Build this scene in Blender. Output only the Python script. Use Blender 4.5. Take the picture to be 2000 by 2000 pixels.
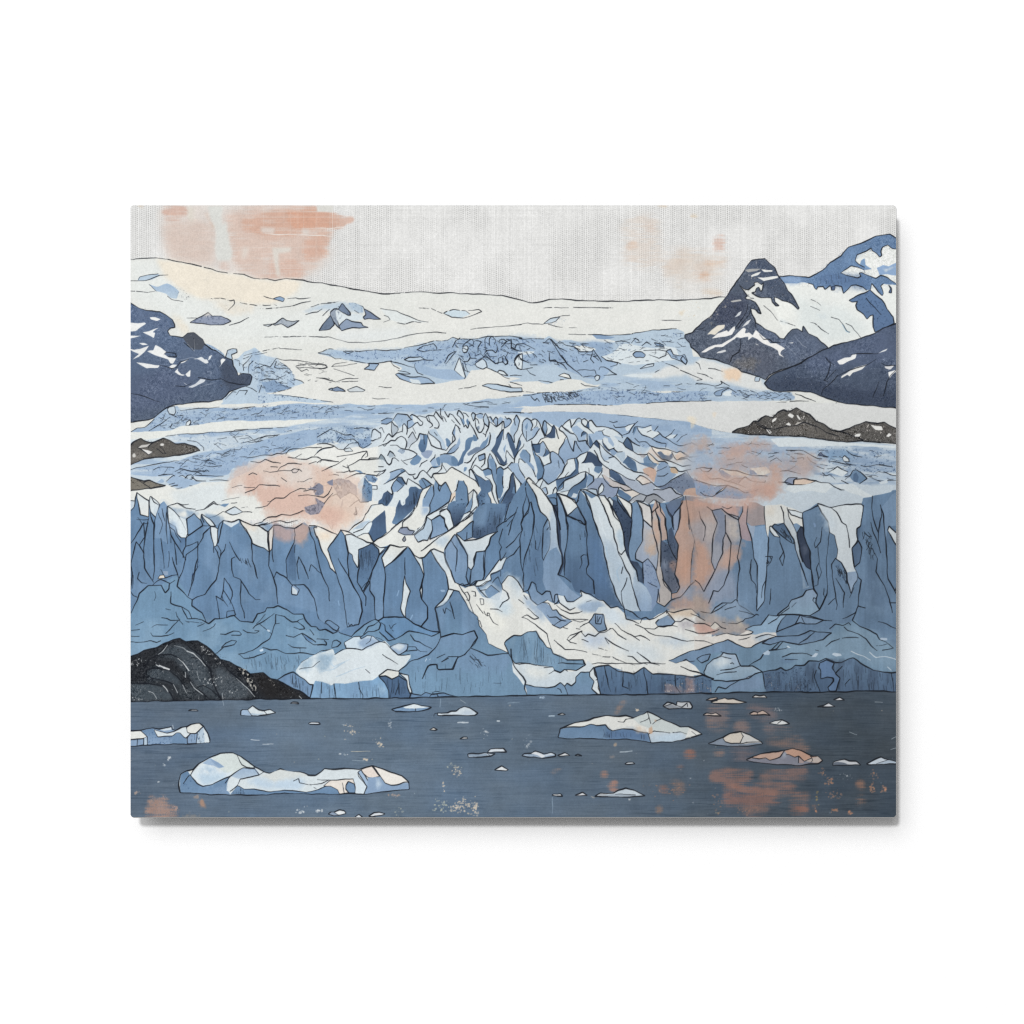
import bpy, bmesh, math, random
import numpy as np
from mathutils import Vector

# ------------------------------------------------------------------ scene, camera, light
for o in list(bpy.data.objects):
    bpy.data.objects.remove(o, do_unlink=True)
scene = bpy.context.scene
coll = scene.collection
rnd = random.Random(11)
rng = np.random.default_rng(5)

GAP = 0.70                      # the print hangs this far off the wall (1 unit = 3.4 cm)
CAM_DIST = 60.0                 # camera to print face

cam_data = bpy.data.cameras.new('camera')
cam_data.sensor_width = 36.0
cam_data.lens = 36.0 * CAM_DIST / 20.0
cam_data.clip_end = 500.0
cam = bpy.data.objects.new('camera', cam_data)
cam.location = (0.0, -CAM_DIST - GAP, 0.0)
cam.rotation_euler = (math.radians(90), 0, 0)
coll.objects.link(cam)
scene.camera = cam

world = bpy.data.worlds.new('World')
scene.world = world
world.use_nodes = True
bg = world.node_tree.nodes['Background']
AMBIENT = 0.30
bg.inputs['Color'].default_value = (1.0, 1.0, 1.0, 1)
bg.inputs['Strength'].default_value = AMBIENT

def area_lamp(name, loc, target, size, power):
    ld = bpy.data.lights.new(name, 'AREA')
    ld.shape = 'DISK'
    ld.size = size
    ld.energy = power
    lo = bpy.data.objects.new(name, ld)
    lo.location = loc
    d = Vector(target) - Vector(loc)
    lo.rotation_euler = d.to_track_quat('-Z', 'Y').to_euler()
    coll.objects.link(lo)
    return lo
# lamp high on the left, behind the camera
area_lamp('spot_lamp', (-34.0, -200.0, 62.0), (0, 0, 0), 22.0, 221000.0)
# a very large softbox round it gives the soft tail of the shadow to the lower right
area_lamp('softbox', (-66.0, -200.0, 100.0), (0, 0, 0), 190.0, 269000.0)

scene.view_settings.view_transform = 'Standard'
scene.view_settings.look = 'None'
scene.view_settings.exposure = 0.0
scene.view_settings.gamma = 1.0
scene.view_settings.use_curve_mapping = False
scene.cycles.use_denoising = False
scene.cycles.filter_width = 1.15
E_FACE = 1.125                    # light reaching the print face (white of 1.0 would show as this)

# ------------------------------------------------------------------ materials
def nodes_of(name):
    m = bpy.data.materials.new(name)
    m.use_nodes = True
    nt = m.node_tree
    return m, nt, nt.nodes['Principled BSDF']

def wall_material():
    m, nt, b = nodes_of('white_painted_wall')
    tc = nt.nodes.new('ShaderNodeTexCoord')
    n = nt.nodes.new('ShaderNodeTexNoise'); n.inputs['Scale'].default_value = 1.2
    n.inputs['Detail'].default_value = 4
    r = nt.nodes.new('ShaderNodeValToRGB')
    r.color_ramp.elements[0].color = (0.93, 0.93, 0.93, 1)
    r.color_ramp.elements[1].color = (0.945, 0.945, 0.945, 1)
    nt.links.new(tc.outputs['Object'], n.inputs['Vector'])
    nt.links.new(n.outputs['Fac'], r.inputs['Fac'])
    nt.links.new(r.outputs['Color'], b.inputs['Base Color'])
    b.inputs['Roughness'].default_value = 0.9
    b.inputs['Specular IOR Level'].default_value = 0.0
    return m

def plain_material(name, col, rough=0.5, metal=0.0, spec=0.2, nscale=6.0, var=0.06):
    m, nt, b = nodes_of(name)
    tc = nt.nodes.new('ShaderNodeTexCoord')
    n = nt.nodes.new('ShaderNodeTexNoise'); n.inputs['Scale'].default_value = nscale
    n.inputs['Detail'].default_value = 5
    r = nt.nodes.new('ShaderNodeValToRGB')
    r.color_ramp.elements[0].color = tuple(c * (1 - var) for c in col) + (1,)
    r.color_ramp.elements[1].color = tuple(min(1, c * (1 + var)) for c in col) + (1,)
    nt.links.new(tc.outputs['Object'], n.inputs['Vector'])
    nt.links.new(n.outputs['Fac'], r.inputs['Fac'])
    nt.links.new(r.outputs['Color'], b.inputs['Base Color'])
    b.inputs['Roughness'].default_value = rough
    b.inputs['Metallic'].default_value = metal
    b.inputs['Specular IOR Level'].default_value = spec
    return m

def ink_material():
    # pigments of the print come from the mesh's colour attribute; a fine noise gives the paint its tooth
    m, nt, b = nodes_of('printed_ink')
    at = nt.nodes.new('ShaderNodeAttribute'); at.attribute_name = 'pigment'
    tc = nt.nodes.new('ShaderNodeTexCoord')
    n = nt.nodes.new('ShaderNodeTexNoise'); n.inputs['Scale'].default_value = 26.0
    n.inputs['Detail'].default_value = 6; n.inputs['Roughness'].default_value = 0.65
    mr = nt.nodes.new('ShaderNodeMapRange')
    mr.inputs['From Min'].default_value = 0.25; mr.inputs['From Max'].default_value = 0.75
    mr.inputs['To Min'].default_value = 0.98; mr.inputs['To Max'].default_value = 1.02
    mx = nt.nodes.new('ShaderNodeVectorMath'); mx.operation = 'SCALE'
    nt.links.new(tc.outputs['Object'], n.inputs['Vector'])
    nt.links.new(n.outputs['Fac'], mr.inputs['Value'])
    nt.links.new(at.outputs['Color'], mx.inputs[0])
    nt.links.new(mr.outputs['Result'], mx.inputs['Scale'])
    nt.links.new(mx.outputs['Vector'], b.inputs['Base Color'])
    b.inputs['Roughness'].default_value = 0.45
    b.inputs['Specular IOR Level'].default_value = 0.0
    return m

# ------------------------------------------------------------------ the wall
def make_wall():
    bm = bmesh.new()
    s = 40.0
    vs = [bm.verts.new(p) for p in ((-s, 0, -s), (s, 0, -s), (s, 0, s), (-s, 0, s))]
    bm.faces.new(vs)
    me = bpy.data.meshes.new('wall'); bm.to_mesh(me); bm.free()
    o = bpy.data.objects.new('wall', me); coll.objects.link(o)
    me.materials.append(wall_material())
    o['kind'] = 'structure'
    o['label'] = 'plain white wall behind the metal print'
    o['category'] = 'wall'
    return o
make_wall()

# ------------------------------------------------------------------ a small painting kit
# The picture is drawn from outlines, washes and pen strokes on a canvas of 1 cell = 1/100 unit.
OX, OY = 250, 396               # canvas origin; drawing coordinates run x right, y down
CW, CH = 1506, 1206
PX0, PY0, PX1, PY1 = 255, 401, 1750, 1596     # edges of the print face
CR = 6.5                        # corner radius

def vnoise(h, w, cy, cx, octaves=3, gain=0.5):
    out = np.zeros((h, w), np.float32); amp = 1.0; tot = 0.0
    for _ in range(octaves):
        gh, gw = int(h / cy) + 3, int(w / cx) + 3
        g = rng.random((gh, gw)).astype(np.float32)
        yy = np.arange(h) / cy; xx = np.arange(w) / cx
        y0 = yy.astype(int); x0 = xx.astype(int)
        fy = (yy - y0).astype(np.float32); fx = (xx - x0).astype(np.float32)
        fy = fy * fy * (3 - 2 * fy); fx = fx * fx * (3 - 2 * fx)
        a = g[y0][:, x0]; b = g[y0][:, x0 + 1]; c = g[y0 + 1][:, x0]; d = g[y0 + 1][:, x0 + 1]
        top = a + (b - a) * fx[None, :]; bot = c + (d - c) * fx[None, :]
        out += amp * (top + (bot - top) * fy[:, None]); tot += amp
        amp *= gain; cy = max(1.0, cy / 2); cx = max(1.0, cx / 2)
    return out / tot

def blur(a, r):
    r = int(r)
    if r < 1: return a
    for _ in range(2):
        for ax in (0, 1):
            p = np.concatenate([np.repeat(a.take([0], ax), r + 1, ax), a, np.repeat(a.take([-1], ax), r, ax)], ax)
            c = np.cumsum(p, ax, dtype=np.float64)
            n = a.shape[ax]
            a = ((c.take(range(2 * r + 1, 2 * r + 1 + n), ax) - c.take(range(0, n), ax)) / (2 * r + 1)).astype(np.float32)
    return a

img = np.zeros((CH, CW, 3), np.float32)          # display-referred colour 0..255
lab = np.zeros((CH, CW), np.int16)               # which printed motif a cell belongs to
WOBX = (vnoise(CH, CW, 18, 18, 2) - 0.5) * 3.4   # the hand's wobble, shared by washes and pen lines
WOBY = (vnoise(CH, CW, 18, 18, 2) - 0.5) * 3.4
DRY = vnoise(CH, CW, 5, 5, 2)                    # dry-ink breaks
DRY2 = vnoise(CH, CW, 40, 40, 2)
MOT = vnoise(CH, CW, 30, 22, 4, 0.6) - 0.5       # watercolour mottling
GRAIN = rng.random((CH, CW)).astype(np.float32) - 0.5
SPOT = vnoise(CH, CW, 3.0, 3.0, 2)

INK = np.array((30, 33, 40), np.float32)
PAL = {}
TILE_X = [250, 620, 990, 1360]; TILE_Y = [395, 695, 990, 1285]; ZOOM = 4.83

def parse_pts(tokens):
    pts = []; tx, ty, z = TILE_X[0], TILE_Y[0], ZOOM; pend = None
    for t in tokens:
        if t[0] == '@':
            if t[1] in 'abcd':                            # finer tiles over the serac field
                tx, ty, z = 740 + 150 * 'abcd'.index(t[1]), 795 + 110 * int(t[2]), 6.825
            else: tx, ty, z = TILE_X[int(t[1])], TILE_Y[int(t[2])], ZOOM
            continue
        v = float(t)
        if pend is None: pend = v
        else:
            pts.append((tx + pend / z - OX, ty + v / z - OY)); pend = None
    return pts

def soften(pts, closed, k=0.24, cap=1.6):
    """round the corners a little, as a brush or nib would"""
    n = len(pts)
    if n < 3: return pts
    out = []
    if not closed: out.append(pts[0])
    for i in (range(n) if closed else range(1, n - 1)):
        p, a, b = pts[i], pts[i - 1], pts[(i + 1) % n]
        la = math.hypot(a[0] - p[0], a[1] - p[1]) + 1e-6; lb = math.hypot(b[0] - p[0], b[1] - p[1]) + 1e-6
        ka, kb = min(k, cap / la), min(k, cap / lb)
        q = (p[0] + (a[0] - p[0]) * ka, p[1] + (a[1] - p[1]) * ka)
        r = (p[0] + (b[0] - p[0]) * kb, p[1] + (b[1] - p[1]) * kb)
        out += [q, ((q[0] + r[0] + 2 * p[0]) / 4, (q[1] + r[1] + 2 * p[1]) / 4), r]
    if not closed: out.append(pts[-1])
    return out

def handdrawn(pts, closed, step=4.0, wob=1.0):
    pts = soften(pts, closed)
    seq = list(pts) + ([pts[0]] if closed else [])
    res = []
    for (x0, y0), (x1, y1) in zip(seq[:-1], seq[1:]):
        d = math.hypot(x1 - x0, y1 - y0); n = max(1, int(d / step))
        for i in range(n):
            res.append((x0 + (x1 - x0) * i / n, y0 + (y1 - y0) * i / n))
    if not closed: res.append(seq[-1])
    a = np.array(res, np.float64)
    ix = np.clip(a[:, 0], 0, CW - 1).astype(int); iy = np.clip(a[:, 1], 0, CH - 1).astype(int)
    a[:, 0] += WOBX[iy, ix] * wob; a[:, 1] += WOBY[iy, ix] * wob
    return a

def coverage(a):
    """anti-aliased even-odd cover of a closed outline -> (y0, y1, x0, x1, cover)"""
    x0 = max(0, int(a[:, 0].min()) - 1); x1 = min(CW, int(a[:, 0].max()) + 3)
    y0 = max(0, int(a[:, 1].min()) - 1); y1 = min(CH, int(a[:, 1].max()) + 3)
    if x1 <= x0 or y1 <= y0: return None
    S = 3; H = y1 - y0; Wd = x1 - x0
    cov = np.zeros((H, Wd), np.float32)
    b = np.roll(a, -1, 0)
    ya, yb, xa, xb = a[:, 1], b[:, 1], a[:, 0], b[:, 0]
    keep = ya != yb
    ya, yb, xa, xb = ya[keep], yb[keep], xa[keep], xb[keep]
    lo = np.minimum(ya, yb); hi = np.maximum(ya, yb)
    slope = (xb - xa) / (yb - ya)
    order = np.argsort(lo); lo, hi, ya, xa, slope = lo[order], hi[order], ya[order], xa[order], slope[order]
    g = np.arange(x0, x1)
    for r in range(H):
        row = cov[r]
        k = np.searchsorted(lo, y0 + r + 1)
        h_, l_, ya_, xa_, s_ = hi[:k], lo[:k], ya[:k], xa[:k], slope[:k]
        for s in range(S):
            y = y0 + r + (s + 0.5) / S
            m = (l_ <= y) & (h_ > y)
            if not m.any(): continue
            xs = np.sort(xa_[m] + (y - ya_[m]) * s_[m])
            for i in range(0, len(xs) - 1, 2):
                p, q = xs[i], xs[i + 1]
                i0 = max(0, int(p) - x0 - 1); i1 = min(Wd, int(q) - x0 + 2)
                if i1 <= i0: continue
                gg = g[i0:i1]
                row[i0:i1] += np.clip(q - gg, 0, 1) - np.clip(p - gg, 0, 1)
    return y0, y1, x0, x1, np.clip(cov / S, 0, 1)

MUTE = [1.0, 0.0]
def colour(tok):
    """'key', '#rrggbb', 'top/bottom' or 'left|right'"""
    def one(t):
        if t[0] == '#':
            v = np.array([int(t[i:i + 2], 16) for i in (1, 3, 5)], np.float32)
            return (v - v.mean()) * MUTE[0] + v.mean() + MUTE[1]
        return np.array(PAL[t], np.float32)
    for sep in '/|':
        if sep in tok:
            p, q = tok.split(sep); return one(p), one(q), sep
    return one(tok), None, None

def paint(tok, region, alpha=1.0, label=None, jitter=2.0):
    y0, y1, x0, x1, cov = region
    c, c2, mode = colour(tok)
    c = c + rng.normal(0, jitter)
    H, Wd = cov.shape
    if c2 is None: tint = c[None, None, :]
    else:
        t = (np.linspace(0, 1, H)[:, None] if mode == '/' else np.linspace(0, 1, Wd)[None, :])
        t = np.clip(t + MOT[y0:y1, x0:x1] * 0.5, 0, 1)[..., None]
        tint = c + (c2 - c) * t
    k = (cov * alpha)[..., None]
    img[y0:y1, x0:x1] = img[y0:y1, x0:x1] * (1 - k) + tint * k
    if label is not None:
        lab[y0:y1, x0:x1][cov > 0.5] = label

def stroke(a, w, dry=0.0, alpha=0.9, ink=None):
    ink = INK if ink is None else ink
    pad = w + 2
    x0 = max(0, int(a[:, 0].min() - pad)); x1 = min(CW, int(a[:, 0].max() + pad) + 1)
    y0 = max(0, int(a[:, 1].min() - pad)); y1 = min(CH, int(a[:, 1].max() + pad) + 1)
    if x1 <= x0 or y1 <= y0: return
    cov = np.zeros((y1 - y0, x1 - x0), np.float32)
    n = len(a)
    ph = rnd.random() * 6.28
    for i in range(n - 1):
        ax, ay = a[i]; bx, by = a[i + 1]
        ww = w * (0.82 + 0.26 * math.sin(ph + i * 0.35))
        if i < 2 or i > n - 4: ww *= 0.75
        sx0 = max(x0, int(min(ax, bx) - ww - 1)); sx1 = min(x1, int(max(ax, bx) + ww + 2))
        sy0 = max(y0, int(min(ay, by) - ww - 1)); sy1 = min(y1, int(max(ay, by) + ww + 2))
        if sx1 <= sx0 or sy1 <= sy0: continue
        gx = np.arange(sx0, sx1)[None, :] + 0.5 - ax; gy = np.arange(sy0, sy1)[:, None] + 0.5 - ay
        dx, dy = bx - ax, by - ay; L = dx * dx + dy * dy + 1e-9
        t = np.clip((gx * dx + gy * dy) / L, 0, 1)
        d = np.hypot(gx - t * dx, gy - t * dy)
        c = np.clip(ww * 0.5 + 0.5 - d, 0, 1)
        v = cov[sy0 - y0:sy1 - y0, sx0 - x0:sx1 - x0]
        np.maximum(v, c, out=v)
    if dry > 0:
        m = DRY[y0:y1, x0:x1] * 0.55 + DRY2[y0:y1, x0:x1] * 0.45
        cov = cov * np.clip((m - dry * 0.62) * 9 + 0.5, 0, 1)
    k = (cov * alpha)[..., None]
    img[y0:y1, x0:x1] = img[y0:y1, x0:x1] * (1 - k) + ink * k

def full(cov_region):
    m = np.zeros((CH, CW), np.float32)
    y0, y1, x0, x1, c = cov_region
    m[y0:y1, x0:x1] = c
    return m

MOTIFS = [None]                 # index -> (name, label)
def motif(name, label=None):
    MOTIFS.append((name, label)); return len(MOTIFS) - 1
cur = 0
LINE_W = 1.06

def hatch(region, n, length, ang, w, bend=0.5, alpha=0.75, dry=0.3):
    straight = 80 <= ang <= 100
    if straight: bend, alpha, w, dry = 0.0, 0.5, w * 0.8, 0.45
    y0, y1, x0, x1, cov = region
    ys, xs = np.nonzero(cov > 0.6)
    if len(xs) == 0: return
    for _ in range(n):
        i = rnd.randrange(len(xs))
        x, y = xs[i] + x0, ys[i] + y0
        L = length * rnd.uniform(0.4, 1.5); th = math.radians(ang + rnd.gauss(0, 2.5 if straight else 14))
        m = max(4, int(L / 4)); pts = [(x, y)]
        kink = rnd.choice((-1, 1)) * bend
        for j in range(m):
            th += rnd.gauss(0, 0.06 if straight else 0.22) + kink * 0.12 * math.cos(j * 3.14 / m)
            x += L / m * math.cos(th); y += L / m * math.sin(th); pts.append((x, y))
        p = np.array(pts)
        ix = np.clip(p[:, 0], 0, CW - 1).astype(int); iy = np.clip(p[:, 1], 0, CH - 1).astype(int)
        inside = [(y0 <= b < y1 and x0 <= a_ < x1 and cov[b - y0, a_ - x0] > 0.5) for a_, b in zip(ix, iy)]
        q = [tuple(pp) for pp, ok in zip(p, inside) if ok]
        if len(q) >= 3: stroke(np.array(q), w * rnd.uniform(0.7, 1.3), dry, alpha)

def keep(y0, y1, x0, x1):
    """washes on a mountain, rock or iceberg stay inside its outline"""
    if cur and MOTIFS[cur][0] in ('printed_mountain', 'printed_rock', 'printed_iceberg'):
        return (lab[y0:y1, x0:x1] == cur).astype(np.float32)
    return 1.0

def draw(src):
    global cur
    for line in src.strip().split('\n'):
        line = line.split('//')[0].strip()
        if not line: continue
        tk = line.split(); op = tk[0]
        if op == 'part':
            cur = motif(tk[1], ' '.join(tk[2:]) or None)
        elif op == 'mute':                                # mute factor shift : greyer, darker typed colours
            MUTE[0], MUTE[1] = float(tk[1]), float(tk[2])
        elif op == 'use':
            cur = next(i for i in range(len(MOTIFS) - 1, 0, -1) if MOTIFS[i][0] == tk[1])
        elif op == 'f':                                   # f colour pts : flat wash
            r = coverage(handdrawn(parse_pts(tk[2:]), True))
            if r: paint(tk[1], r, 1.0, cur)
        elif op == 'o':                                   # o colour width pts : wash and pen outline
            a = handdrawn(parse_pts(tk[3:]), True)
            r = coverage(a)
            if r: paint(tk[1], r, 1.0, cur)
            stroke(np.vstack([a, a[:1]]), float(tk[2]) * LINE_W)
        elif op == 'l':                                   # l width pts : pen line
            stroke(handdrawn(parse_pts(tk[2:]), False), float(tk[1]) * LINE_W)
        elif op == 'd':                                   # d width pts : dry, broken pen line
            stroke(handdrawn(parse_pts(tk[2:]), False), float(tk[1]) * LINE_W, 0.62, 0.85)
        elif op == 'c':                                   # c colour width pts : coloured brush line
            stroke(handdrawn(parse_pts(tk[3:]), False), float(tk[2]), 0.25, 0.85, colour(tk[1])[0])
        elif op == 'w':                                   # w colour alpha blur ragged pts : soft wash
            r = coverage(handdrawn(parse_pts(tk[5:]), True))
            if not r: continue
            y0, y1, x0, x1, c = r
            bl = int(float(tk[3])); p = bl * 2 + 2
            Y0, Y1, X0, X1 = max(0, y0 - p), min(CH, y1 + p), max(0, x0 - p), min(CW, x1 + p)
            m = np.zeros((Y1 - Y0, X1 - X0), np.float32); m[y0 - Y0:y1 - Y0, x0 - X0:x1 - X0] = c
            m = blur(m, bl)
            rg = float(tk[4])
            if rg > 0:
                tex = MOT[Y0:Y1, X0:X1] * 1.3 + (DRY[Y0:Y1, X0:X1] - 0.5) * 0.7
                m = np.clip(m * (1 + rg * 0.4) + tex * rg * 1.4 - rg * 0.18 * (m < 0.999), 0, 1) * (m > 0.02)
            paint(tk[1], (Y0, Y1, X0, X1, m * keep(Y0, Y1, X0, X1)), float(tk[2]), None, 1.0)
        elif op == 'b':                                   # b colour alpha blur streak pts : dry horizontal brushwork
            r = coverage(handdrawn(parse_pts(tk[5:]), True))
            if not r: continue
            y0, y1, x0, x1, c = r
            bl = int(float(tk[3])); p = bl * 2 + 8
            Y0, Y1, X0, X1 = max(0, y0 - p), min(CH, y1 + p), max(0, x0 - p), min(CW, x1 + p)
            m = np.zeros((Y1 - Y0, X1 - X0), np.float32); m[y0 - Y0:y1 - Y0, x0 - X0:x1 - X0] = c
            m = blur(m, bl + 2)
            tex = (vnoise(Y1 - Y0, X1 - X0, 2.2, 34, 2) * 0.45 + vnoise(Y1 - Y0, X1 - X0, 9, 26, 3) * 0.55) - 0.5
            th = np.sin(np.arange(X0, X1) * 1.35)[None, :] * 0.10 + (GRAIN[Y0:Y1, X0:X1]) * 0.16
            st = float(tk[4])
            m = np.clip(m * 1.15 - 0.10 + (tex * 3.0 + th) * st * np.clip(m * 2, 0, 1), 0, 1) * np.clip(m * 3, 0, 1)
            paint(tk[1], (Y0, Y1, X0, X1, m * keep(Y0, Y1, X0, X1)), float(tk[2]), None, 1.0)
        elif op == 'g':                                   # g amount pts : dry-pigment grain
            r = coverage(handdrawn(parse_pts(tk[2:]), True))
            if not r: continue
            y0, y1, x0, x1, c = r
            a = float(tk[1])
            gr = (GRAIN[y0:y1, x0:x1] * 0.8 + (SPOT[y0:y1, x0:x1] - 0.5) * 1.1) * np.clip(DRY2[y0:y1, x0:x1] * 2.2 - 0.25, 0.25, 1.4)
            img[y0:y1, x0:x1] += (gr * a * c * keep(y0, y1, x0, x1))[..., None]
        elif op == 'k':                                   # k colour density pts : stipple
            r = coverage(handdrawn(parse_pts(tk[3:]), True))
            if not r: continue
            y0, y1, x0, x1, c = r
            th = float(tk[2])
            s = np.clip((SPOT[y0:y1, x0:x1] + GRAIN[y0:y1, x0:x1] * 0.35 - (1 - th)) * 6, 0, 1)
            s *= np.clip(0.35 + DRY2[y0:y1, x0:x1] * 1.2, 0, 1)
            paint(tk[1], (y0, y1, x0, x1, c * s), 0.75, None, 0)
        elif op == 'n':                                   # n colour cell_x cell_y amount pts : streaky second colour
            r = coverage(handdrawn(parse_pts(tk[5:]), True))
            if not r: continue
            y0, y1, x0, x1, c = r
            nz = vnoise(y1 - y0, x1 - x0, float(tk[3]), float(tk[2]), 4, 0.6)
            s = np.clip((nz - 0.5) * 5 + 0.35, 0, 1) * float(tk[4])
            paint(tk[1], (y0, y1, x0, x1, blur(c, 2) * s), 1.0, None, 0)
        elif op == 'h':                                   # h count length angle width pts : pen scribbles
            r = coverage(handdrawn(parse_pts(tk[5:]), True))
            if r: hatch(r, int(tk[1]), float(tk[2]), float(tk[3]), float(tk[4]))

PAL.update(s0=(225, 227, 222), s1=(215, 225, 229), s2=(206, 218, 226), c0=(234, 226, 212), gr=(203, 201, 198),
           i0=(199, 213, 223), i1=(182, 201, 217), i2=(158, 182, 208), i3=(138, 164, 194), i4=(118, 148, 180),
           i5=(102, 133, 166), i6=(81, 107, 139), i7=(69, 87, 114), i8=(55, 67, 89), b0=(115, 149, 178), b1=(134, 166, 192),
           m0=(85, 97, 117), m1=(96, 116, 147), m2=(62, 72, 90), r0=(99, 97, 94), r1=(46, 49, 54), r2=(66, 74, 83),
           p0=(226, 178, 156), p1=(216, 148, 120), p2=(233, 206, 188), tp=(163, 152, 150), sl=(128, 140, 160))

# ------------------------------------------------------------------ sky on bare linen
def paint_sky():
    yy, xx = np.mgrid[0:CH, 0:CW].astype(np.float32)
    base = np.array((227, 227, 225), np.float32)
    big = vnoise(CH, CW, 120, 60, 3) - 0.5
    img[:] = base + big[..., None] * 9
    # woven threads: warp columns and weft rows of uneven strength
    warp = (rng.random(CW).astype(np.float32) - 0.5)
    warp = np.convolve(warp, [0.1, 0.8, 0.1], 'same')
    weft = (rng.random(CH).astype(np.float32) - 0.5)
    patch_v = np.clip(vnoise(CH, CW, 60, 26, 3) * 2.2 - 0.5, 0, 1)
    patch_h = np.clip(vnoise(CH, CW, 30, 90, 3) * 2.4 - 0.8, 0, 1)
    dots = ((np.sin(xx * 2 * math.pi / 4.3) * 0.5 + 0.5) ** 3) * ((np.sin(yy * 2 * math.pi / 3.9 + np.floor(xx / 4.3) * 2.1) * 0.5 + 0.5) ** 2)
    dotp = np.clip(vnoise(CH, CW, 70, 60, 3) * 3.2 - 1.15, 0, 1)
    img[:] += (warp[None, :] * 17 * (0.35 + patch_v * 0.7) + weft[:, None] * 16 * patch_h)[..., None]
    img[:] -= (dots * dotp * 84)[..., None]
    img[:] += (GRAIN * 9)[..., None]
    img[:] = np.clip(img, 120, 246)
paint_sky()
draw('''
part printed_sky grey linen sky with worn salmon paint patches
mute .8 0
w #dacdc3 .8 10 .3 @00 290 40 560 20 760 20 960 25 1300 20 1780 20 @10 0 60 @00 1932 500 1800 640 1640 740 1500 720 1250 728 1100 682 950 670 690 614 520 568 380 540 330 400 310 200
b #d9b8a6 .55 10 .5 @00 330 200 700 180 820 300 800 560 700 600 420 540 360 400
b #d9af9a .6 8 .7 @00 930 100 1100 60 1400 40 1780 60 1900 250 1880 400 1830 520 1720 640 1640 720 1500 720 1250 728 1060 640 1000 540 960 300
b #dba489 .7 5 1. @00 1060 170 1300 110 1560 60 1930 100 @10 100 100 220 160 240 240 @00 1640 270 1540 340 1250 330 1090 260
b #dc9a7a .7 3 .9 @00 1500 70 1780 40 1790 100 1930 100 1930 240 1600 250 1500 160
b #dca084 .55 5 1.1 @00 1700 330 1900 330 1880 400 1840 450 1900 470 1890 515 1780 530 1700 560 1640 430
b #dba68e .5 6 1. @00 1390 540 1540 540 1640 600 1660 690 1560 720 1380 735 1300 720 1330 620
b #d99d84 .6 3 1. @00 330 40 555 45 555 130 330 130
b #d8a590 .6 2 .9 @00 330 140 520 150 500 185 350 180
b #dcae92 .6 3 .6 @00 740 60 780 170 860 230 840 270 770 190 720 80
b #dbab96 .5 4 .7 @00 860 560 940 560 960 640 870 640
b #dca68c .7 2 .9 @10 0 90 150 95 260 150 345 145 345 185 260 190 250 240 130 250 0 240
b #dcae96 .6 3 1. @10 0 260 200 260 140 330 90 370 30 380 0 390
b #dcae96 .6 2 .9 @10 0 455 110 455 120 510 0 520
b #deb9a2 .6 4 .7 @20 1300 200 1410 180 1410 270 1310 280
b #ddb294 .6 3 .9 @20 1120 400 1220 360 1250 420 1130 450
b #ddb698 .5 3 .9 @20 1130 510 1240 510 1220 560 1140 550
b #e0c2a8 .5 4 .9 @20 1340 350 1400 350 1390 400 1340 400
b #deBfa6 .55 6 .7 @20 1500 620 1620 490 1800 500 1720 580 1660 650 1480 690
b #e0b69c .55 5 1. @20 1740 560 1932 540 1932 760 1830 740 1760 700
b #e0c3a6 .5 5 1. @20 1590 740 1650 740 1640 830 1600 830
b #dfc9b6 .45 14 1. @20 1120 150 1420 150 1440 600 1110 600
b #dfc6b0 .5 14 1.1 @20 1480 470 1932 480 @30 280 420 260 620 @20 1932 720 1500 700
w #d9d4cc .45 14 .4 @30 -250 500 250 480 280 700 200 860 -200 880 -280 700
b #de9f83 .5 3 1.2 @30 165 325 270 315 270 465 165 460
b #e0b798 .55 4 1. @30 40 560 260 550 250 600 130 610
b #e0b190 .65 4 1. @30 30 680 130 665 110 730 40 740
b #e0c3a5 .5 5 1. @30 50 830 260 840 240 890 40 890
b #d9b78c .7 1 .9 @00 75 30 155 35 150 60 120 60
b #d9b78c .6 1 .9 @20 1395 30 1520 32 1510 50 1430 45
b #d9b98c .5 1 1. @20 1730 115 1810 120 1800 150 1740 145
mute 1 0
c #ece4dc 1.2 @10 140 40 140 320
c #e9e6e0 1.6 @10 0 250 250 240
c #e9e6e0 1.6 @00 1300 300 1932 320
w #d6d5cf 1. 1 .1 @00 1785 32 1932 32 @10 145 32 145 90 @00 1785 88
w #d7d9d4 .9 2 .1 @00 750 36 900 36 880 130 890 220 930 180 940 260 960 400 990 480 970 550 840 550 825 440 830 300 810 230 790 180
w #dcd6c8 .7 4 .2 @00 560 40 610 40 620 160 600 200 565 110
w #dad8d0 .8 2 .1 @00 1355 430 1540 425 1535 465 1420 480 1420 560 1440 700 1400 700 1375 540
w #dad6ce .7 4 .2 @00 1090 420 1140 430 1120 530 1080 540
w #dad5cf .7 2 .2 @00 1640 250 1720 255 1700 310 1640 300
w #dad5cf .7 2 .2 @00 1240 240 1390 235 1380 300 1260 290
''')
def sky_threads():
    # horizontal and vertical dry-brush threads show through the salmon paint
    rows = (rng.random(CH) < 0.3).astype(np.float32) * rng.random(CH).astype(np.float32)
    cols = (rng.random(CW) < 0.12).astype(np.float32) * rng.random(CW).astype(np.float32)
    reg = img[:420]
    sal = np.clip((reg[..., 0] - reg[..., 2] - 14) / 40, 0, 1)
    hn = np.clip(vnoise(420, CW, 2, 60, 2) * 3.4 - 1.1, 0, 1)
    m = (np.maximum(rows[:420, None] * hn, cols[None, :] * 0.5) * sal)[..., None]
    reg[:] = reg * (1 - m * 0.55) + np.array((222, 219, 214), np.float32) * m * 0.55
sky_threads()

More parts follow.
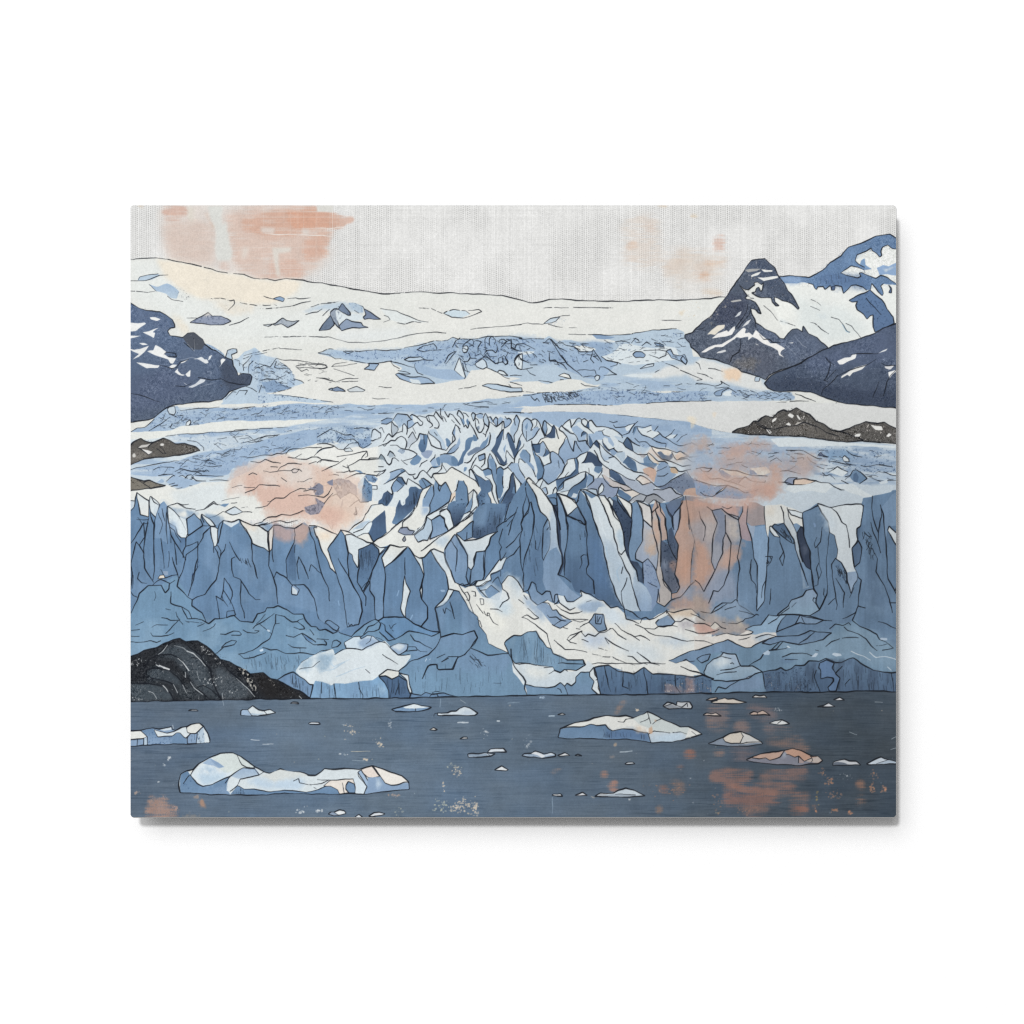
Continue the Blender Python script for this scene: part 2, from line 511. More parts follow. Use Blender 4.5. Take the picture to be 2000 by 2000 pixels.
# ------------------------------------------------------------------ snowfield behind
draw('''
part printed_snowfield pale snow slope under the linen sky
f s0 @00 10 540 130 532 270 526 380 540 520 568 690 614 850 650 950 670 1100 682 1190 718 1250 728 1310 722 1390 740 1500 722 1640 740 1932 780 @10 120 778 240 798 300 816 440 840 590 866 720 860 880 850 1050 848 1140 860 1300 860 1580 875 1740 884 1932 932 @20 90 915 210 952 260 954 330 935 410 918 530 915 650 925 900 935 1150 935 1370 920 1600 928 1700 925 1930 908 @30 270 896 800 700 1000 720 1900 720 @31 1900 1400 @01 10 1540
w #e4e4df .6 14 .3 @10 900 900 1932 960 @20 1700 960 1700 1200 900 1230 0 1230 @10 900 1230
w #e3e7e4 .8 10 .2 @00 30 560 300 560 340 700 600 900 900 1000 1200 1050 1900 1000 1900 1300 700 1300 600 1200 30 900
w #ece3d2 .95 4 .2 @00 270 535 380 545 520 570 690 616 950 672 1100 685 1190 720 1390 740 1500 726 1640 755 1590 850 1500 890 1390 950 1200 970 1000 940 700 910 560 860 450 790 350 700
w #eadfcb .6 5 .5 @00 400 1040 470 1080 560 1180 590 1230 530 1240 450 1160
w #eae0cf .6 5 .5 @00 800 930 1200 980 1180 1040 980 1080 850 1000
f i1 @00 90 738 105 708 200 688 285 678 300 692 240 728 170 742
f i2/i1 @00 198 780 280 796 370 768 440 808 485 845 462 912 400 905 360 870 270 838
k #74787c .3 @00 420 790 520 830 600 870 560 940 460 930 450 850
k #9a9488 .18 @00 700 900 1000 940 1180 980 1200 1050 950 1060 850 980
k #9a9488 .18 @00 420 1040 560 1180 590 1230 500 1220
d 1.5 @00 20 742 90 740 170 745 300 690 380 690
l 1.5 @00 100 730 110 706 200 686 285 678
l 1.4 @00 200 780 270 838
d 1.3 @00 20 842 190 852 265 835
l 1.5 @00 372 890 410 918 520 942
d 1.8 @00 785 912 880 908 970 930 1000 925 1010 960 950 1020
d 1.6 @00 1065 948 1210 975 1380 968 1400 978
d 1.6 @00 1250 1005 1410 1000 1540 980 1725 935
o i3 1.4 @00 1370 915 1440 888 1480 905 1465 940
l 1.4 @00 1285 888 1300 895 1370 915
d 1.6 @00 1510 908 1590 902 1610 912 1720 904
o #95a0b6 1.7 @00 585 1140 670 1090 760 1042 800 1078 870 1075 940 1098 978 1120 900 1155 790 1162 680 1150
w #e8e0d2 .7 2 .4 @00 720 1060 760 1040 800 1075 760 1085 700 1090
k #5c6880 .38 @00 585 1140 670 1090 760 1070 870 1075 978 1120 900 1155 790 1162 680 1150
l 1.5 @00 960 1158 1060 1130 1145 1088
d 1.2 @00 555 1095 660 1095
o #a9b3bd 1.9 @00 1370 1152 1400 1145 1460 1095 1500 1120 1550 1130 1620 1118 1560 1160 1510 1185 1470 1160 1450 1150 1390 1165
o #c4ccd0 1.6 @00 1268 1162 1310 1155 1370 1152 1350 1165 1320 1175
k #5c6880 .3 @00 1400 1145 1460 1095 1500 1120 1620 1118 1560 1160 1510 1185 1470 1160
d 1.5 @00 1290 1272 1480 1268 1720 1270 1880 1272
l 1.3 @10 0 1272 100 1272 180 1298 290 1325 450 1325 600 1310 780 1280 850 1262
l 1.5 @10 760 1280 850 1255 1000 1235 1100 1225 1215 1232
w #dfe4e4 .7 6 .2 @10 120 1285 300 1320 600 1310 900 1250 900 1180 500 1200 200 1230
w i1 .8 3 .5 @00 1640 1030 1740 1000 1830 975 1932 955 @10 210 942 280 950 400 965 440 1005 440 1060 200 1010 @00 1830 1015 1700 1050
d 1.6 @00 1730 990 1800 968 1930 952 @10 100 952 215 942
l 1.5 @00 1680 1060 1790 1040 1830 1015
l 1.5 @00 1840 1075 1880 1040 1905 1015
o #6f7f94 2 @10 15 1212 60 1150 125 1075 150 1085 160 1160 120 1202 60 1208
o #98a4b2 2 @10 130 1040 160 1010 195 1005 180 1060 200 1165 220 1200 190 1175 150 1130 128 1075
f s1 @10 175 1020 210 1010 240 1050 300 1070 330 1050 420 1060 440 1100 340 1130 270 1100 210 1155 180 1110
o #71829a 2.1 @10 200 1010 235 955 270 1000 308 1045 312 1070 285 1070 245 1045
o #8798af 2 @10 200 1170 240 1130 272 1102 320 1130 418 1140 430 1170 480 1188 400 1192 330 1190 225 1212
f i1 @10 290 950 350 950 430 985 435 1040 380 1040 320 1010
o #7988a2 1.8 @10 440 1005 500 1040 560 1075 600 1105 540 1105 490 1100 445 1108 430 1085 460 1065
k #4b566c .35 @10 130 1040 235 955 310 1070 250 1060 150 1180 20 1210
k #5a78a0 .3 @10 290 950 430 985 435 1040 320 1010
d 1.4 @10 275 950 330 950 430 985 440 1005
l 1.6 @10 345 1020 390 1045
f #dfe5e4 @10 690 1110 640 1060 600 1000 740 1025 860 1075 940 1112 1045 1128 900 1135 820 1152
l 1.4 @10 600 1000 740 1025 860 1075 940 1112 1045 1128
d 1.6 @10 1045 1128 900 1135 820 1152 690 1125
l 1.4 @10 630 1065 670 1078 690 1110 630 1130
f #cfdfe8 @10 1190 1045 1290 1018 1400 1028 1440 1055 1350 1092 1260 1090
d 1.7 @10 955 997 1070 1000 1170 1045 1190 1045 1290 1015 1400 1025 1440 1050
l 1.6 @10 1190 1045 1270 1092 1380 1090 1500 1060 1558 1035 1530 1018 1430 1022
d 1.2 @10 1450 1195 1600 1188 1830 1168 1932 1160 @20 110 1160 200 1145 240 1152 350 1150
o i0 1.5 @20 350 1145 410 1105 500 1080 470 1125 430 1145
l 1.6 @20 490 1080 520 1068 590 1066
l 1.4 @20 400 1155 480 1178 530 1180
k #7d94b4 .25 @20 350 1145 500 1080 580 1110 540 1170 430 1160
d 1.3 @20 350 997 580 997
d 1.6 @20 630 992 800 995 1000 997
d 1.3 @20 1435 1112 1650 1118
d 1.3 @20 590 1185 660 1185
w #e7d7bd .6 2 .8 @20 1630 1020 1680 1030 1650 1080
k #c8b293 .22 @20 1680 930 1860 930 1800 1060 1700 1120
l 2.3 @00 380 540 520 568 690 614
d 1.7 @00 20 541 130 532 270 526 380 540
l 2.1 @00 720 622 850 652 940 668
d 1.6 @00 1000 672 1100 682 1190 718 1250 728 1310 722 1390 740 1500 722
l 2.2 @00 1500 722 1640 740 1932 780 @10 120 778 235 797
l 2.3 @10 240 798 300 816 440 840 590 866 730 860
d 1.7 @10 730 860 880 850 1050 848
l 2. @10 1050 848 1140 860 1300 860 1580 875 1740 884 1870 915 1932 932 @20 90 915
l 2.2 @20 90 915 210 952 260 954 330 935 410 918 530 915 650 925 900 935 1150 935 1370 920 1600 928 1700 925 1930 908 @30 270 896
''')

# ------------------------------------------------------------------ the glacier winding down
draw('''
part printed_glacier pale blue crevassed glacier between the mountains
// main lower field first
f i0 @01 10 730 200 720 600 690 1200 640 1932 560 @11 400 540 @21 0 535 300 540 550 525 900 540 1200 570 1500 605 1700 630 1932 690 @31 200 705 340 735 760 755 1110 780 1580 808 1900 850 1900 1500 @01 10 1540
n i2 70 9 .8 @01 10 730 200 720 600 690 1200 640 1932 560 @11 700 540 900 700 500 850 @01 1400 900 900 1100 400 1150 10 1100
n s1 60 8 .9 @01 10 740 600 700 1400 650 1400 720 1000 850 700 900 500 1000 10 1080
n i2 80 10 .85 @21 0 535 550 525 1200 570 1932 690 @31 340 735 760 760 1900 850 1900 1250 1200 1100 700 1050 300 1100 0 1050 @21 1300 900 600 700
f i2 @11 1000 470 1932 490 @21 300 540 550 525 900 540 1200 570 1500 605 1700 630 1932 690 1932 760 1500 800 1100 800 700 640 300 680 0 640 @11 1400 560 900 560
n i3 90 7 .5 @21 0 560 550 530 900 545 1500 610 1932 695 1932 820 1500 800 1000 640
// white snow pan
f #e3e4df @01 1420 50 1932 -60 @11 60 0 200 50 360 70 490 75 750 150 900 220 1110 265 1400 215 1450 140 1600 120 1800 200 1932 220 @21 300 240 480 290 850 290 700 320 400 345 200 345 @11 1932 385 1600 405 1400 435 1100 448 500 460 200 450 0 412 @01 1932 450 1700 420 1390 375 1545 300 1660 260 1550 150
// left icefall beside the dark mountain
f i1 @01 985 40 1040 20 1100 -40 1200 -80 1300 0 1400 30 1480 90 1550 150 1560 200 1660 260 1545 300 1400 345 1230 360 1230 450 870 462 900 400 1000 330 1150 275 1175 200 1080 168 1030 150
n i2 14 26 .8 @01 1000 40 1200 -60 1400 30 1550 150 1660 260 1400 345 1200 330 1180 180
n s1 14 26 .6 @01 1000 40 1200 -60 1400 30 1480 90 1300 100 1100 120
f i3 @01 1260 250 1380 230 1480 280 1545 305 1400 345 1300 340
k #44546e .3 @01 1000 40 1480 60 1560 160 1600 260 1400 345 1230 300 1180 180
h 60 9 20 1.3 @01 1010 60 1480 70 1560 180 1620 260 1400 340 1220 330 1180 160
f i1 @01 1225 345 1400 368 1600 385 1932 440 1800 447 1500 425 1225 456
k #39507a .3 @01 1225 345 1600 385 1932 440 1500 425 1225 456
d 1.3 @01 1390 375 1600 388 1932 442
l 1.8 @01 985 60 1000 110 1035 185
l 1.7 @01 1010 35 1050 40 1055 90
l 1.6 @01 1090 140 1085 90 1120 60 1170 0
l 1.6 @01 1130 170 1140 90 1180 50
l 1.4 @01 1240 120 1290 90 1340 110 1400 30 1480 40 1590 40 1740 70 1880 90
l 1.6 @01 1400 60 1380 110 1430 125
l 1.5 @01 1430 60 1480 90 1540 150
l 1.5 @01 1250 235 1320 215 1400 230 1490 180
l 1.5 @01 1220 340 1170 310 1110 290
l 1.5 @01 1020 370 1050 330 1130 330 1100 370
l 1.6 @01 920 410 990 340 1020 345
l 1.4 @01 1240 350 1260 280
d 1.4 @01 1370 355 1545 305 1460 280
o i1 1.8 @00 920 1460 940 1400 985 1385 1030 1385 1035 1415 1000 1430 975 1440 985 1480 960 1490
k #3c4a5c .25 @00 920 1460 940 1400 1000 1390 975 1440 985 1480
f i2 @00 728 1330 800 1360 900 1430 920 1465 830 1405 790 1395
k #3c4a5c .3 @00 728 1330 800 1360 900 1430 920 1465 830 1405
d 1.3 @00 1090 1450 1200 1420 1430 1370
d 1.2 @00 1090 1480 1190 1440 1330 1415
d 1.2 @00 1430 1378 1640 1390
// band beneath the mountain
f s0 @01 20 632 205 605 300 560 480 490 640 440 880 410 900 430 870 465 1230 460 1300 490 1100 512 800 492 500 522 400 600 160 690 20 720
f i2 @01 180 680 250 590 330 515 380 490 470 480 500 522 620 502 800 490 900 492 1100 512 1200 482 1300 492 1450 462 1650 448 1932 470 @11 300 458 500 465 1000 462 1100 448 1400 440 1600 410 1932 388 @21 150 370 300 350 450 340 620 345 800 315 1000 300 1300 330 1500 360 1932 300 1932 425 1640 432 1320 450 1000 464 600 460 450 466 0 490 @11 1932 492 1770 502 1932 535 @21 300 540 0 580 @11 1200 520 400 555 @01 1932 595 1700 602 1500 607 1200 620 950 612 700 645 500 668 420 702 200 720 20 722 90 685
n i1 70 8 .7 @01 180 680 380 490 900 492 1450 462 1932 470 @11 1000 462 1932 388 @21 300 350 0 490 @11 1200 520 @01 1932 595 950 612 420 702
n i3 60 5 .5 @01 400 600 900 500 1450 462 1932 480 @11 1000 470 1000 540 0 590 @01 1000 610
k #4a6286 .3 @01 180 680 380 490 900 492 1450 462 1932 470 1932 590 950 612 420 702
k #4a6286 .3 @01 1300 500 1650 450 1932 470 @11 200 470 200 570 @01 1300 600
h 70 10 -18 1.4 @01 220 670 400 500 900 500 1450 470 1932 480 1932 580 950 605 450 690
h 30 12 -5 1.2 @11 0 470 900 470 1900 420 1900 480 900 540 0 570
o i0 1.5 @01 370 510 390 490 440 480 455 530 440 555 395 550
o s1 1.7 @01 550 660 555 630 590 605 600 625 580 660
l 1.6 @01 30 718 90 685 170 678 250 600
l 1.5 @01 200 715 250 680 320 640 400 580
l 1.6 @01 440 690 400 680 420 640
d 1.5 @01 620 665 720 655 830 648
d 1.4 @01 940 500 1010 510 1200 480
l 1.3 @01 500 522 620 502 800 490 860 485
f #e4e7e2 @01 20 722 200 720 420 702 500 668 700 645 950 612 1200 620 1500 607 1700 604 1900 600 1700 634 1500 672 1250 692 960 716 800 722 500 742 360 762 200 790 20 790
// second band
n i2 60 8 .9 @01 360 760 500 742 960 716 1250 692 1500 672 1650 650 1500 760 1100 850 900 830 700 890 600 800
n i0 80 7 .8 @01 400 780 900 730 1500 680 1900 660 1900 760 1500 860 1000 900 700 900
d 1.3 @01 360 760 500 742 960 716 1250 692 1500 672
d 1.4 @01 560 800 640 810 720 870 720 895
l 1.4 @01 960 735 1010 700 1130 700
l 1.5 @01 1070 830 1200 790 1300 760 1410 750 1350 800 1180 812
l 1.4 @01 1180 860 1300 850 1500 760 1700 700
k #44608a .22 @01 360 760 960 716 1500 672 1900 650 1900 780 1400 860 1000 900 700 900
h 45 16 -8 1.2 @01 900 730 1500 680 1900 660 1900 760 1500 880 1000 1000 700 920
f i2 @01 20 1075 150 1045 400 1010 700 920 1000 870 1180 830 1400 760 1700 700 1932 690 1932 780 1700 860 1530 880 1480 930 1150 950 1130 1040 1000 1060 950 1120 800 1150 400 1130 200 1140 20 1120
n i3 60 12 .6 @01 700 920 1000 870 1400 760 1700 700 1700 860 1480 920 1150 950 1130 1040 950 1110 700 1120
n s1 60 7 .6 @01 20 1075 400 1010 900 870 1200 850 800 960 400 1050 20 1150
k #3f5a86 .22 @01 20 1075 400 1010 1000 870 1700 700 1700 860 1150 950 950 1110 400 1130
h 60 14 -12 1.3 @01 300 1040 700 930 1000 870 1700 720 1650 850 1480 920 1150 950 1000 1050 700 1120 300 1130
l 1.5 @01 20 1078 150 1045 260 1020 440 990 480 990
l 1.5 @01 235 1080 280 1055 320 1045 400 1050 430 1060
l 1.8 @01 440 1095 500 1070 560 1085 620 1100 690 1085 720 1100 740 1075 765 1090
l 1.7 @01 620 1130 660 1100 700 1120
l 1.6 @01 720 1035 800 1045 890 1038
l 1.6 @01 285 1130 360 1115 420 1120
o i1 2 @01 535 1160 560 1130 600 1128 620 1150 600 1172 560 1175
f i2 @01 360 1190 430 1130 500 1140 540 1160 700 1200 600 1230 500 1250 430 1230
l 2 @01 480 1140 510 1130 560 1160
l 2. @01 600 1150 650 1185 740 1185
l 1.6 @01 360 1180 430 1130 440 1140
l 2 @01 390 1215 440 1205
l 2. @01 400 1235 470 1220
l 1.6 @01 400 1240 460 1255 510 1240
l 1.7 @01 640 1130 900 1135
l 1.6 @01 780 1175 850 1170 950 1178
d 1.5 @01 580 1230 650 1240 780 1245 830 1275
f i2 @01 270 1195 320 1155 345 1180 330 1195
l 1.6 @01 225 1270 330 1265 420 1298
// lower left snow apron
f s0 @01 20 1275 300 1240 360 1215 480 1260 600 1235 700 1200 950 1180 1130 1100 1300 1000 1500 920 1932 780 @11 300 900 400 1000 300 1150 500 1250 600 1400 500 1546 @01 1932 1546 900 1546 500 1546 380 1430 200 1370 20 1360
w s1 .7 6 .3 @01 400 1280 900 1190 940 1300 900 1450 600 1500 450 1400
d 1.4 @01 370 1420 460 1390 540 1440 640 1450
l 1.7 @01 380 1415 460 1390 500 1405 520 1410 575 1400
l 1.7 @01 480 1395 550 1438 640 1448
l 1.8 @01 640 1465 720 1450 780 1400 810 1378 850 1410
l 1.8 @01 720 1450 760 1430 810 1395 830 1405 900 1410
f i4 @01 870 1412 920 1395 965 1390 920 1428
o s2 1.7 @01 920 1475 970 1440 1010 1425 1085 1475 1030 1500 990 1508
l 1.7 @01 760 1525 830 1510 900 1470 930 1480
l 1.7 @01 1080 1475 1130 1470 1165 1472
d 1.3 @01 890 1370 950 1350 1050 1335
d 1.3 @01 1070 1440 1130 1425
l 1.5 @01 980 1388 1030 1388
''')

# ------------------------------------------------------------------ upper icefield
draw('''
use printed_glacier
f i1 @10 0 1432 120 1388 250 1405 400 1412 600 1402 740 1395 900 1362 1010 1342 1110 1312 1230 1308 1280 1276 1330 1296 1480 1290 1560 1275 1660 1266 1800 1262 1932 1282 @20 110 1290 350 1288 400 1262 480 1320 540 1296 620 1300 700 1330 850 1320 1010 1322 1030 1310 800 1252 1040 1256 1180 1248 1330 1215 1600 1195 1670 1225 1680 1270 1735 1330 1745 1370 @31 -30 10 65 22 200 45 390 118 600 195 655 235 660 285 740 335 900 345 930 420 300 432 0 432 @21 1932 330 1300 340 900 330 620 345 480 300 300 240 0 250 @11 1932 215 1800 205 1600 120 1450 140 1400 220 1350 225 1110 270 950 225 750 180 800 120 690 60 490 75 380 60 180 25
w #e2e4e1 .95 3 .2 @21 1050 190 1400 160 1500 100 1760 80 @31 60 20 400 125 600 200 650 290 900 345 560 330 300 260 0 240 @21 1700 180 1400 215
n i2 50 8 .8 @21 900 200 1300 220 1932 240 @31 300 270 900 350 900 410 300 430 0 420 @21 1932 330 1300 330 900 320
w i2 .8 4 .4 @10 20 1420 250 1400 700 1400 900 1380 880 1440 700 1470 560 1490 300 1480 200 1450
w i2 .9 4 .5 @10 900 1370 1230 1320 1300 1300 1320 1420 1200 1530 1000 1546 850 1500 880 1440
w i2 .9 5 .4 @10 1330 1300 1932 1270 @20 350 1300 420 1300 560 1400 800 1320 1020 1325 980 1420 900 1546 @10 1350 1480
n i3 40 14 .5 @10 1330 1300 1932 1280 @20 1000 1330 900 1540 @10 1350 1540
f i2 @21 480 100 540 0 900 0 1040 80 900 230 720 200 560 130
f s0/s1 @20 640 1360 720 1355 830 1375 850 1390 760 1405 690 1410
f s1 @20 100 1420 200 1405 270 1412 240 1435 130 1440
f s1 @20 890 1460 1000 1420 1080 1340 1300 1330 1600 1380 1640 1480 1500 1500 1200 1540 1060 1520 950 1500
f i1 @20 1180 1340 1300 1310 1450 1340 1480 1380 1300 1370
o i3 1.8 @20 1190 1440 1220 1415 1280 1412 1310 1440 1290 1465 1220 1465
o i2 1.7 @20 1500 1410 1540 1388 1570 1440 1640 1450 1680 1440 1705 1500 1690 1535 1650 1500 1560 1470
l 1.8 @20 1690 1530 1700 1500 1665 1450 1640 1480 1690 1535
o i3 1.6 @20 1390 1320 1480 1350 1480 1370 1410 1355
f i3 @20 800 1250 900 1248 960 1262 1030 1275 930 1292 850 1290
k #39507a .32 @10 20 1420 740 1400 1300 1290 1932 1280 1932 1546 1000 1546 700 1480 300 1480
k #39507a .24 @20 0 1290 1000 1330 1600 1200 1720 1330 1300 1370 900 1500 0 1546
d 1.6 @10 10 1420 120 1386 250 1402 400 1405 600 1398 740 1392 830 1380
d 1.6 @10 820 1375 900 1360 1010 1340 1110 1310 1230 1308
l 1.8 @10 1230 1308 1280 1275 1330 1298 1345 1285
d 1.8 @10 1330 1296 1480 1290 1560 1275 1660 1266 1800 1262 1932 1282 @20 110 1290 350 1288
l 1.7 @10 10 1425 60 1435 120 1445 170 1480
l 1.6 @10 250 1405 290 1428 340 1410
d 1.4 @10 170 1480 300 1490 380 1500 480 1520
l 1.8 @10 940 1390 1000 1360 1100 1340 1130 1370 1130 1385
l 1.7 @10 945 1392 1010 1412 1060 1400
d 1.5 @10 1060 1395 1200 1390 1260 1375
l 1.9 @10 820 1490 870 1465 970 1460 1010 1490 1090 1490
l 1.7 @10 1280 1370 1310 1310 1340 1295
l 1.9 @10 1200 1520 1240 1450 1300 1410
l 1.8 @10 1310 1410 1250 1490 1210 1530
o i0 2 @10 1365 1390 1380 1360 1410 1355 1425 1385 1410 1420 1380 1420
l 1.8 @10 1370 1360 1400 1325 1450 1290 1480 1310 1470 1350 1430 1365
l 1.8 @10 1430 1425 1445 1460 1420 1500 1380 1505 1350 1480
l 1.6 @10 1480 1310 1500 1300 1550 1310 1520 1370 1520 1420
l 1.6 @10 1490 1450 1540 1430 1560 1445
l 2 @10 1580 1370 1580 1290 1610 1265
l 2 @10 1620 1350 1620 1290 1650 1265 1690 1300 1670 1340
l 1.8 @10 1570 1440 1600 1400 1650 1400 1680 1425 1700 1380 1690 1340
l 1.9 @10 1720 1330 1720 1300 1760 1290 1790 1310 1740 1370
l 1.9 @10 1740 1340 1830 1290 1830 1370 1880 1400 1932 1405
l 1.7 @10 1760 1390 1800 1430 1770 1470 1800 1530 1770 1540
l 1.7 @10 1490 1500 1580 1460 1620 1480 1680 1530 1710 1530 1700 1480 1760 1450
l 1.7 @10 1860 1540 1870 1480 1900 1440 1932 1440
o s1 1.8 @11 1310 90 1290 140 1340 170 1390 220 1400 200 1370 110 1340 20
l 2 @11 1370 70 1390 140 1440 160
l 1.7 @11 1390 50 1400 110 1420 160
l 1.6 @11 1490 70 1560 20 1600 -20 1630 20
o i0 1.7 @11 1490 70 1560 30 1590 60 1600 110 1560 130 1500 100
l 1.9 @11 1590 0 1680 80 1750 60 1740 20
l 1.9 @11 1760 0 1800 60 1780 90 1740 60
o s1 2 @11 1700 160 1720 140 1760 150 1800 185 1720 175
l 1.7 @11 1600 120 1700 160 1760 195 1815 220
o s1 2 @11 1860 60 1900 0 1932 -20 1932 130 1890 120
l 1.6 @11 1820 190 1932 185
o i1 2 @11 820 40 870 15 970 10 1010 40 930 45 860 55
f i2 @11 910 80 950 65 1000 95 1150 130 1210 130 1290 140 1400 215 1240 230 1130 210 1000 180 930 140
l 1.6 @11 910 80 915 110 945 160 1000 190
o i2 1.9 @11 735 180 760 170 880 200 960 200 1050 220 1110 265 980 270 870 250 780 215
f s1 @11 870 215 960 230 980 268 890 255
l 1.8 @11 760 170 830 175 880 172 840 155 760 145
l 1.8 @11 680 55 740 60 850 100 905 105
l 1.6 @11 690 60 720 100 770 125
o i2 2 @11 440 125 490 95 485 70 580 75 560 110 540 140
l 1.9 @11 485 68 620 68 700 50
o #8498b4 1.8 @11 108 318 190 295 240 320 265 342 180 338
o #ccd4d8 1.4 @11 280 325 300 318 370 295 455 330 430 345 310 345
k #2d394c .3 @11 108 318 190 295 265 342 180 338
l 1.2 @11 140 100 240 95 380 70
l 1.2 @11 140 100 170 80 280 60
l 1.2 @11 160 120 260 155 350 185
l 1.3 @11 175 248 270 215 380 210
d 1.2 @11 190 250 380 238
l 1.3 @11 0 210 60 220 170 245
d 1.2 @11 0 85 60 85 100 105 50 120 0 118
l 1.2 @11 585 290 700 302
d 1.1 @11 520 400 680 408
d 1.2 @11 1330 312 1500 285
o i1 2 @11 1555 285 1600 270 1700 268 1840 300 1932 300 1932 342 1800 340 1640 312
l 1.7 @11 1700 268 1830 292 1810 270
l 1.6 @11 1820 250 1932 280
d 1.3 @11 1370 455 1560 435 1620 432
l 1.5 @11 1380 455 1500 478 1615 484
d 1.5 @01 1590 100 1680 80 1850 85 1890 105 1860 120 1700 115 1590 115
d 1.5 @01 1600 120 1640 150 1690 130
d 1.4 @01 1560 210 1640 240 1660 260
d 1.4 @01 1780 210 1850 215 1932 230
o i2 1.6 @01 1895 315 1932 300 1932 328
h 26 9 0 1.1 @01 1560 60 1900 60 1932 260 1700 260 1600 200
h 90 11 20 1.7 @10 1330 1310 1932 1290 @20 800 1340 900 1540 @10 1400 1540 1250 1450
h 60 10 10 1.4 @20 900 1300 1650 1210 1720 1330 1600 1500 1200 1546 950 1500
l 2 @20 0 1290 45 1310 45 1390 90 1400
l 1.8 @20 80 1390 90 1345 160 1330 270 1390
l 1.8 @20 110 1440 130 1490 200 1515
l 2 @20 350 1330 400 1290 420 1300 490 1380 570 1415
l 2 @20 415 1300 500 1440 580 1530
l 1.8 @20 400 1420 400 1500 460 1490 500 1540
l 1.8 @20 490 1310 560 1350 640 1370 690 1415 800 1410 820 1385 890 1510
l 1.8 @20 820 1385 790 1480 820 1520
l 1.7 @20 890 1460 950 1500 1050 1510 1080 1530
l 1.6 @20 1030 1315 1080 1305 1160 1325
l 1.7 @20 1180 1325 1220 1280 1250 1310
l 1.6 @20 1280 1355 1320 1315 1360 1345
d 1.6 @20 590 1243 800 1250 1040 1256 1180 1248 1330 1215 1600 1195
l 1.6 @20 1300 1400 1400 1395 1500 1410 1500 1450 1440 1475 1340 1440
o i0 1.6 @21 1320 85 1390 72 1385 95 1260 122
d 1.4 @21 1400 155 1450 125
l 1.7 @21 110 0 130 35 210 70
l 1.8 @21 75 40 100 0
l 2 @21 520 0 570 70 640 130 710 195
l 1.8 @21 400 0 400 45 460 50 540 85 570 125
o s0 1.8 @21 490 190 545 162 590 180 612 222 560 208
o s1 1.6 @21 505 230 545 228 545 248 515 246
o i0 1.7 @21 830 205 845 178 880 190 870 225 845 235
l 1.6 @21 725 200 790 190 840 195
l 1.6 @21 670 140 740 135 790 140 830 135 840 170
l 1.8 @21 890 10 930 40 1000 55 1050 65 1040 90 980 110
l 1.7 @21 870 130 880 105 920 110 960 130 1000 165 1040 185 920 185
l 1.7 @21 70 50 80 90 130 130 240 115
l 1.8 @21 190 125 220 170 270 188
l 1.6 @21 305 232 400 245 450 260 465 290
f s0 @21 250 300 420 260 470 240 600 220 700 230 760 262 830 275 890 268 860 290 700 320 520 345 380 345 270 340
l 1.5 @21 700 262 740 285 880 295
d 1.3 @21 0 342 150 340 320 350 200 375 0 392
f s1 @21 1090 190 1200 172 1380 180 1370 205 1180 205
l 1.8 @21 340 350 350 380 370 440
l 1.8 @21 390 360 380 420 430 440 420 380
l 1.9 @21 440 350 480 340 500 380 540 400
l 1.8 @21 230 380 270 420 290 400 310 430
l 1.8 @21 540 345 600 380 580 350
l 1.8 @21 600 355 640 340 660 370
h 60 6 40 1.8 @21 330 350 700 340 720 380 560 430 340 440
k #39507a .36 @21 470 340 900 300 1300 330 1700 350 1900 330 1900 420 1300 445 600 455
h 40 12 4 1.2 @21 900 220 1300 240 1932 260 1932 410 1300 440 900 440
d 1.7 @21 300 350 480 342 620 345 800 316 880 305
d 1.8 @21 450 462 600 458 700 462 1000 464
l 1.7 @21 1320 450 1500 442 1640 432 1800 430 1932 420
d 1.6 @21 0 535 130 536 300 540 450 525 550 526
d 1.6 @21 980 560 1200 572 1250 572 1500 605 1700 630 1820 660 1932 690 @31 80 668 200 705 340 732
l 1.7 @21 1640 140 1740 180 1850 225 1800 235
l 1.5 @21 1500 75 1560 90 1620 125
l 1.6 @31 0 65 30 80 48 125
d 1.5 @31 15 165 90 180 150 215
l 1.6 @31 120 115 180 120 250 148
l 1.6 @31 0 262 100 265 180 285 250 265 230 240 320 292
l 1.6 @31 180 300 300 302 380 350
o #8ea7c4 1.3 @31 170 350 200 330 270 315 320 310 250 340 240 375 190 375
f s1 @31 245 360 290 335 340 330 330 380 270 375
k #39507a .35 @31 300 320 480 315 640 345 880 345 920 400 600 410 350 400
f i2 @31 600 345 850 345 930 380 930 405 700 410 600 400
h 50 9 0 1.2 @31 300 320 900 345 920 420 400 420
l 1.7 @31 935 360 1000 385 1060 410 1125 432
d 1.5 @31 760 440 900 430 1060 430
l 1.5 @31 1220 456 1300 460 1325 448
o i1 1.2 @31 555 240 560 195 610 195 600 245
f #d9dbd9 @21 150 500 450 469 1000 468 1300 458 1640 440 1932 426 @31 300 438 560 430 900 442 1330 452 1600 470 1900 497 1900 720 1360 720 340 735 200 705 0 660 @21 1932 690 1700 630 1500 605 1200 570 900 540 550 524 300 538 130 532
w #e8d9bd .6 3 .8 @21 1720 570 1780 600 1760 690 1730 680
w #eed9bf .5 2 .9 @31 150 530 190 540 180 590 160 580
w #ecc9a6 .75 4 .6 @31 260 140 380 110 425 140 420 230 280 235
''')

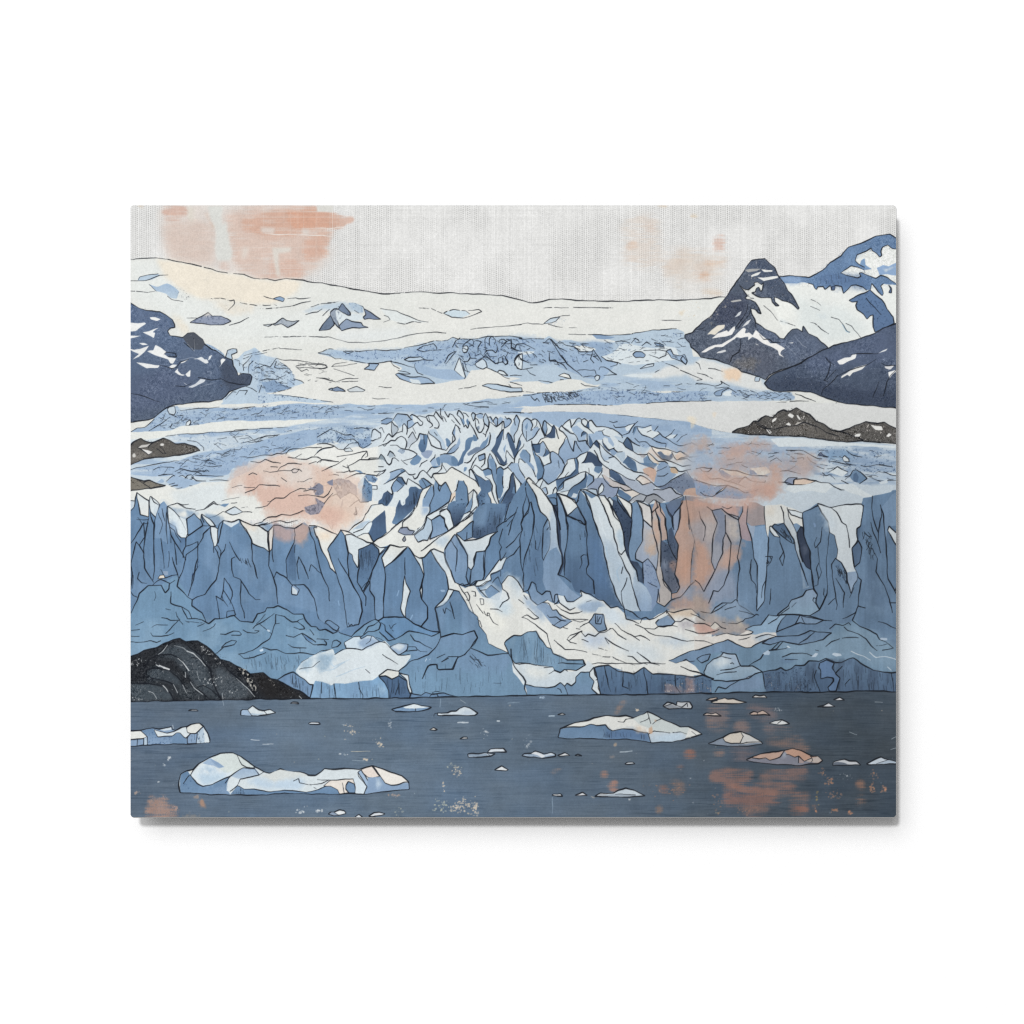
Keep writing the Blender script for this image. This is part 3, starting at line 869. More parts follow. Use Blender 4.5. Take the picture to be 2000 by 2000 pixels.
# ------------------------------------------------------------------ mountains and rocks
draw('''
part printed_mountain dark slate mountain with white snow streaks at the left edge of the picture
o m1/m0 2.2 @00 -20 945 20 955 60 975 110 1000 170 1018 300 1035 360 1065 420 1110 440 1150 445 1185 400 1190 375 1220 400 1265 515 1275 560 1240 620 1235 660 1262 710 1290 728 1340 790 1395 830 1405 920 1465 @01 985 40 995 90 1030 150 1040 185 1080 168 1150 178 1175 200 1165 240 1150 275 1070 300 960 340 920 385 880 410 760 435 640 440 520 460 430 470 370 495 300 540 250 585 200 605 -20 636
w #61718d .8 10 .4 @00 20 955 170 1018 360 1065 440 1150 375 1220 300 1180 150 1120 20 1130
k #b4bfcf .12 @00 20 1000 300 1060 430 1150 380 1260 300 1330 100 1250 20 1100
k #2c3548 .25 @00 20 955 300 1035 440 1150 400 1265 300 1200 100 1100
w #5a6680 .7 10 .3 @01 20 200 300 140 600 160 620 350 400 420 20 560
w #495263 .8 6 .5 @01 890 0 985 60 1030 150 1040 185 1080 168 1150 178 1175 200 1150 275 1070 300 960 330 880 240 860 120
k #1e2430 .3 @01 890 0 985 60 1030 150 1150 178 1175 200 1150 275 960 330 880 410 860 200
g 34 @00 20 955 300 1035 440 1150 728 1340 @01 985 40 1175 200 880 410 20 640
k #8d95a4 .1 @01 40 300 400 420 900 340 1150 240 1000 80 500 200 30 200
f #535964 @00 515 1275 560 1240 620 1235 660 1262 710 1290 728 1340 700 1385 640 1395 580 1370 540 1320
k #8f9199 .22 @00 515 1275 620 1235 728 1340 640 1395 540 1320
l 1.6 @00 525 1325 580 1370 620 1405 630 1330 615 1290
c #c8cdd3 1.2 @00 560 1340 600 1385 630 1408
c #a5abb3 1.1 @00 622 1300 630 1390
l 1.8 @00 728 1340 790 1395 830 1405
f #e9ebea @00 205 1085 250 1082 310 1105 270 1118 220 1105
f #e9ebea @00 -20 1140 100 1142 160 1135 180 1145 120 1182 80 1215 -20 1222
f #e9ebea @00 145 1228 200 1220 295 1188 240 1230 265 1238 248 1282 200 1255
f #e9ebea @00 -20 1262 125 1258 60 1280 -20 1292
f #e9ebea @00 105 1330 150 1325 190 1342 140 1350
f #e9ebea @00 -20 1370 60 1395 120 1385 200 1352 150 1420 110 1460 45 1484 110 1435 60 1415
f #e9ebea @00 200 1402 240 1397 258 1350 310 1370 365 1410 340 1435 380 1465 462 1475 432 1525 400 1522 380 1490 310 1465 250 1440 175 1410
f #e9ebea @01 78 65 150 70 230 88 298 95 285 117 180 120
f #e9ebea @01 390 105 425 83 472 83 430 124
f #e9ebea @01 500 66 585 28 540 62 510 72
f #e9ebea @01 445 150 482 116 475 140 505 175 545 185 520 193 480 180
f #e9ebea @01 545 178 590 136 590 202 565 202
f #e2e6e8 @01 620 40 700 10 730 40 750 40 765 70 735 80 690 48 660 35
f #e2e6e8 @01 758 52 765 10 795 -4 778 35
f #e9ebea @01 855 122 880 80 880 40 900 25 927 38 890 75
f #d2d8de @01 572 292 640 265 690 222 738 228 720 250 670 270 612 300
f #d2d8de @01 525 250 583 282 540 264
l 1.7 @00 340 1435 360 1412 450 1425 465 1460 380 1460
l 1.6 @01 668 210 790 225 880 222 960 255 1060 272 1145 268
l 1.4 @01 450 290 540 285 600 262
l 1.4 @01 30 360 110 372 200 405 250 420 300 440
l 1.4 @01 470 100 500 60 580 35
l 1.5 @01 300 95 420 120 470 110
c #9aa4b4 1. @01 680 290 780 262 820 250
c #9aa4b4 1. @00 440 1500 500 1490 600 1470 690 1490
part printed_mountain pale blue far mountain with snowfields in the upper right corner
f #e6e9e5 @30 780 695 990 705 1060 715 1210 630 1370 505 1570 380 1830 300 1910 350 @31 1910 100 1000 100 @30 850 1300 700 900
w #d9e1e0 .7 10 .3 @30 900 900 1400 1000 1650 1200 1300 1340 1000 1200
w #eef0ea .7 8 .3 @30 640 930 900 900 950 1050 800 1250 650 1150
f #6a86aa/#6d8aae @30 785 700 880 695 990 705 1060 715 1130 680 1210 630 1260 570 1370 505 1440 425 1570 380 1700 322 1825 300 1910 355 1910 445 1845 435 1810 405 1760 430 1745 470 1755 500 1735 515 1700 480 1665 460 1655 435 1580 470 1515 500 1500 555 1550 590 1600 600 1660 632 1580 638 1530 612 1465 597 1400 640 1360 665 1420 690 1520 720 1555 700 1540 670 1570 665 1650 700 1700 718 1740 690 1810 715 1910 785 1830 780 1760 770 1740 790 1770 860 1760 880 1720 850 1680 790 1660 770 1645 830 1600 830 1570 800 1520 785 1465 785 1430 820 1385 862 1370 800 1310 790 1300 830 1275 837 1270 790 1215 827 1200 795 1150 795 1140 825 1120 815 1100 780 1060 770 990 757 960 770 830 768
g 34 @30 785 700 1210 630 1570 380 1830 300 1900 340 1900 780 1600 840 1000 800
f #7f9fc4 @30 1550 590 1560 550 1590 528 1600 590 1660 632 1600 625
w #8fa9cb .8 4 .4 @30 790 700 1060 718 1000 760 840 768
w #5c769c .7 8 .4 @30 1300 660 1600 700 1640 830 1400 800 1200 780 1130 700
w #7d9cc2 .7 8 .4 @30 1400 500 1500 440 1600 470 1500 520 1450 590 1350 640
k #39506f .3 @30 1060 715 1440 425 1825 300 1900 345 1880 440 1700 480 1500 555 1370 665 1650 700 1640 830 1400 820 1100 780
k #a8bfdb .18 @30 1060 715 1440 425 1825 300 1900 345 1880 440 1700 480 1500 555 1370 665 1650 700 1640 830 1400 820 1100 780
f #8fabce @30 1700 622 1760 590 1820 605 1900 565 1900 690 1800 680 1730 690 1715 650
w #e6e9e5 .8 2 .8 @30 1760 640 1884 610 1884 622 1780 660
h 26 8 85 1.3 @30 1080 720 1350 650 1500 720 1380 800 1150 780
l 2.2 @30 785 700 880 697 990 705 1060 715 1130 680 1210 630 1260 570 1370 505 1440 425 1570 380 1700 322 1825 300 1910 355
l 2 @30 1910 445 1845 435 1810 405 1760 430 1745 470 1755 500 1735 515 1700 480 1665 460 1655 435 1580 470 1515 500 1500 555 1550 592 1590 612
l 2 @30 1360 665 1420 690 1520 720 1555 700 1540 670 1570 665 1650 700 1700 718 1740 690 1810 715 1910 785
l 1.6 @30 1360 665 1400 640 1465 597 1530 612 1590 640 1595 665
l 2 @30 1060 770 1100 780 1120 815 1140 825 1150 795 1200 795 1215 827 1270 790 1275 837 1300 830 1310 790 1370 800 1385 862 1430 820 1465 785 1520 785 1570 800 1600 830
l 2 @30 1645 830 1660 770 1680 790 1720 850 1760 880 1770 860 1740 790 1760 770
o #55688a 1.6 @30 1815 780 1842 810 1848 862 1818 855 1832 822
o #55688a 1.6 @30 1280 800 1312 795 1305 835 1275 835
o #617da3/#5c7496 2.2 @30 1640 830 1700 880 1750 920 1800 1010 1860 1085 1875 1145 1810 1175 1760 1195 1690 1225 1670 1180 1665 1060 1640 1070 1610 1105 1580 1060 1520 1020 1505 980 1520 940 1470 948 1440 930 1500 900 1560 870 1610 845
k #33445f .3 @30 1640 830 1800 1010 1875 1145 1690 1225 1660 1060 1520 1020 1510 900
l 2 @30 1600 905 1640 950 1690 1000 1745 1060
l 1.4 @30 1810 1020 1850 1080
f #617da3 @30 1690 790 1730 830 1765 880 1740 860
d 1.3 @30 640 980 700 1030 770 1115 870 1150 930 1170
d 1.3 @30 1085 920 1140 945 1175 975
d 1.3 @30 1085 985 1150 1015 1170 1025
l 1.6 @30 1270 1085 1340 1110 1390 1160 1420 1215 1445 1225
c #7ba6c2 2 @30 1380 1160 1415 1215 1440 1226
d 1.5 @30 1070 1138 1120 1150 1180 1200 1255 1245
l 1.4 @30 1415 1145 1470 1170 1490 1210 1520 1240 1555 1280
w #c5d1d6 .7 3 .4 @30 780 1115 830 1120 890 1160 820 1145
w #c9d6dc .7 4 .5 @30 1130 1060 1220 1060 1240 1090 1150 1080
part printed_mountain sharp dark horn peak streaked with snow in the picture
o #5c6677 2.2 @30 530 548 655 527 690 580 740 620 765 680 785 700 830 770 865 840 900 870 935 930 975 1000 960 1012 900 955 860 935 810 925 770 905 735 897 740 940 778 975 750 978 715 940 705 905 612 903 560 880 525 855 560 850 565 820 590 805 612 845 630 830 640 765 620 785 580 758 545 762 550 790 525 800 490 830 450 825 405 790 440 830 480 880 460 895 470 915 520 925 560 945 600 1005 617 1055 590 1045 560 1015 515 1005 525 1050 550 1100 560 1140 650 1195 740 1240 790 1285 830 1290 870 1235 905 1200 950 1195 1000 1225 1010 1170 1030 1195 1060 1240 1140 1275 1180 1320 1250 1372 1130 1430 920 1546 @31 800 130 690 190 660 230 600 195 500 170 430 150 390 115 310 85 200 45 110 25 65 20 @30 50 1470 20 1420 -47 1370 -52 1330 -107 1275 -107 1250 -40 1235 0 1185 60 1130 145 1075 180 1030 230 960 300 870 400 720 470 625
w #5e6b82 .85 8 .4 @30 560 1145 740 1245 830 1295 905 1205 950 1200 1140 1280 1245 1370 920 1540 820 1460 760 1340 600 1250
w #515d72 .8 8 .4 @30 530 550 660 530 760 690 900 880 960 1000 800 910 700 860 640 740 560 720 460 640
w #4a5064 .7 8 .5 @30 300 870 450 900 500 1000 420 1150 200 1180 120 1100
w #5c6170 .6 10 .6 @30 300 1400 600 1320 800 1450 @31 700 190 400 120 200 45
w #867f74 .45 6 .9 @31 300 30 500 10 620 60 500 140 380 100
k #171c28 .34 @30 530 548 655 527 765 680 900 870 970 1000 860 935 700 860 640 740 450 700 300 870 180 1030 0 1190 100 1230 400 1100 500 950
k #a9aeb8 .15 @30 530 548 655 527 765 680 900 870 970 1000 860 935 700 860 640 740
k #b3aca2 .3 @30 100 1100 230 960 300 900 300 960 180 1120 130 1180
k #b3aca2 .2 @30 470 640 600 630 560 700 620 800 560 880 440 800
g 42 @30 530 540 660 520 790 700 980 1010 1250 1370 @31 700 230 0 0 @30 -110 1260 200 980
f #a6a7a6 @30 462 636 540 625 612 630 570 652 490 658
f #e8e9e5 @30 520 690 570 670 612 660 590 690 525 707
f #e8e9e5 @30 610 635 650 640 720 645 720 657 640 662
f #e8e9e5 @30 578 710 640 720 700 700 772 695 772 712 700 730 640 752
f #b9b9b6 @30 320 930 420 920 430 935 340 945
f #e3ddcf @30 105 1247 150 1200 200 1165 272 1158 265 1188 210 1222 180 1252 140 1242
f #ecebe8 @30 148 1287 200 1240 290 1208 300 1225 362 1168 372 1200 340 1250 260 1272
f #ecebe8 @30 48 1412 120 1370 170 1350 240 1345 330 1290 400 1230 450 1183 472 1198 460 1240 500 1233 530 1260 558 1208 600 1240 660 1280 700 1330 760 1330 835 1383 800 1402 790 1430 835 1473 780 1442 770 1400 700 1360 640 1332 580 1292 530 1272 485 1307 490 1272 420 1282 380 1272 320 1322 250 1367 180 1367 90 1418
f #d9dbdd @30 190 1422 210 1405 270 1390 282 1405 240 1422
f #d2d7da @30 358 1087 390 1040 427 1023 410 1062
f #d9dbdd @30 433 1182 470 1130 517 1103 490 1150
f #e3e4e2 @30 555 1328 600 1357 565 1342
f #cfd2d4 @30 870 1325 922 1320 915 1335
l 1.7 @30 490 965 480 1020 430 1100 370 1190
l 1.7 @30 520 990 500 1060 440 1130 400 1190
l 1.7 @30 550 1100 560 1190
l 1.8 @30 415 1290 415 1360 400 1410 340 1450 320 1500 @31 330 40 310 75
l 1.7 @30 600 1250 640 1290 690 1290 730 1320 800 1320
l 1.5 @30 510 905 545 908
c #a8b0be 1.1 @30 840 1345 940 1440
c #a8b0be 1.1 @30 930 1270 1000 1350 1040 1370
c #8d99b0 1. @30 1000 1260 1060 1340
d 1.4 @30 0 1200 60 1190 90 1170
part printed_mountain smooth dark blue hill in front of the horn peak
o #56637a/#4c586c 2.4 @30 1910 1138 1800 1180 1690 1235 1560 1285 1400 1325 1300 1355 1200 1400 1050 1475 930 1546 @31 1000 65 880 110 770 155 690 210 650 265 680 310 740 335 850 335 980 332 1080 345 1170 375 1270 410 1340 440 1450 455 1600 465 1700 480 1910 496
w #5c6984 .7 10 .5 @30 1300 1400 1700 1250 1884 1200 1884 1500 1500 1546 @31 1000 120 1000 60
w #414b60 .75 8 .5 @31 660 265 720 330 980 332 1200 375 1450 455 1884 490 1884 350 1600 330 1200 260 900 200
k #1d2534 .36 @31 660 265 740 335 1080 345 1340 440 1884 494 1884 330 1400 330 1100 220 800 180
k #93a0b8 .12 @31 700 220 1100 60 1884 -100 1884 300 1300 300 900 300
g 30 @30 1900 1140 1300 1350 @31 650 265 1400 450 1900 500
f #e8eaea @30 1335 1502 1400 1470 1450 1465 1470 1440 1512 1433 1500 1470 1440 1500 1380 1537 1355 1537
f #dfe2e3 @30 1718 1427 1760 1400 1808 1383 1790 1405
f #e4e4e0 @31 1373 214 1375 195 1440 155 1500 115 1610 78 1570 130 1480 160 1450 197 1430 180
f #d9dadb @31 1775 98 1872 92 1830 127 1790 117
f #ecedeb @31 1810 150 1910 125 1850 180 1820 217
f #ecedeb @31 1335 55 1380 35 1460 15 1490 -4 1512 -14 1500 20 1440 50 1380 90
l 1.6 @30 1460 1440 1510 1430 1570 1425 1660 1425 1720 1428
l 1.8 @30 1220 1470 1240 1500 1265 1520 @31 1265 80 1240 170 1210 232
l 1.6 @31 1205 232 1240 240
l 1.8 @31 1180 370 1200 320 1280 250 1340 190
l 1.6 @31 1322 135 1270 180 1235 225
l 1.8 @31 1890 130 1830 190 1800 240 1785 310 1765 380
l 1.5 @31 1340 195 1440 145 1610 85 1700 35
l 1.5 @31 1745 70 1790 92 1880 92
l 1.4 @31 1670 400 1700 300 1720 240
l 1.4 @30 1220 1470 1300 1540
part printed_rock brown grey rock ridge with small snow patches right of the glacier
o r0 2.6 @31 1350 715 1440 690 1500 655 1600 622 1710 645 1770 628 1830 660 1910 700 1910 834 1780 825 1580 808 1450 780
o r0 2.8 @31 340 730 390 695 500 655 540 618 580 625 620 590 660 568 720 580 770 530 830 510 865 525 900 520 945 490 1000 525 1065 555 1130 620 1200 645 1280 700 1360 715 1440 745 1520 775 1580 800 1500 815 1420 815 1240 795 1110 780 1010 765 880 755 760 755 640 745 460 740
w #87817a .6 6 .5 @31 760 700 1020 630 1300 740 1400 800 1100 770 800 740
w #57534f .8 5 .5 @31 360 725 540 630 700 720 560 738
w #5b5651 .6 4 .5 @31 840 600 960 600 960 650 840 640
w #4f4a47 .6 4 .5 @31 1720 650 1800 680 1820 730 1740 720
k #1f1d1c .42 @31 340 730 540 618 660 568 830 510 945 490 1065 555 1200 645 1360 715 1580 800 1420 815 880 755
k #1f1d1c .38 @31 1360 712 1600 622 1770 628 1890 690 1890 832 1580 808
k #c9c3b8 .16 @31 340 730 540 618 660 568 830 510 945 490 1065 555 1200 645 1360 715 1580 800 1420 815 880 755
k #c9c3b8 .2 @31 1360 712 1600 622 1770 628 1890 690 1890 832 1580 808
g 84 @31 340 730 830 500 1000 490 1360 690 1600 610 1900 700 1900 840 800 760
f #e8e8e4 @31 718 612 740 588 762 583 757 610 723 637
f #e8e8e4 @31 862 562 890 538 928 560 910 587 880 572
f #e8e8e4 @31 946 563 965 563 988 600 975 607
f #e8e8e4 @31 843 652 870 632 892 650 886 666
f #e8e8e4 @31 658 697 690 700 717 720 695 736
f #b9b6af @31 930 652 960 628 1008 628 960 655
f #e8e8e4 @31 1640 650 1690 665 1748 668 1760 705 1690 702
f #e8e8e4 @31 1488 757 1510 740 1553 738 1540 767 1500 772
f #e8e8e4 @31 1790 762 1825 730 1852 750 1815 768
l 2 @31 750 690 870 665 950 660 1020 625 1120 660 1230 720 1340 760
l 1.9 @31 580 640 640 670 700 720
l 1.8 @31 560 640 640 690 750 690
l 1.8 @31 590 630 620 590
l 1.5 @31 1120 660 1140 720
l 1.8 @31 720 580 730 590
part printed_rock small grey rock knoll at the left edge above the ice cliff
o r0 2.6 @01 -20 870 20 850 50 820 125 780 150 798 220 820 260 810 340 780 400 805 450 835 540 835 640 860 685 895 600 915 490 935 340 955 250 960 130 985 -20 1045
w #6d6964 .7 5 .5 @01 200 850 340 790 450 840 640 870 600 905 350 940 250 900
w #918c85 .7 5 .5 @01 30 930 200 900 300 940 200 960 30 1010
k #232120 .42 @01 20 850 125 780 260 810 340 780 450 835 640 860 685 895 490 935 130 985 20 1030
k #c9c3b8 .15 @01 20 850 125 780 260 810 340 780 450 835 640 860 685 895 490 935 130 985 20 1030
g 84 @01 20 850 125 780 340 770 680 895 20 1040
f #c9c8c4 @01 95 874 130 845 217 828 180 862
f #e4e4e2 @01 128 880 190 895 238 915 205 937 170 917
f #d8d7d3 @01 308 837 325 830 348 838 340 853 310 852
f #d0cfcb @01 45 935 62 918 77 950 60 960 45 958
l 1.9 @01 95 874 125 880 200 938 240 910
l 1.9 @01 240 820 200 850 195 870
l 1.8 @01 270 880 330 920 370 915
l 1.5 @01 300 860 340 885 360 920
part printed_rock olive brown rock spit tapering to a point at the left edge
o #7d7970 2.6 @01 -20 1140 20 1145 80 1160 150 1188 200 1180 280 1205 355 1222 300 1240 210 1255 20 1275 -20 1276
k #2b2926 .3 @01 20 1145 150 1188 280 1205 355 1222 210 1255 20 1275
l 1.9 @01 80 1160 150 1210 210 1250
l 1.7 @01 150 1200 200 1180
''')

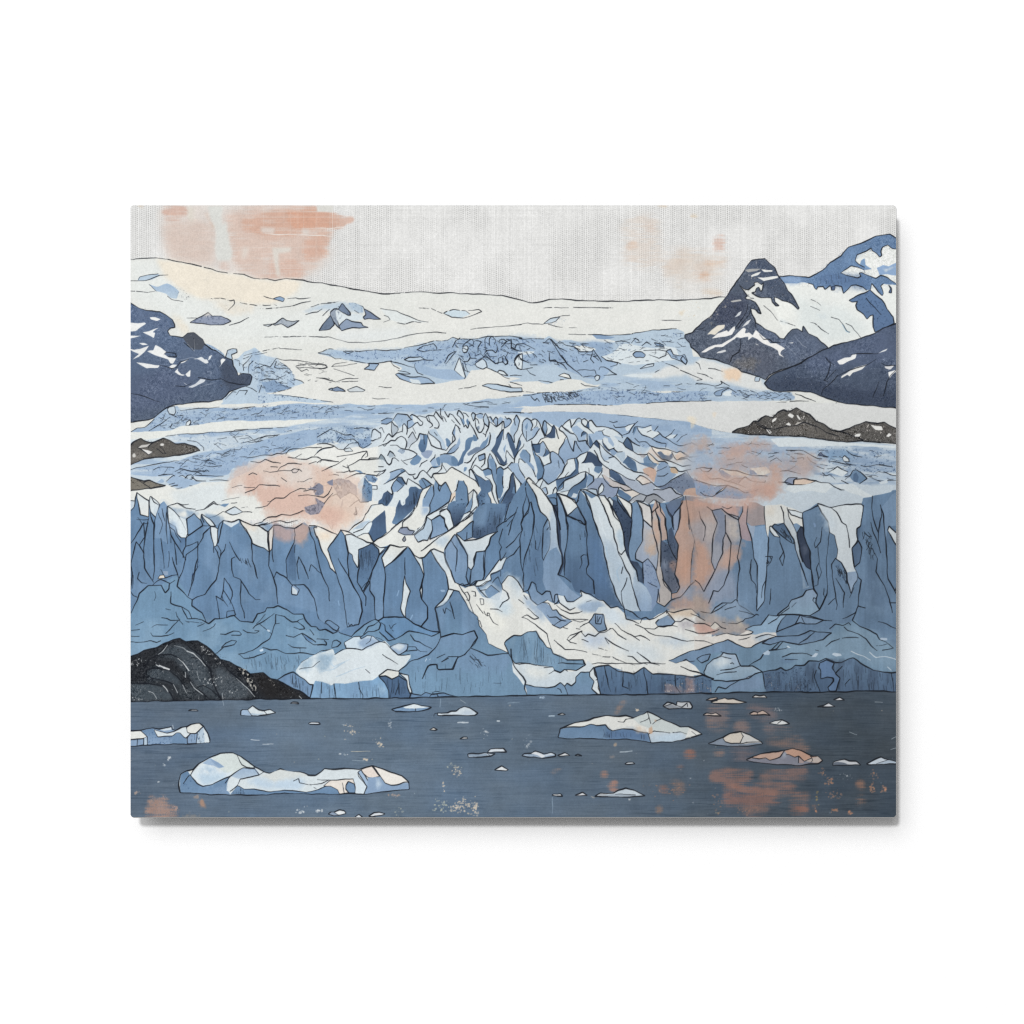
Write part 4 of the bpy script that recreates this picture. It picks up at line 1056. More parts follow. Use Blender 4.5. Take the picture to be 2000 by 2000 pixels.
# ------------------------------------------------------------------ the broken seracs behind the cliff
draw('''
part printed_seracs jumble of pale blue and white ice blades behind the ice cliff
f s2 @11 380 830 520 690 700 610 760 550 900 580 1120 530 1330 515 1480 540 1600 550 1880 560 @21 195 585 440 650 590 600 760 600 900 660 1200 660 1440 740 1750 840 1932 870 @31 200 1000 300 1150 0 1350 @21 1800 1546 @22 1932 200 0 200 @12 500 300 0 180 @11 0 900 200 830
n i1 26 40 .7 @11 700 610 1120 530 1880 560 @21 440 650 900 660 1440 740 1000 1000 500 1300 0 1500 @11 1000 1500 1200 1000
f #e9eae5 @11 0 1100 0 920 160 850 240 885 380 860 480 880 620 840 790 765 860 880 940 930 880 1000 960 1120 1100 1140 960 1300 700 1546 400 1546 0 1546 @01 1400 1546 1400 1100
f i1 @11 700 600 760 550 870 590 920 650 1050 680 1100 760 1000 760 900 720 800 730 620 800 600 760
n i3 30 12 .8 @11 0 700 300 680 520 690 500 830 400 860 200 800 0 830
f i1 @11 0 690 250 660 500 680 520 700 500 820 440 860 380 840 300 830 200 800 0 830
n i3 22 12 .8 @11 0 690 250 660 500 680 500 820 300 830 0 830
k #2f4466 .35 @11 0 690 250 660 500 680 500 820 300 830 0 830
l 1.6 @11 0 770 70 730 120 700 200 720 260 750 320 740 350 770
l 1.6 @11 190 810 220 770 260 800 340 790 390 830
l 1.6 @11 350 690 420 680 480 690 520 680
l 1.8 @11 0 838 80 828 160 850 200 880 250 885 300 840
l 1.5 @11 300 840 330 830 380 830
o s1 1.5 @11 250 885 310 868 340 900 270 905
l 1.9 @11 0 925 60 880 160 852
l 1.9 @11 0 962 40 980 120 985 200 1005
l 1.9 @11 0 1010 40 982
l 1.6 @11 40 1090 200 1020 270 968
l 2 @11 510 770 520 700 545 690 590 730 605 760 595 780 550 790 530 805 490 800 450 770
f i3 @11 380 830 400 785 440 790 480 760 515 800 500 850 440 880 400 862
k #2f4466 .4 @11 380 830 400 785 480 760 515 800 440 880
l 1.9 @11 385 820 400 862 430 880 480 850 515 830
l 2.2 @11 385 990 430 1010 470 990 500 965 570 970 620 1000 685 1032 700 1000 718 958 765 998
l 1.7 @11 185 952 300 935 430 908 465 906 475 950 450 960
l 1.8 @11 540 1000 560 1040 620 1046
l 1.6 @11 410 1010 420 960 465 910
// second tier
f i3/i4 @11 450 1130 500 1110 570 1160 540 1200 480 1185
k #22304a .4 @11 440 1140 500 1110 575 1160 530 1210
f i4/i5 @11 440 1140 480 1190 520 1220 515 1370 420 1390 420 1280
k #2f4058 .35 @11 440 1140 520 1220 515 1370 420 1390
f s2 @11 380 1200 450 1130 420 1290 415 1390 385 1330
o s0 2 @11 290 1040 330 1020 400 980 600 980 640 1060 560 1130 470 1120 430 1110 370 1080 310 1095
l 2 @11 240 1045 290 1060 280 1030
f i4 @11 350 1080 400 1080 440 1110 420 1115
l 1.8 @11 270 1155 370 1110 450 1110
l 1.8 @11 180 1105 260 1100 310 1080
l 1.8 @11 105 1130 160 1120 205 1128
l 2 @11 540 1095 600 1090 645 1068 620 1110 555 1138
f #8e95a5 @11 80 1210 110 1180 200 1155 300 1170 370 1230 380 1330 340 1300 300 1290 250 1330 210 1355 190 1310 140 1230
w #dfd8d2 .9 2 .5 @11 150 1220 200 1205 240 1250 230 1290 180 1270
k #3a3c4a .45 @11 80 1210 200 1150 300 1170 380 1260 300 1290 210 1355 150 1240
l 1.5 @11 150 1220 180 1205 205 1250
o #767f95 1.5 @11 -20 1200 20 1205 60 1240 50 1300 0 1320 -20 1310
f #8a8d9b @11 -20 1330 30 1360 70 1390 40 1440 0 1480 -20 1470
k #3a3c4a .4 @11 -20 1330 30 1360 70 1390 0 1480
l 1.8 @11 60 1225 130 1215
l 1.6 @11 130 1225 110 1300 50 1340
l 1.8 @11 50 1390 130 1330 180 1305 215 1350
l 1.8 @11 260 1320 310 1290 360 1320 410 1390 480 1380
l 1.6 @11 300 1425 350 1390 400 1365
f #8b8f99 @11 240 1355 245 1400 225 1450 255 1490 240 1520 180 1546 130 1546 200 1500 215 1440
o #8b8f99 1.8 @12 90 150 115 175 140 215 150 170 130 155
f #8b8f99 @12 215 0 260 60 230 110 170 130 150 170 120 160 170 90 210 60
o #8b8f99 1.7 @12 365 0 375 60 370 80 350 80 345 65 365 50
o s1 2 @11 520 1410 600 1395 645 1430 610 1460 500 1500 460 1546 450 1500 480 1470
f i6/i5 @11 500 1546 560 1500 640 1440 660 1546
f s1 @11 520 1225 620 1215 700 1180 650 1275 600 1360 540 1375 520 1330
l 1.7 @11 520 1225 560 1225 560 1260 520 1260
// right half, seen from the next tile
l 1.9 @21 1570 910 1640 892 1700 940 1720 960 1800 950 1880 920
l 1.9 @21 1600 960 1620 980 1700 970 1750 1005 1850 1000 1932 970
l 1.8 @21 1680 800 1750 830 1850 880 1932 900
k #3a4258 .3 @21 1480 1250 1690 1102 1932 1222 1932 1332 1650 1318
l 1.5 @21 1750 1260 1800 1210
// the heart of the serac field
w #d3dde2 1 4 0 @a0 0 887 0 420 60 230 180 160 250 92 430 110 640 130 760 65 1000 100 @b0 400 85 800 105 1000 150 @c0 170 180 500 165 640 150 800 175 1092 300 @d0 170 400 400 520 380 887 @a1 700 887 0 887
f i2 @d0 0 100 300 128 1092 210 1092 600 900 600 760 540 400 520 170 400 0 280
n i3 26 9 .6 @d0 0 100 300 128 1092 210 1092 500 900 500 760 420 400 330 170 330
f i2 @c0 1092 100 800 75 400 60 0 75 0 160 80 180 140 260 165 180 290 240 365 280 500 165 640 150 800 175 860 250 1092 290
f i2/i1 @a0 180 180 250 92 350 100 430 165 440 180 385 190 390 295 330 225 310 260 260 290 250 250 210 200
k i5 .3 @a0 220 160 320 150 330 225 260 290
f i3 @a0 40 190 110 150 185 160 165 195 110 235 30 225
f i2 @a0 385 190 440 175 490 225 440 270 390 295
f s1 @a0 455 115 500 130 550 180 520 215 485 215 455 180
f i2 @a0 425 120 455 110 460 190 430 160
f #b3c0cb @a0 170 200 250 260 255 310 235 355 180 410 165 330
f #b9c4ce @a0 400 400 455 340 480 400 510 435 420 520 370 550 380 480
f i5/i6 @a0 530 510 560 430 545 360 600 375 665 380 655 430 650 470 640 540 610 610 570 610 540 560
f i2 @a0 545 365 600 375 605 440 560 440
f i5/i4 @a0 415 740 470 670 520 640 580 690 540 750 480 780 440 770
f #93a3bd @a0 560 620 640 580 720 590 700 640 660 700 610 680
f i5 @a0 760 690 810 660 825 700 830 780 790 780
f i3/i4 @a0 815 660 830 640 920 630 990 650 1040 690 1060 750 1040 800 960 780 900 745 860 745 835 760
f i5 @a0 960 660 1000 650 1060 720 1050 790 1000 780 960 740
f i5 @a0 700 800 740 790 830 780 740 825
f i2 @a0 685 740 745 675 770 720 780 780 710 800
f i5 @a0 885 430 910 418 950 460 960 500 930 545 900 520
f i1 @a0 680 300 760 290 800 350 840 420 900 560 880 580 830 550 810 470 740 400 690 360
f i2/i3 @a0 915 620 960 560 1040 490 1080 400 1092 480 1050 560 1000 610 940 630
f i3 @a0 985 350 1020 250 1025 340 1020 410
f #9fb0c2 @a0 250 590 290 550 360 570 340 610 310 625
k i7 .4 @a0 250 590 290 550 360 570 310 625
f #a9b8c4 @a0 120 640 150 590 190 610 215 660 150 680
f #8d9da8 @a0 0 690 30 630 60 660 110 750 60 710 10 705
f s1 @a0 870 230 960 160 1000 190 1020 250 985 350 990 400 940 420 910 370 880 400 850 330
l 1.6 @a0 0 90 200 85
l 2.2 @a0 180 185 250 92 350 100 385 105 425 160 450 180
l 1.8 @a0 30 190 110 150 180 160
l 1.8 @a0 35 230 110 232 165 195 165 290 185 410
l 1.8 @a0 170 195 200 240 250 265 260 310 235 355
l 1.8 @a0 10 290 40 280 80 350
l 2 @a0 440 175 385 190 385 300 440 270 500 220 525 215
l 2.2 @a0 425 125 450 110 500 130 560 190 590 215 580 250 550 255 525 215
l 2 @a0 520 130 550 122 600 135 640 145 650 180 700 220 710 250 680 275
l 2.2 @a0 635 130 660 115 730 125 800 200 810 240 790 280 740 275
l 1.9 @a0 660 130 680 190
l 2.4 @a0 730 120 760 65 800 110 850 170 865 190
l 1.8 @a0 825 20 830 100 860 160
l 2 @a0 860 125 885 150 905 200
l 2.2 @a0 885 65 930 140 945 92 990 110 1040 190 1080 230
l 2 @a0 970 175 1010 215
l 2.2 @a0 310 340 320 250 345 222 375 270 380 330 370 370
l 2.2 @a0 310 330 240 355 180 410 140 360 115 385 60 465
l 2 @a0 0 345 30 350 30 410 0 412
l 1.9 @a0 455 280 490 360
l 2.2 @a0 400 410 450 335 480 390 515 435 530 420 545 360 600 372 640 375
l 2 @a0 405 555 440 500 520 440
l 1.6 @a0 605 380 600 440 610 500
l 2.2 @a0 670 340 655 380 700 510 760 545 860 570 900 580 960 500 1020 440 1020 410 985 355 1025 240 1092 300
l 2.2 @a0 670 325 680 360 750 410 810 470 830 555
l 1.8 @a0 980 470 990 400
l 1.8 @a0 745 340 780 380
l 2 @a0 905 625 960 560 1020 500
l 2.2 @a0 0 525 50 505 110 480 160 450 215 460 250 420 300 395 350 420 380 470 370 530 355 555
l 2 @a0 65 515 85 525 110 480
l 2 @a0 155 515 240 515 300 550 400 570 470 600 520 635 440 690 330 715
l 2.2 @a0 300 710 350 755 380 770
l 2.4 @a0 0 690 30 632 70 670 110 750 140 775 170 750 185 685 215 680 265 725
l 2.2 @a0 120 650 150 590 200 620 220 660
l 1.9 @a0 820 640 870 625 960 620 1010 600 1060 540
l 2 @a0 690 740 745 675 750 640
l 1.9 @a0 545 800 570 760 650 720
o i0 2.2 @b0 20 110 35 45 75 80 105 130 100 190 65 150
f i4 @b0 60 160 110 160 120 220 100 250
f i5 @b0 140 190 160 150 185 210 165 260
o i1 2.2 @b0 215 110 235 75 275 100 260 150 240 190
f i2 @b0 275 100 340 80 375 100 380 140 350 160 300 150
f s1 @b0 265 150 290 150 320 210 315 250 280 270
f #8494a5 @b0 270 285 320 250 325 290 300 330
o i1 2.2 @b0 375 150 405 85 430 130 450 190 440 270 385 220
f i2 @b0 455 140 480 130 495 190 480 215
o i2 2 @b0 500 190 530 130 560 165 550 250 540 270
f i2 @b0 560 160 600 130 650 160 600 220 560 240
f s1 @b0 455 200 500 240 545 270 600 220 640 190 640 280 590 350 540 410 525 350 470 300
f i2/i3 @b0 650 150 690 160 720 145 745 190 720 250 650 290
f i2/i1 @b0 730 280 780 190 810 105 860 185 830 310 790 360 780 470 740 380
f i5/i6 @b0 130 450 170 410 240 400 240 440 205 480 190 560 140 610 110 680 100 750 30 800 20 770 60 690 90 600 120 570
f i5 @b0 230 370 260 380 300 440 280 465 240 460
f #73859d @b0 150 630 200 590 280 540 330 540 380 520 400 540 330 590 250 630 170 655
f i4 @b0 330 530 370 460 400 440 430 400 460 340 440 430 410 510 380 550 340 560
f i0 @b0 445 360 520 350 525 440 490 540 450 600 400 590 420 500
f i6/i7 @b0 475 580 520 500 540 410 590 360 645 300 640 370 610 450 580 540 565 590 600 650 650 740 680 660 680 740 650 785 610 780 580 700 520 620
f s2 @b0 565 590 610 450 660 380 700 350 690 440 720 520 680 600 660 720 620 660
f i3 @b0 640 560 680 490 660 620
f i6/i7 @b0 690 380 710 350 750 400 770 460 800 560 840 500 850 440 865 400 880 500 850 560 810 640 790 690 760 620 730 540 700 450
f s2 @b0 780 470 790 370 840 310 880 330 850 430 800 560
o i2/i1 2.2 @b0 900 230 920 175 950 145 1000 180 1025 240 1000 320 1092 260 1092 350 1030 420 960 470 910 390 890 310
f i4 @b0 930 270 965 210 965 270 945 310
f s2 @b0 850 430 870 350 910 400 950 470 1010 450 1030 540 1020 640 960 590 940 570 920 500
f i4/i3 @b0 850 640 900 570 940 580 990 650 990 740 1040 800 1050 870 960 770 870 690
f s1 @b0 840 690 870 685 950 760 1010 830 1040 887 880 887 850 800
o i3 2.2 @b0 305 660 390 625 400 690 320 720
f i2 @b0 700 790 750 740 810 780 850 800 870 887 780 887 750 850
f i2/i3 @b0 450 640 500 680 545 780 550 887 480 887 440 800
f i4 @b0 110 830 120 800 160 805 145 850 110 870
l 1.9 @b0 100 85 140 95 175 135
l 2 @b0 0 160 65 240
l 2 @b0 0 240 40 270 70 350
l 2 @b0 60 155 100 230 110 270 130 235 160 290 190 200
l 2 @b0 270 105 340 82 375 95
l 2.2 @b0 265 150 275 290 310 350 345 345 380 280 385 230 375 170
l 2 @b0 270 150 300 170 320 220
l 2.3 @b0 180 190 240 310 300 430
l 2.3 @b0 370 360 405 380
l 2.2 @b0 455 200 440 270 400 400
l 2 @b0 450 140 470 130 490 170 500 210
l 2.2 @b0 465 205 540 275 640 190 650 290 720 240 745 200 740 170 710 150 690 165 670 125
l 1.8 @b0 610 320 620 240 620 190
l 1.9 @b0 550 420 640 300 645 320 640 440
l 2.2 @b0 780 170 815 105 860 185 830 310 785 380 780 470
l 1.9 @b0 780 160 795 240
l 1.4 @b0 650 70 870 70 870 90
l 2 @b0 680 430 690 380 710 348 740 390 770 470
l 2.2 @b0 120 740 160 745 200 720 240 650 370 570 440 500 465 380 460 345
l 2.2 @b0 210 820 240 740 280 680
l 2 @b0 380 620 405 680 390 760 345 805
l 2.2 @b0 440 880 440 700 455 620 500 680 545 770 545 887
l 2.2 @b0 470 580 530 640 590 760 640 790 680 760
l 2 @b0 670 680 685 580 730 640 785 700
l 2.2 @b0 785 770 790 690 830 600 910 530 915 495
l 2.2 @b0 890 350 850 420 810 560
l 2 @b0 1010 180 1060 160 1092 170
l 1.8 @b0 945 320 950 460
l 2.2 @b0 940 580 990 640 990 740
l 2.4 @b0 1020 460 1040 640 1092 790
l 2.2 @b0 840 770 850 690 880 700 950 770 1010 830 1050 887
l 2.2 @b0 690 800 750 740 800 770 830 800
f i2 @c0 0 290 70 260 100 290 40 380 0 430
f s2 @c0 70 185 130 270 165 395 90 470 20 500 0 440 60 370 100 290
o i2/i4 2.2 @c0 135 260 145 200 165 180 190 200 205 290 180 390 150 320
f s1 @c0 195 205 265 265 240 330 190 380 205 300
f i7 @c0 175 395 240 340 270 260 295 245 310 300 300 410 230 415
f s0 @c0 300 260 360 280 400 330 450 400 420 460 380 520 350 620 250 600 200 540 150 460 95 490 110 430 180 410 290 420 330 400 310 330
f i6 @c0 0 490 60 500 115 495 110 610 50 620 0 560
f i2 @c0 115 490 140 455 185 540 180 600 140 660 60 640 115 610
f i6 @c0 145 660 185 600 190 550 240 620 200 650
f s1 @c0 95 670 160 665 240 625 250 740 170 780 150 800
f i4/i5 @c0 0 580 30 600 50 660 90 680 160 840 150 887 70 887 50 760
f i2/i3 @c0 240 620 270 595 340 630 400 700 430 790 390 887 160 887 160 790 250 740
f i2/i3 @c0 350 630 380 520 440 440 470 420 500 480 550 590 560 450 720 450 765 560 740 590 640 640 590 680 460 700 430 780 380 680
o s1 2 @c0 405 260 500 165 520 230 520 280 560 330 555 365 520 350 440 290
f s1/i2 @c0 410 300 440 290 540 360 580 380 610 450 545 455 550 590 500 500 460 400
f i1 @c0 520 270 560 230 600 160 630 150 660 180 650 210 610 210 590 240
f i2 @c0 520 290 590 250 660 300 720 340 730 370 700 440 620 450 600 390 540 330
f s1 @c0 590 240 630 205 680 240 740 275 820 330 810 360 750 355 700 320 660 290
f s1 @c0 665 190 690 155 740 190 720 260 690 240
f i6 @c0 735 190 755 195 760 260 770 290 720 265
f s1 @c0 755 190 790 175 830 230 880 300 860 320 830 330 780 280
f i6 @c0 650 390 670 330 710 330 730 360
f i2 @c0 730 370 760 360 830 350 850 320 930 320 940 370 1040 410 1092 500 1080 540 1020 470 1010 420 960 400 930 440 900 430 860 440 820 490 780 400
f i6 @c0 750 380 770 390 815 490 770 555 745 500
f i1 @c0 720 380 750 370 750 500 770 555 725 500
f i7 @c0 820 490 855 440 895 480 900 570 850 530
f s1 @c0 770 560 820 490 890 570 905 650 960 740 1030 760 1050 820 960 780 880 700 855 655 830 650
f i6/i7 @c0 930 440 950 480 1000 560 1020 575 1080 545 1092 600 1010 590 950 540
f s1 @c0 940 430 1010 460 1030 500 1092 540 1020 570 960 510
f s1/i2 @c0 900 490 930 500 960 560 1020 600 1092 660 1000 720 960 720 910 640
f i7 @c0 740 590 770 590 860 660 940 760 930 790 840 790 760 750 655 750 720 680
f s1 @c0 600 690 640 640 735 590 720 680 650 755 800 745 830 780 820 840 770 887 620 870
f s1 @c0 460 710 560 690 580 810 510 860 470 887 390 887 430 790
f i5 @c0 560 690 600 690 620 850 600 887 500 887 580 820
f i4 @c0 840 790 930 785 930 840 890 887 820 850
l 2.2 @c0 0 165 40 160 80 180 120 270 170 400
l 1.9 @c0 65 180 50 240 20 280
l 2 @c0 0 425 50 370 100 290
l 2.2 @c0 165 180 210 215 270 270 290 240 320 310 350 420
l 2 @c0 180 390 240 340 270 260
l 2.2 @c0 80 490 110 430 160 410 200 405
l 2.3 @c0 240 610 200 540 140 455 110 490 0 510
l 2 @c0 185 550 180 610 145 660
l 2.4 @c0 0 480 40 640 95 670 150 790 160 850 150 887
l 2.3 @c0 150 790 200 765 255 740 240 680 245 610 280 595 350 640 400 700 425 770 425 800 390 887
l 1.8 @c0 345 710 355 820
l 2 @c0 350 630 360 560 420 470 430 430 455 400
l 2.2 @c0 400 245 360 290 370 310 420 340 460 400 480 480 550 600 565 455 590 460
l 2.2 @c0 400 255 440 300 520 360 570 370 600 410 615 455 715 448 720 490 770 550
l 1.9 @c0 585 470 620 540 660 595
l 2.3 @c0 520 280 560 230 590 170 625 150 660 175 660 220 700 260 740 280 820 345
l 2 @c0 670 170 690 155 730 180 740 210 715 260
l 2.3 @c0 745 210 755 185 790 175 830 230 860 260 930 260 1092 300
l 2 @c0 650 390 655 350 690 325 730 350
l 2 @c0 735 360 725 420 740 510 770 555 810 490 860 440 895 490 900 580 920 660 960 720 1030 750
l 2 @c0 880 318 930 318 960 300
l 1.8 @c0 930 325 945 370 1030 400
l 2.4 @c0 825 585 860 640 890 720 960 780 1050 840 1092 870
l 2.1 @c0 940 430 950 480 1000 560 1030 575 1092 545
l 2.1 @c0 900 480 960 570 1040 630 1092 660
l 2.2 @c0 590 680 640 635 740 590 730 640 700 720 660 750
l 2.1 @c0 430 800 460 770 460 705 590 680 610 740 620 887
l 2 @c0 560 690 580 800 500 870
l 1.9 @c0 750 810 755 870
f s1 @d0 0 300 80 300 140 360 70 385
f s1 @d0 205 270 330 230 280 310 240 330
f s1 @d0 380 275 440 290 560 260 570 310 600 320 660 330 680 360 580 410 500 390 420 350
f s2 @d0 750 400 820 360 900 370 850 420 780 420
f i5 @d0 320 290 350 260 370 290 330 390
f i1 @d0 60 390 170 410 240 400 300 470 400 520 540 540 450 620 350 600 250 540 180 490 120 460
f i6/i7 @d0 180 490 240 410 290 490 325 585 220 545
f i2 @d0 345 400 480 460 560 520 480 550 420 530 380 480
k i7 .3 @d0 380 470 480 460 560 520 480 550 420 530
f i3 @d0 570 420 690 360 760 420 790 490 750 540 640 490
f c0 @d0 570 530 690 570 820 570 825 610 780 650 720 620 690 585 640 610
f i6 @d0 640 605 690 585 740 640 800 650 830 610 850 670 810 710 720 700 670 660
f s1 @d0 830 600 930 600 890 650 860 660
f #dccaba @d0 870 650 930 590 1060 670 950 680 910 710
f #d8cfc7 @d0 500 620 570 530 640 610 700 700 780 740 690 720 560 620
f #dfd2c2 @d0 515 620 540 605 660 740 660 765 600 740 550 680
f i4 @d0 460 690 510 650 550 720 600 760 650 770 600 820 540 800 470 770
f #a9adb4 @d0 390 630 500 630 470 680 430 670
f i6/i5 @d0 180 740 250 650 360 740 380 850 290 850 230 800
f s2 @d0 0 700 70 665 150 740 260 830 450 887 100 887 0 820
f i3 @d0 0 570 60 550 120 600 70 650 20 620
f i1 @d0 90 640 120 600 200 600 220 660 180 745
f #cdae9b @d0 450 830 540 800 620 830 640 887 470 887
f i3 @d0 640 800 700 720 770 760 740 820 650 860
f #c8af92 @d0 800 830 840 800 900 830 920 887 830 887
l 1.9 @d0 0 290 60 300 120 340 170 380 175 415
l 1.9 @d0 170 385 270 350 300 290 340 230 385 195
l 1.6 @d0 0 190 50 210 110 195
l 1.6 @d0 60 240 80 270 150 275 215 270 270 240 340 220
l 1.8 @d0 320 350 340 270 370 265 390 320 440 375 560 410
l 1.8 @d0 370 262 480 275 560 250
l 1.6 @d0 510 335 560 310
l 1.7 @d0 605 315 650 260
l 1.8 @d0 575 415 640 380 680 355
l 1.8 @d0 650 320 680 345 720 390 780 430 870 490 930 515 990 515 1092 490
l 1.8 @d0 755 405 830 345 875 295
l 1.7 @d0 860 410 910 370
l 1.8 @d0 905 465 970 400 1040 365
l 1.8 @d0 570 420 640 460 700 485 760 490 750 540
l 2 @d0 345 420 390 465 490 465 550 515 640 545 740 555 810 575 900 605 940 580 1010 630 1060 665 950 680 910 710 870 680 830 600
l 2.2 @d0 120 460 180 490 240 405 300 470 400 520
l 2.2 @d0 180 490 220 545 325 590 380 630 500 630
l 2 @d0 240 410 290 490 325 590
l 2.3 @d0 570 525 590 570 640 640 700 700 780 715 880 750 980 790 1092 785
l 2.2 @d0 500 630 530 605 600 680 660 730 740 730 775 760 760 800 640 860
l 1.9 @d0 510 630 540 700 600 755 670 765
l 2 @d0 820 805 880 800 910 850 960 860 1092 840
l 2 @d0 0 570 60 550 120 600 175 597
l 2.2 @d0 0 680 70 660 160 750 260 830 340 855 450 887
l 1.9 @d0 240 650 300 680 400 750 540 795 600 825
// lower tier, breaking over the cliff
f s1 @a1 200 420 250 370 360 300 400 210 530 270 550 340 480 300 410 310 390 350 400 420 340 480 270 490 230 620 180 780 170 887 110 887 105 760 75 640 150 560
f i2/i3 @a1 150 120 230 90 310 72 350 95 290 150 180 220 70 275 150 200
f i5 @a1 280 90 340 80 330 110 290 130
f i4/i3 @a1 160 330 210 240 265 180 330 290 350 300 250 370 190 390
f i6 @a1 235 215 270 180 330 210 360 290 320 290
f i7/i6 @a1 40 470 60 400 110 365 170 420 200 390 180 470 140 550 100 585 40 540 0 545 0 500
f i7/i6 @a1 0 670 60 630 80 690 105 780 100 887 0 887
f s1 @a1 0 550 50 540 95 585 60 630 0 665
f i6/i7 @a1 175 780 220 690 250 550 270 490 300 490 310 560 345 540 350 480 395 430 395 350 420 310 490 305 540 350 590 350 550 420 520 510 480 590 420 640 330 720 250 800 200 815
f i1 @a1 320 760 400 680 450 610 480 590 460 650 400 720
f s1 @a1 280 490 340 480 345 530 320 560 295 545
f i4 @a1 535 240 590 205 650 230 700 290 600 350 560 330
f s0 @a1 320 790 400 720 470 640 560 390 690 310 620 400 575 490 580 600 590 740 540 830 440 870 310 870
f i4/i3 @a1 580 650 580 500 620 430 700 310 735 330 740 430 690 520 680 650 650 690 590 750
f i4/i4 @a1 740 290 755 230 800 290 820 370 850 300 895 250 930 310 965 400 940 520 860 580 760 640 680 665 685 540 740 430
f i5 @a1 800 290 845 300 815 370
f s0 @a1 730 150 800 140 900 125 975 45 1092 120 1092 210 1040 210 1030 300 1020 370 965 400 930 310 895 245 850 300 800 290 750 210
f #e6d6c4 @a1 960 410 1020 375 1030 440 960 520 945 510
f i4/i5 @a1 1080 220 1092 220 1092 500 1040 520 1030 370
f i5/i8 @a1 920 600 950 530 1000 500 1092 520 1092 760 1010 850 980 780 970 680
k #101a2c .35 @a1 920 600 1000 500 1092 520 1092 760 1010 850
f s2 @a1 700 740 650 700 940 530 920 600 840 620 810 670
f i4/i3 @a1 700 750 810 695 880 760 910 887 720 887
f s1 @a1 815 660 850 620 920 610 970 680 990 850 960 887 910 880 880 760
h 30 20 88 1.6 @a1 180 780 260 500 400 420 420 310 540 350 590 350 480 590 250 800
h 14 18 88 1.6 @a1 40 470 110 370 180 470 100 585
l 1.9 @a1 0 45 60 45
l 1.9 @a1 0 110 50 105 95 75 60 130 0 165
l 2.1 @a1 150 120 230 90 310 70 350 95 290 140 180 220 65 275
l 2.2 @a1 345 95 400 150 440 155 490 140
l 2.3 @a1 110 365 170 420 185 400 160 325 200 250 260 180 310 190 360 280 370 290 395 205 470 245 530 290 590 355
l 2 @a1 235 215 320 300
l 2 @a1 240 380 310 330 340 290
l 2.3 @a1 460 170 480 210 520 190 550 125 590 100 640 140 710 195 730 140 780 130
l 2.3 @a1 570 215 600 205 660 235 710 290 590 355 550 415 520 510 490 630
l 2 @a1 580 220 640 320
l 2.2 @a1 725 290 730 310 740 420 700 510 680 550 685 640 660 690
l 2.4 @a1 730 180 760 230 800 285 840 300 890 245 930 310 965 400 945 510 860 570 760 630 650 690 600 780 520 887
l 2 @a1 800 290 800 330 815 370 845 300
l 2 @a1 600 470 650 380 700 310
l 2.4 @a1 730 145 800 140 890 130 980 45 1092 125
l 2 @a1 850 20 910 110
l 2 @a1 850 0 840 70 780 130
l 2 @a1 1080 225 1040 340 1010 370
l 1.7 @a1 970 510 1010 440
l 2.3 @a1 700 887 700 750 810 695 880 755 900 880
l 2.3 @a1 815 680 820 640 850 615 920 605 970 670 990 840
l 2 @a1 940 530 920 605
l 2 @a1 650 710 620 840 580 887
l 2.2 @a1 0 545 50 540 100 585 60 630 0 670
l 2.2 @a1 70 630 80 700 105 780 100 887
l 2.2 @a1 160 887 250 800 330 720 400 660 470 590 470 650 400 720 320 780 310 870
l 2 @a1 640 140 700 60 740 70 830 40
f i5/i4 @b1 0 370 50 230 110 235 150 320 165 430 170 520 110 620 60 560 0 570
f i5/i8 @b1 0 570 60 550 110 610 100 680 30 800 0 830
k #101a2c .35 @b1 0 500 160 450 100 680 0 830
f s0 @b1 0 80 80 130 190 200 270 240 320 310 345 350 310 420 290 410 250 350 170 410 150 310 115 235 50 230 0 200
f #c6cbcb @b1 175 420 240 370 220 450 175 500
f i4 @b1 170 520 230 440 220 560 190 630 100 690
f s1 @b1 240 370 290 420 300 560 270 650 210 660 195 620 225 520
f s1 @b1 30 820 100 690 190 630 210 665 150 730 60 810
f i6/i5 @b1 230 90 260 150 330 190 400 230 440 220 480 280 470 370 425 400 470 470 480 600 440 700 400 780 360 887 230 887 240 730 290 630 300 430 345 360 320 290 270 230
w i4 .8 4 .4 @b1 400 400 470 480 470 620 400 760 340 880 240 880 260 720 360 640
k #101a2c .35 @b1 300 430 400 400 380 620 260 887 230 880
o i7 2 @b1 315 645 330 570 360 540 385 540 380 600
f i7/i7 @b1 480 600 530 550 595 610 600 780 550 850 540 887 370 887 400 770 450 690
h 46 20 92 1.6 @b1 300 430 470 470 600 620 600 780 370 887 240 800
f s1 @b1 230 40 260 25 310 60 370 110 385 170 420 210 400 230 350 190 290 170 250 110
f s1 @b1 390 180 480 160 510 230 545 290 540 400 570 520 595 600 530 530 490 430 485 290 450 220
f s0 @b1 425 400 460 380 500 470 525 540 490 600 480 560 470 470
f i4 @b1 365 110 430 70 480 90 490 150 390 175
f i4/i4 @b1 450 -60 520 -60 545 60 550 130 545 290 500 200 490 110
f i5/i5 @b1 550 130 560 70 600 45 640 90 630 200 640 320 640 380 590 480 560 460 545 400
f s1 @b1 640 90 690 60 750 110 730 250 700 350 640 430 650 340 630 260
f i6/i5 @b1 570 500 640 430 700 350 690 400 600 550 580 550
f i7/i6 @b1 600 560 700 380 735 260 735 150 770 125 775 200 800 300 805 400 770 490 720 540 680 650 650 770 600 780
k #101a2c .25 @b1 600 560 770 130 805 400 650 770 600 780
f i5 @b1 750 400 775 310 800 320 800 410
f s1 @b1 775 150 810 210 870 270 890 400 870 550 840 560 790 490 800 400 795 290
f i4/i5 @b1 720 540 790 495 850 560 870 560 830 640 740 740 600 850 560 880 600 780 690 640
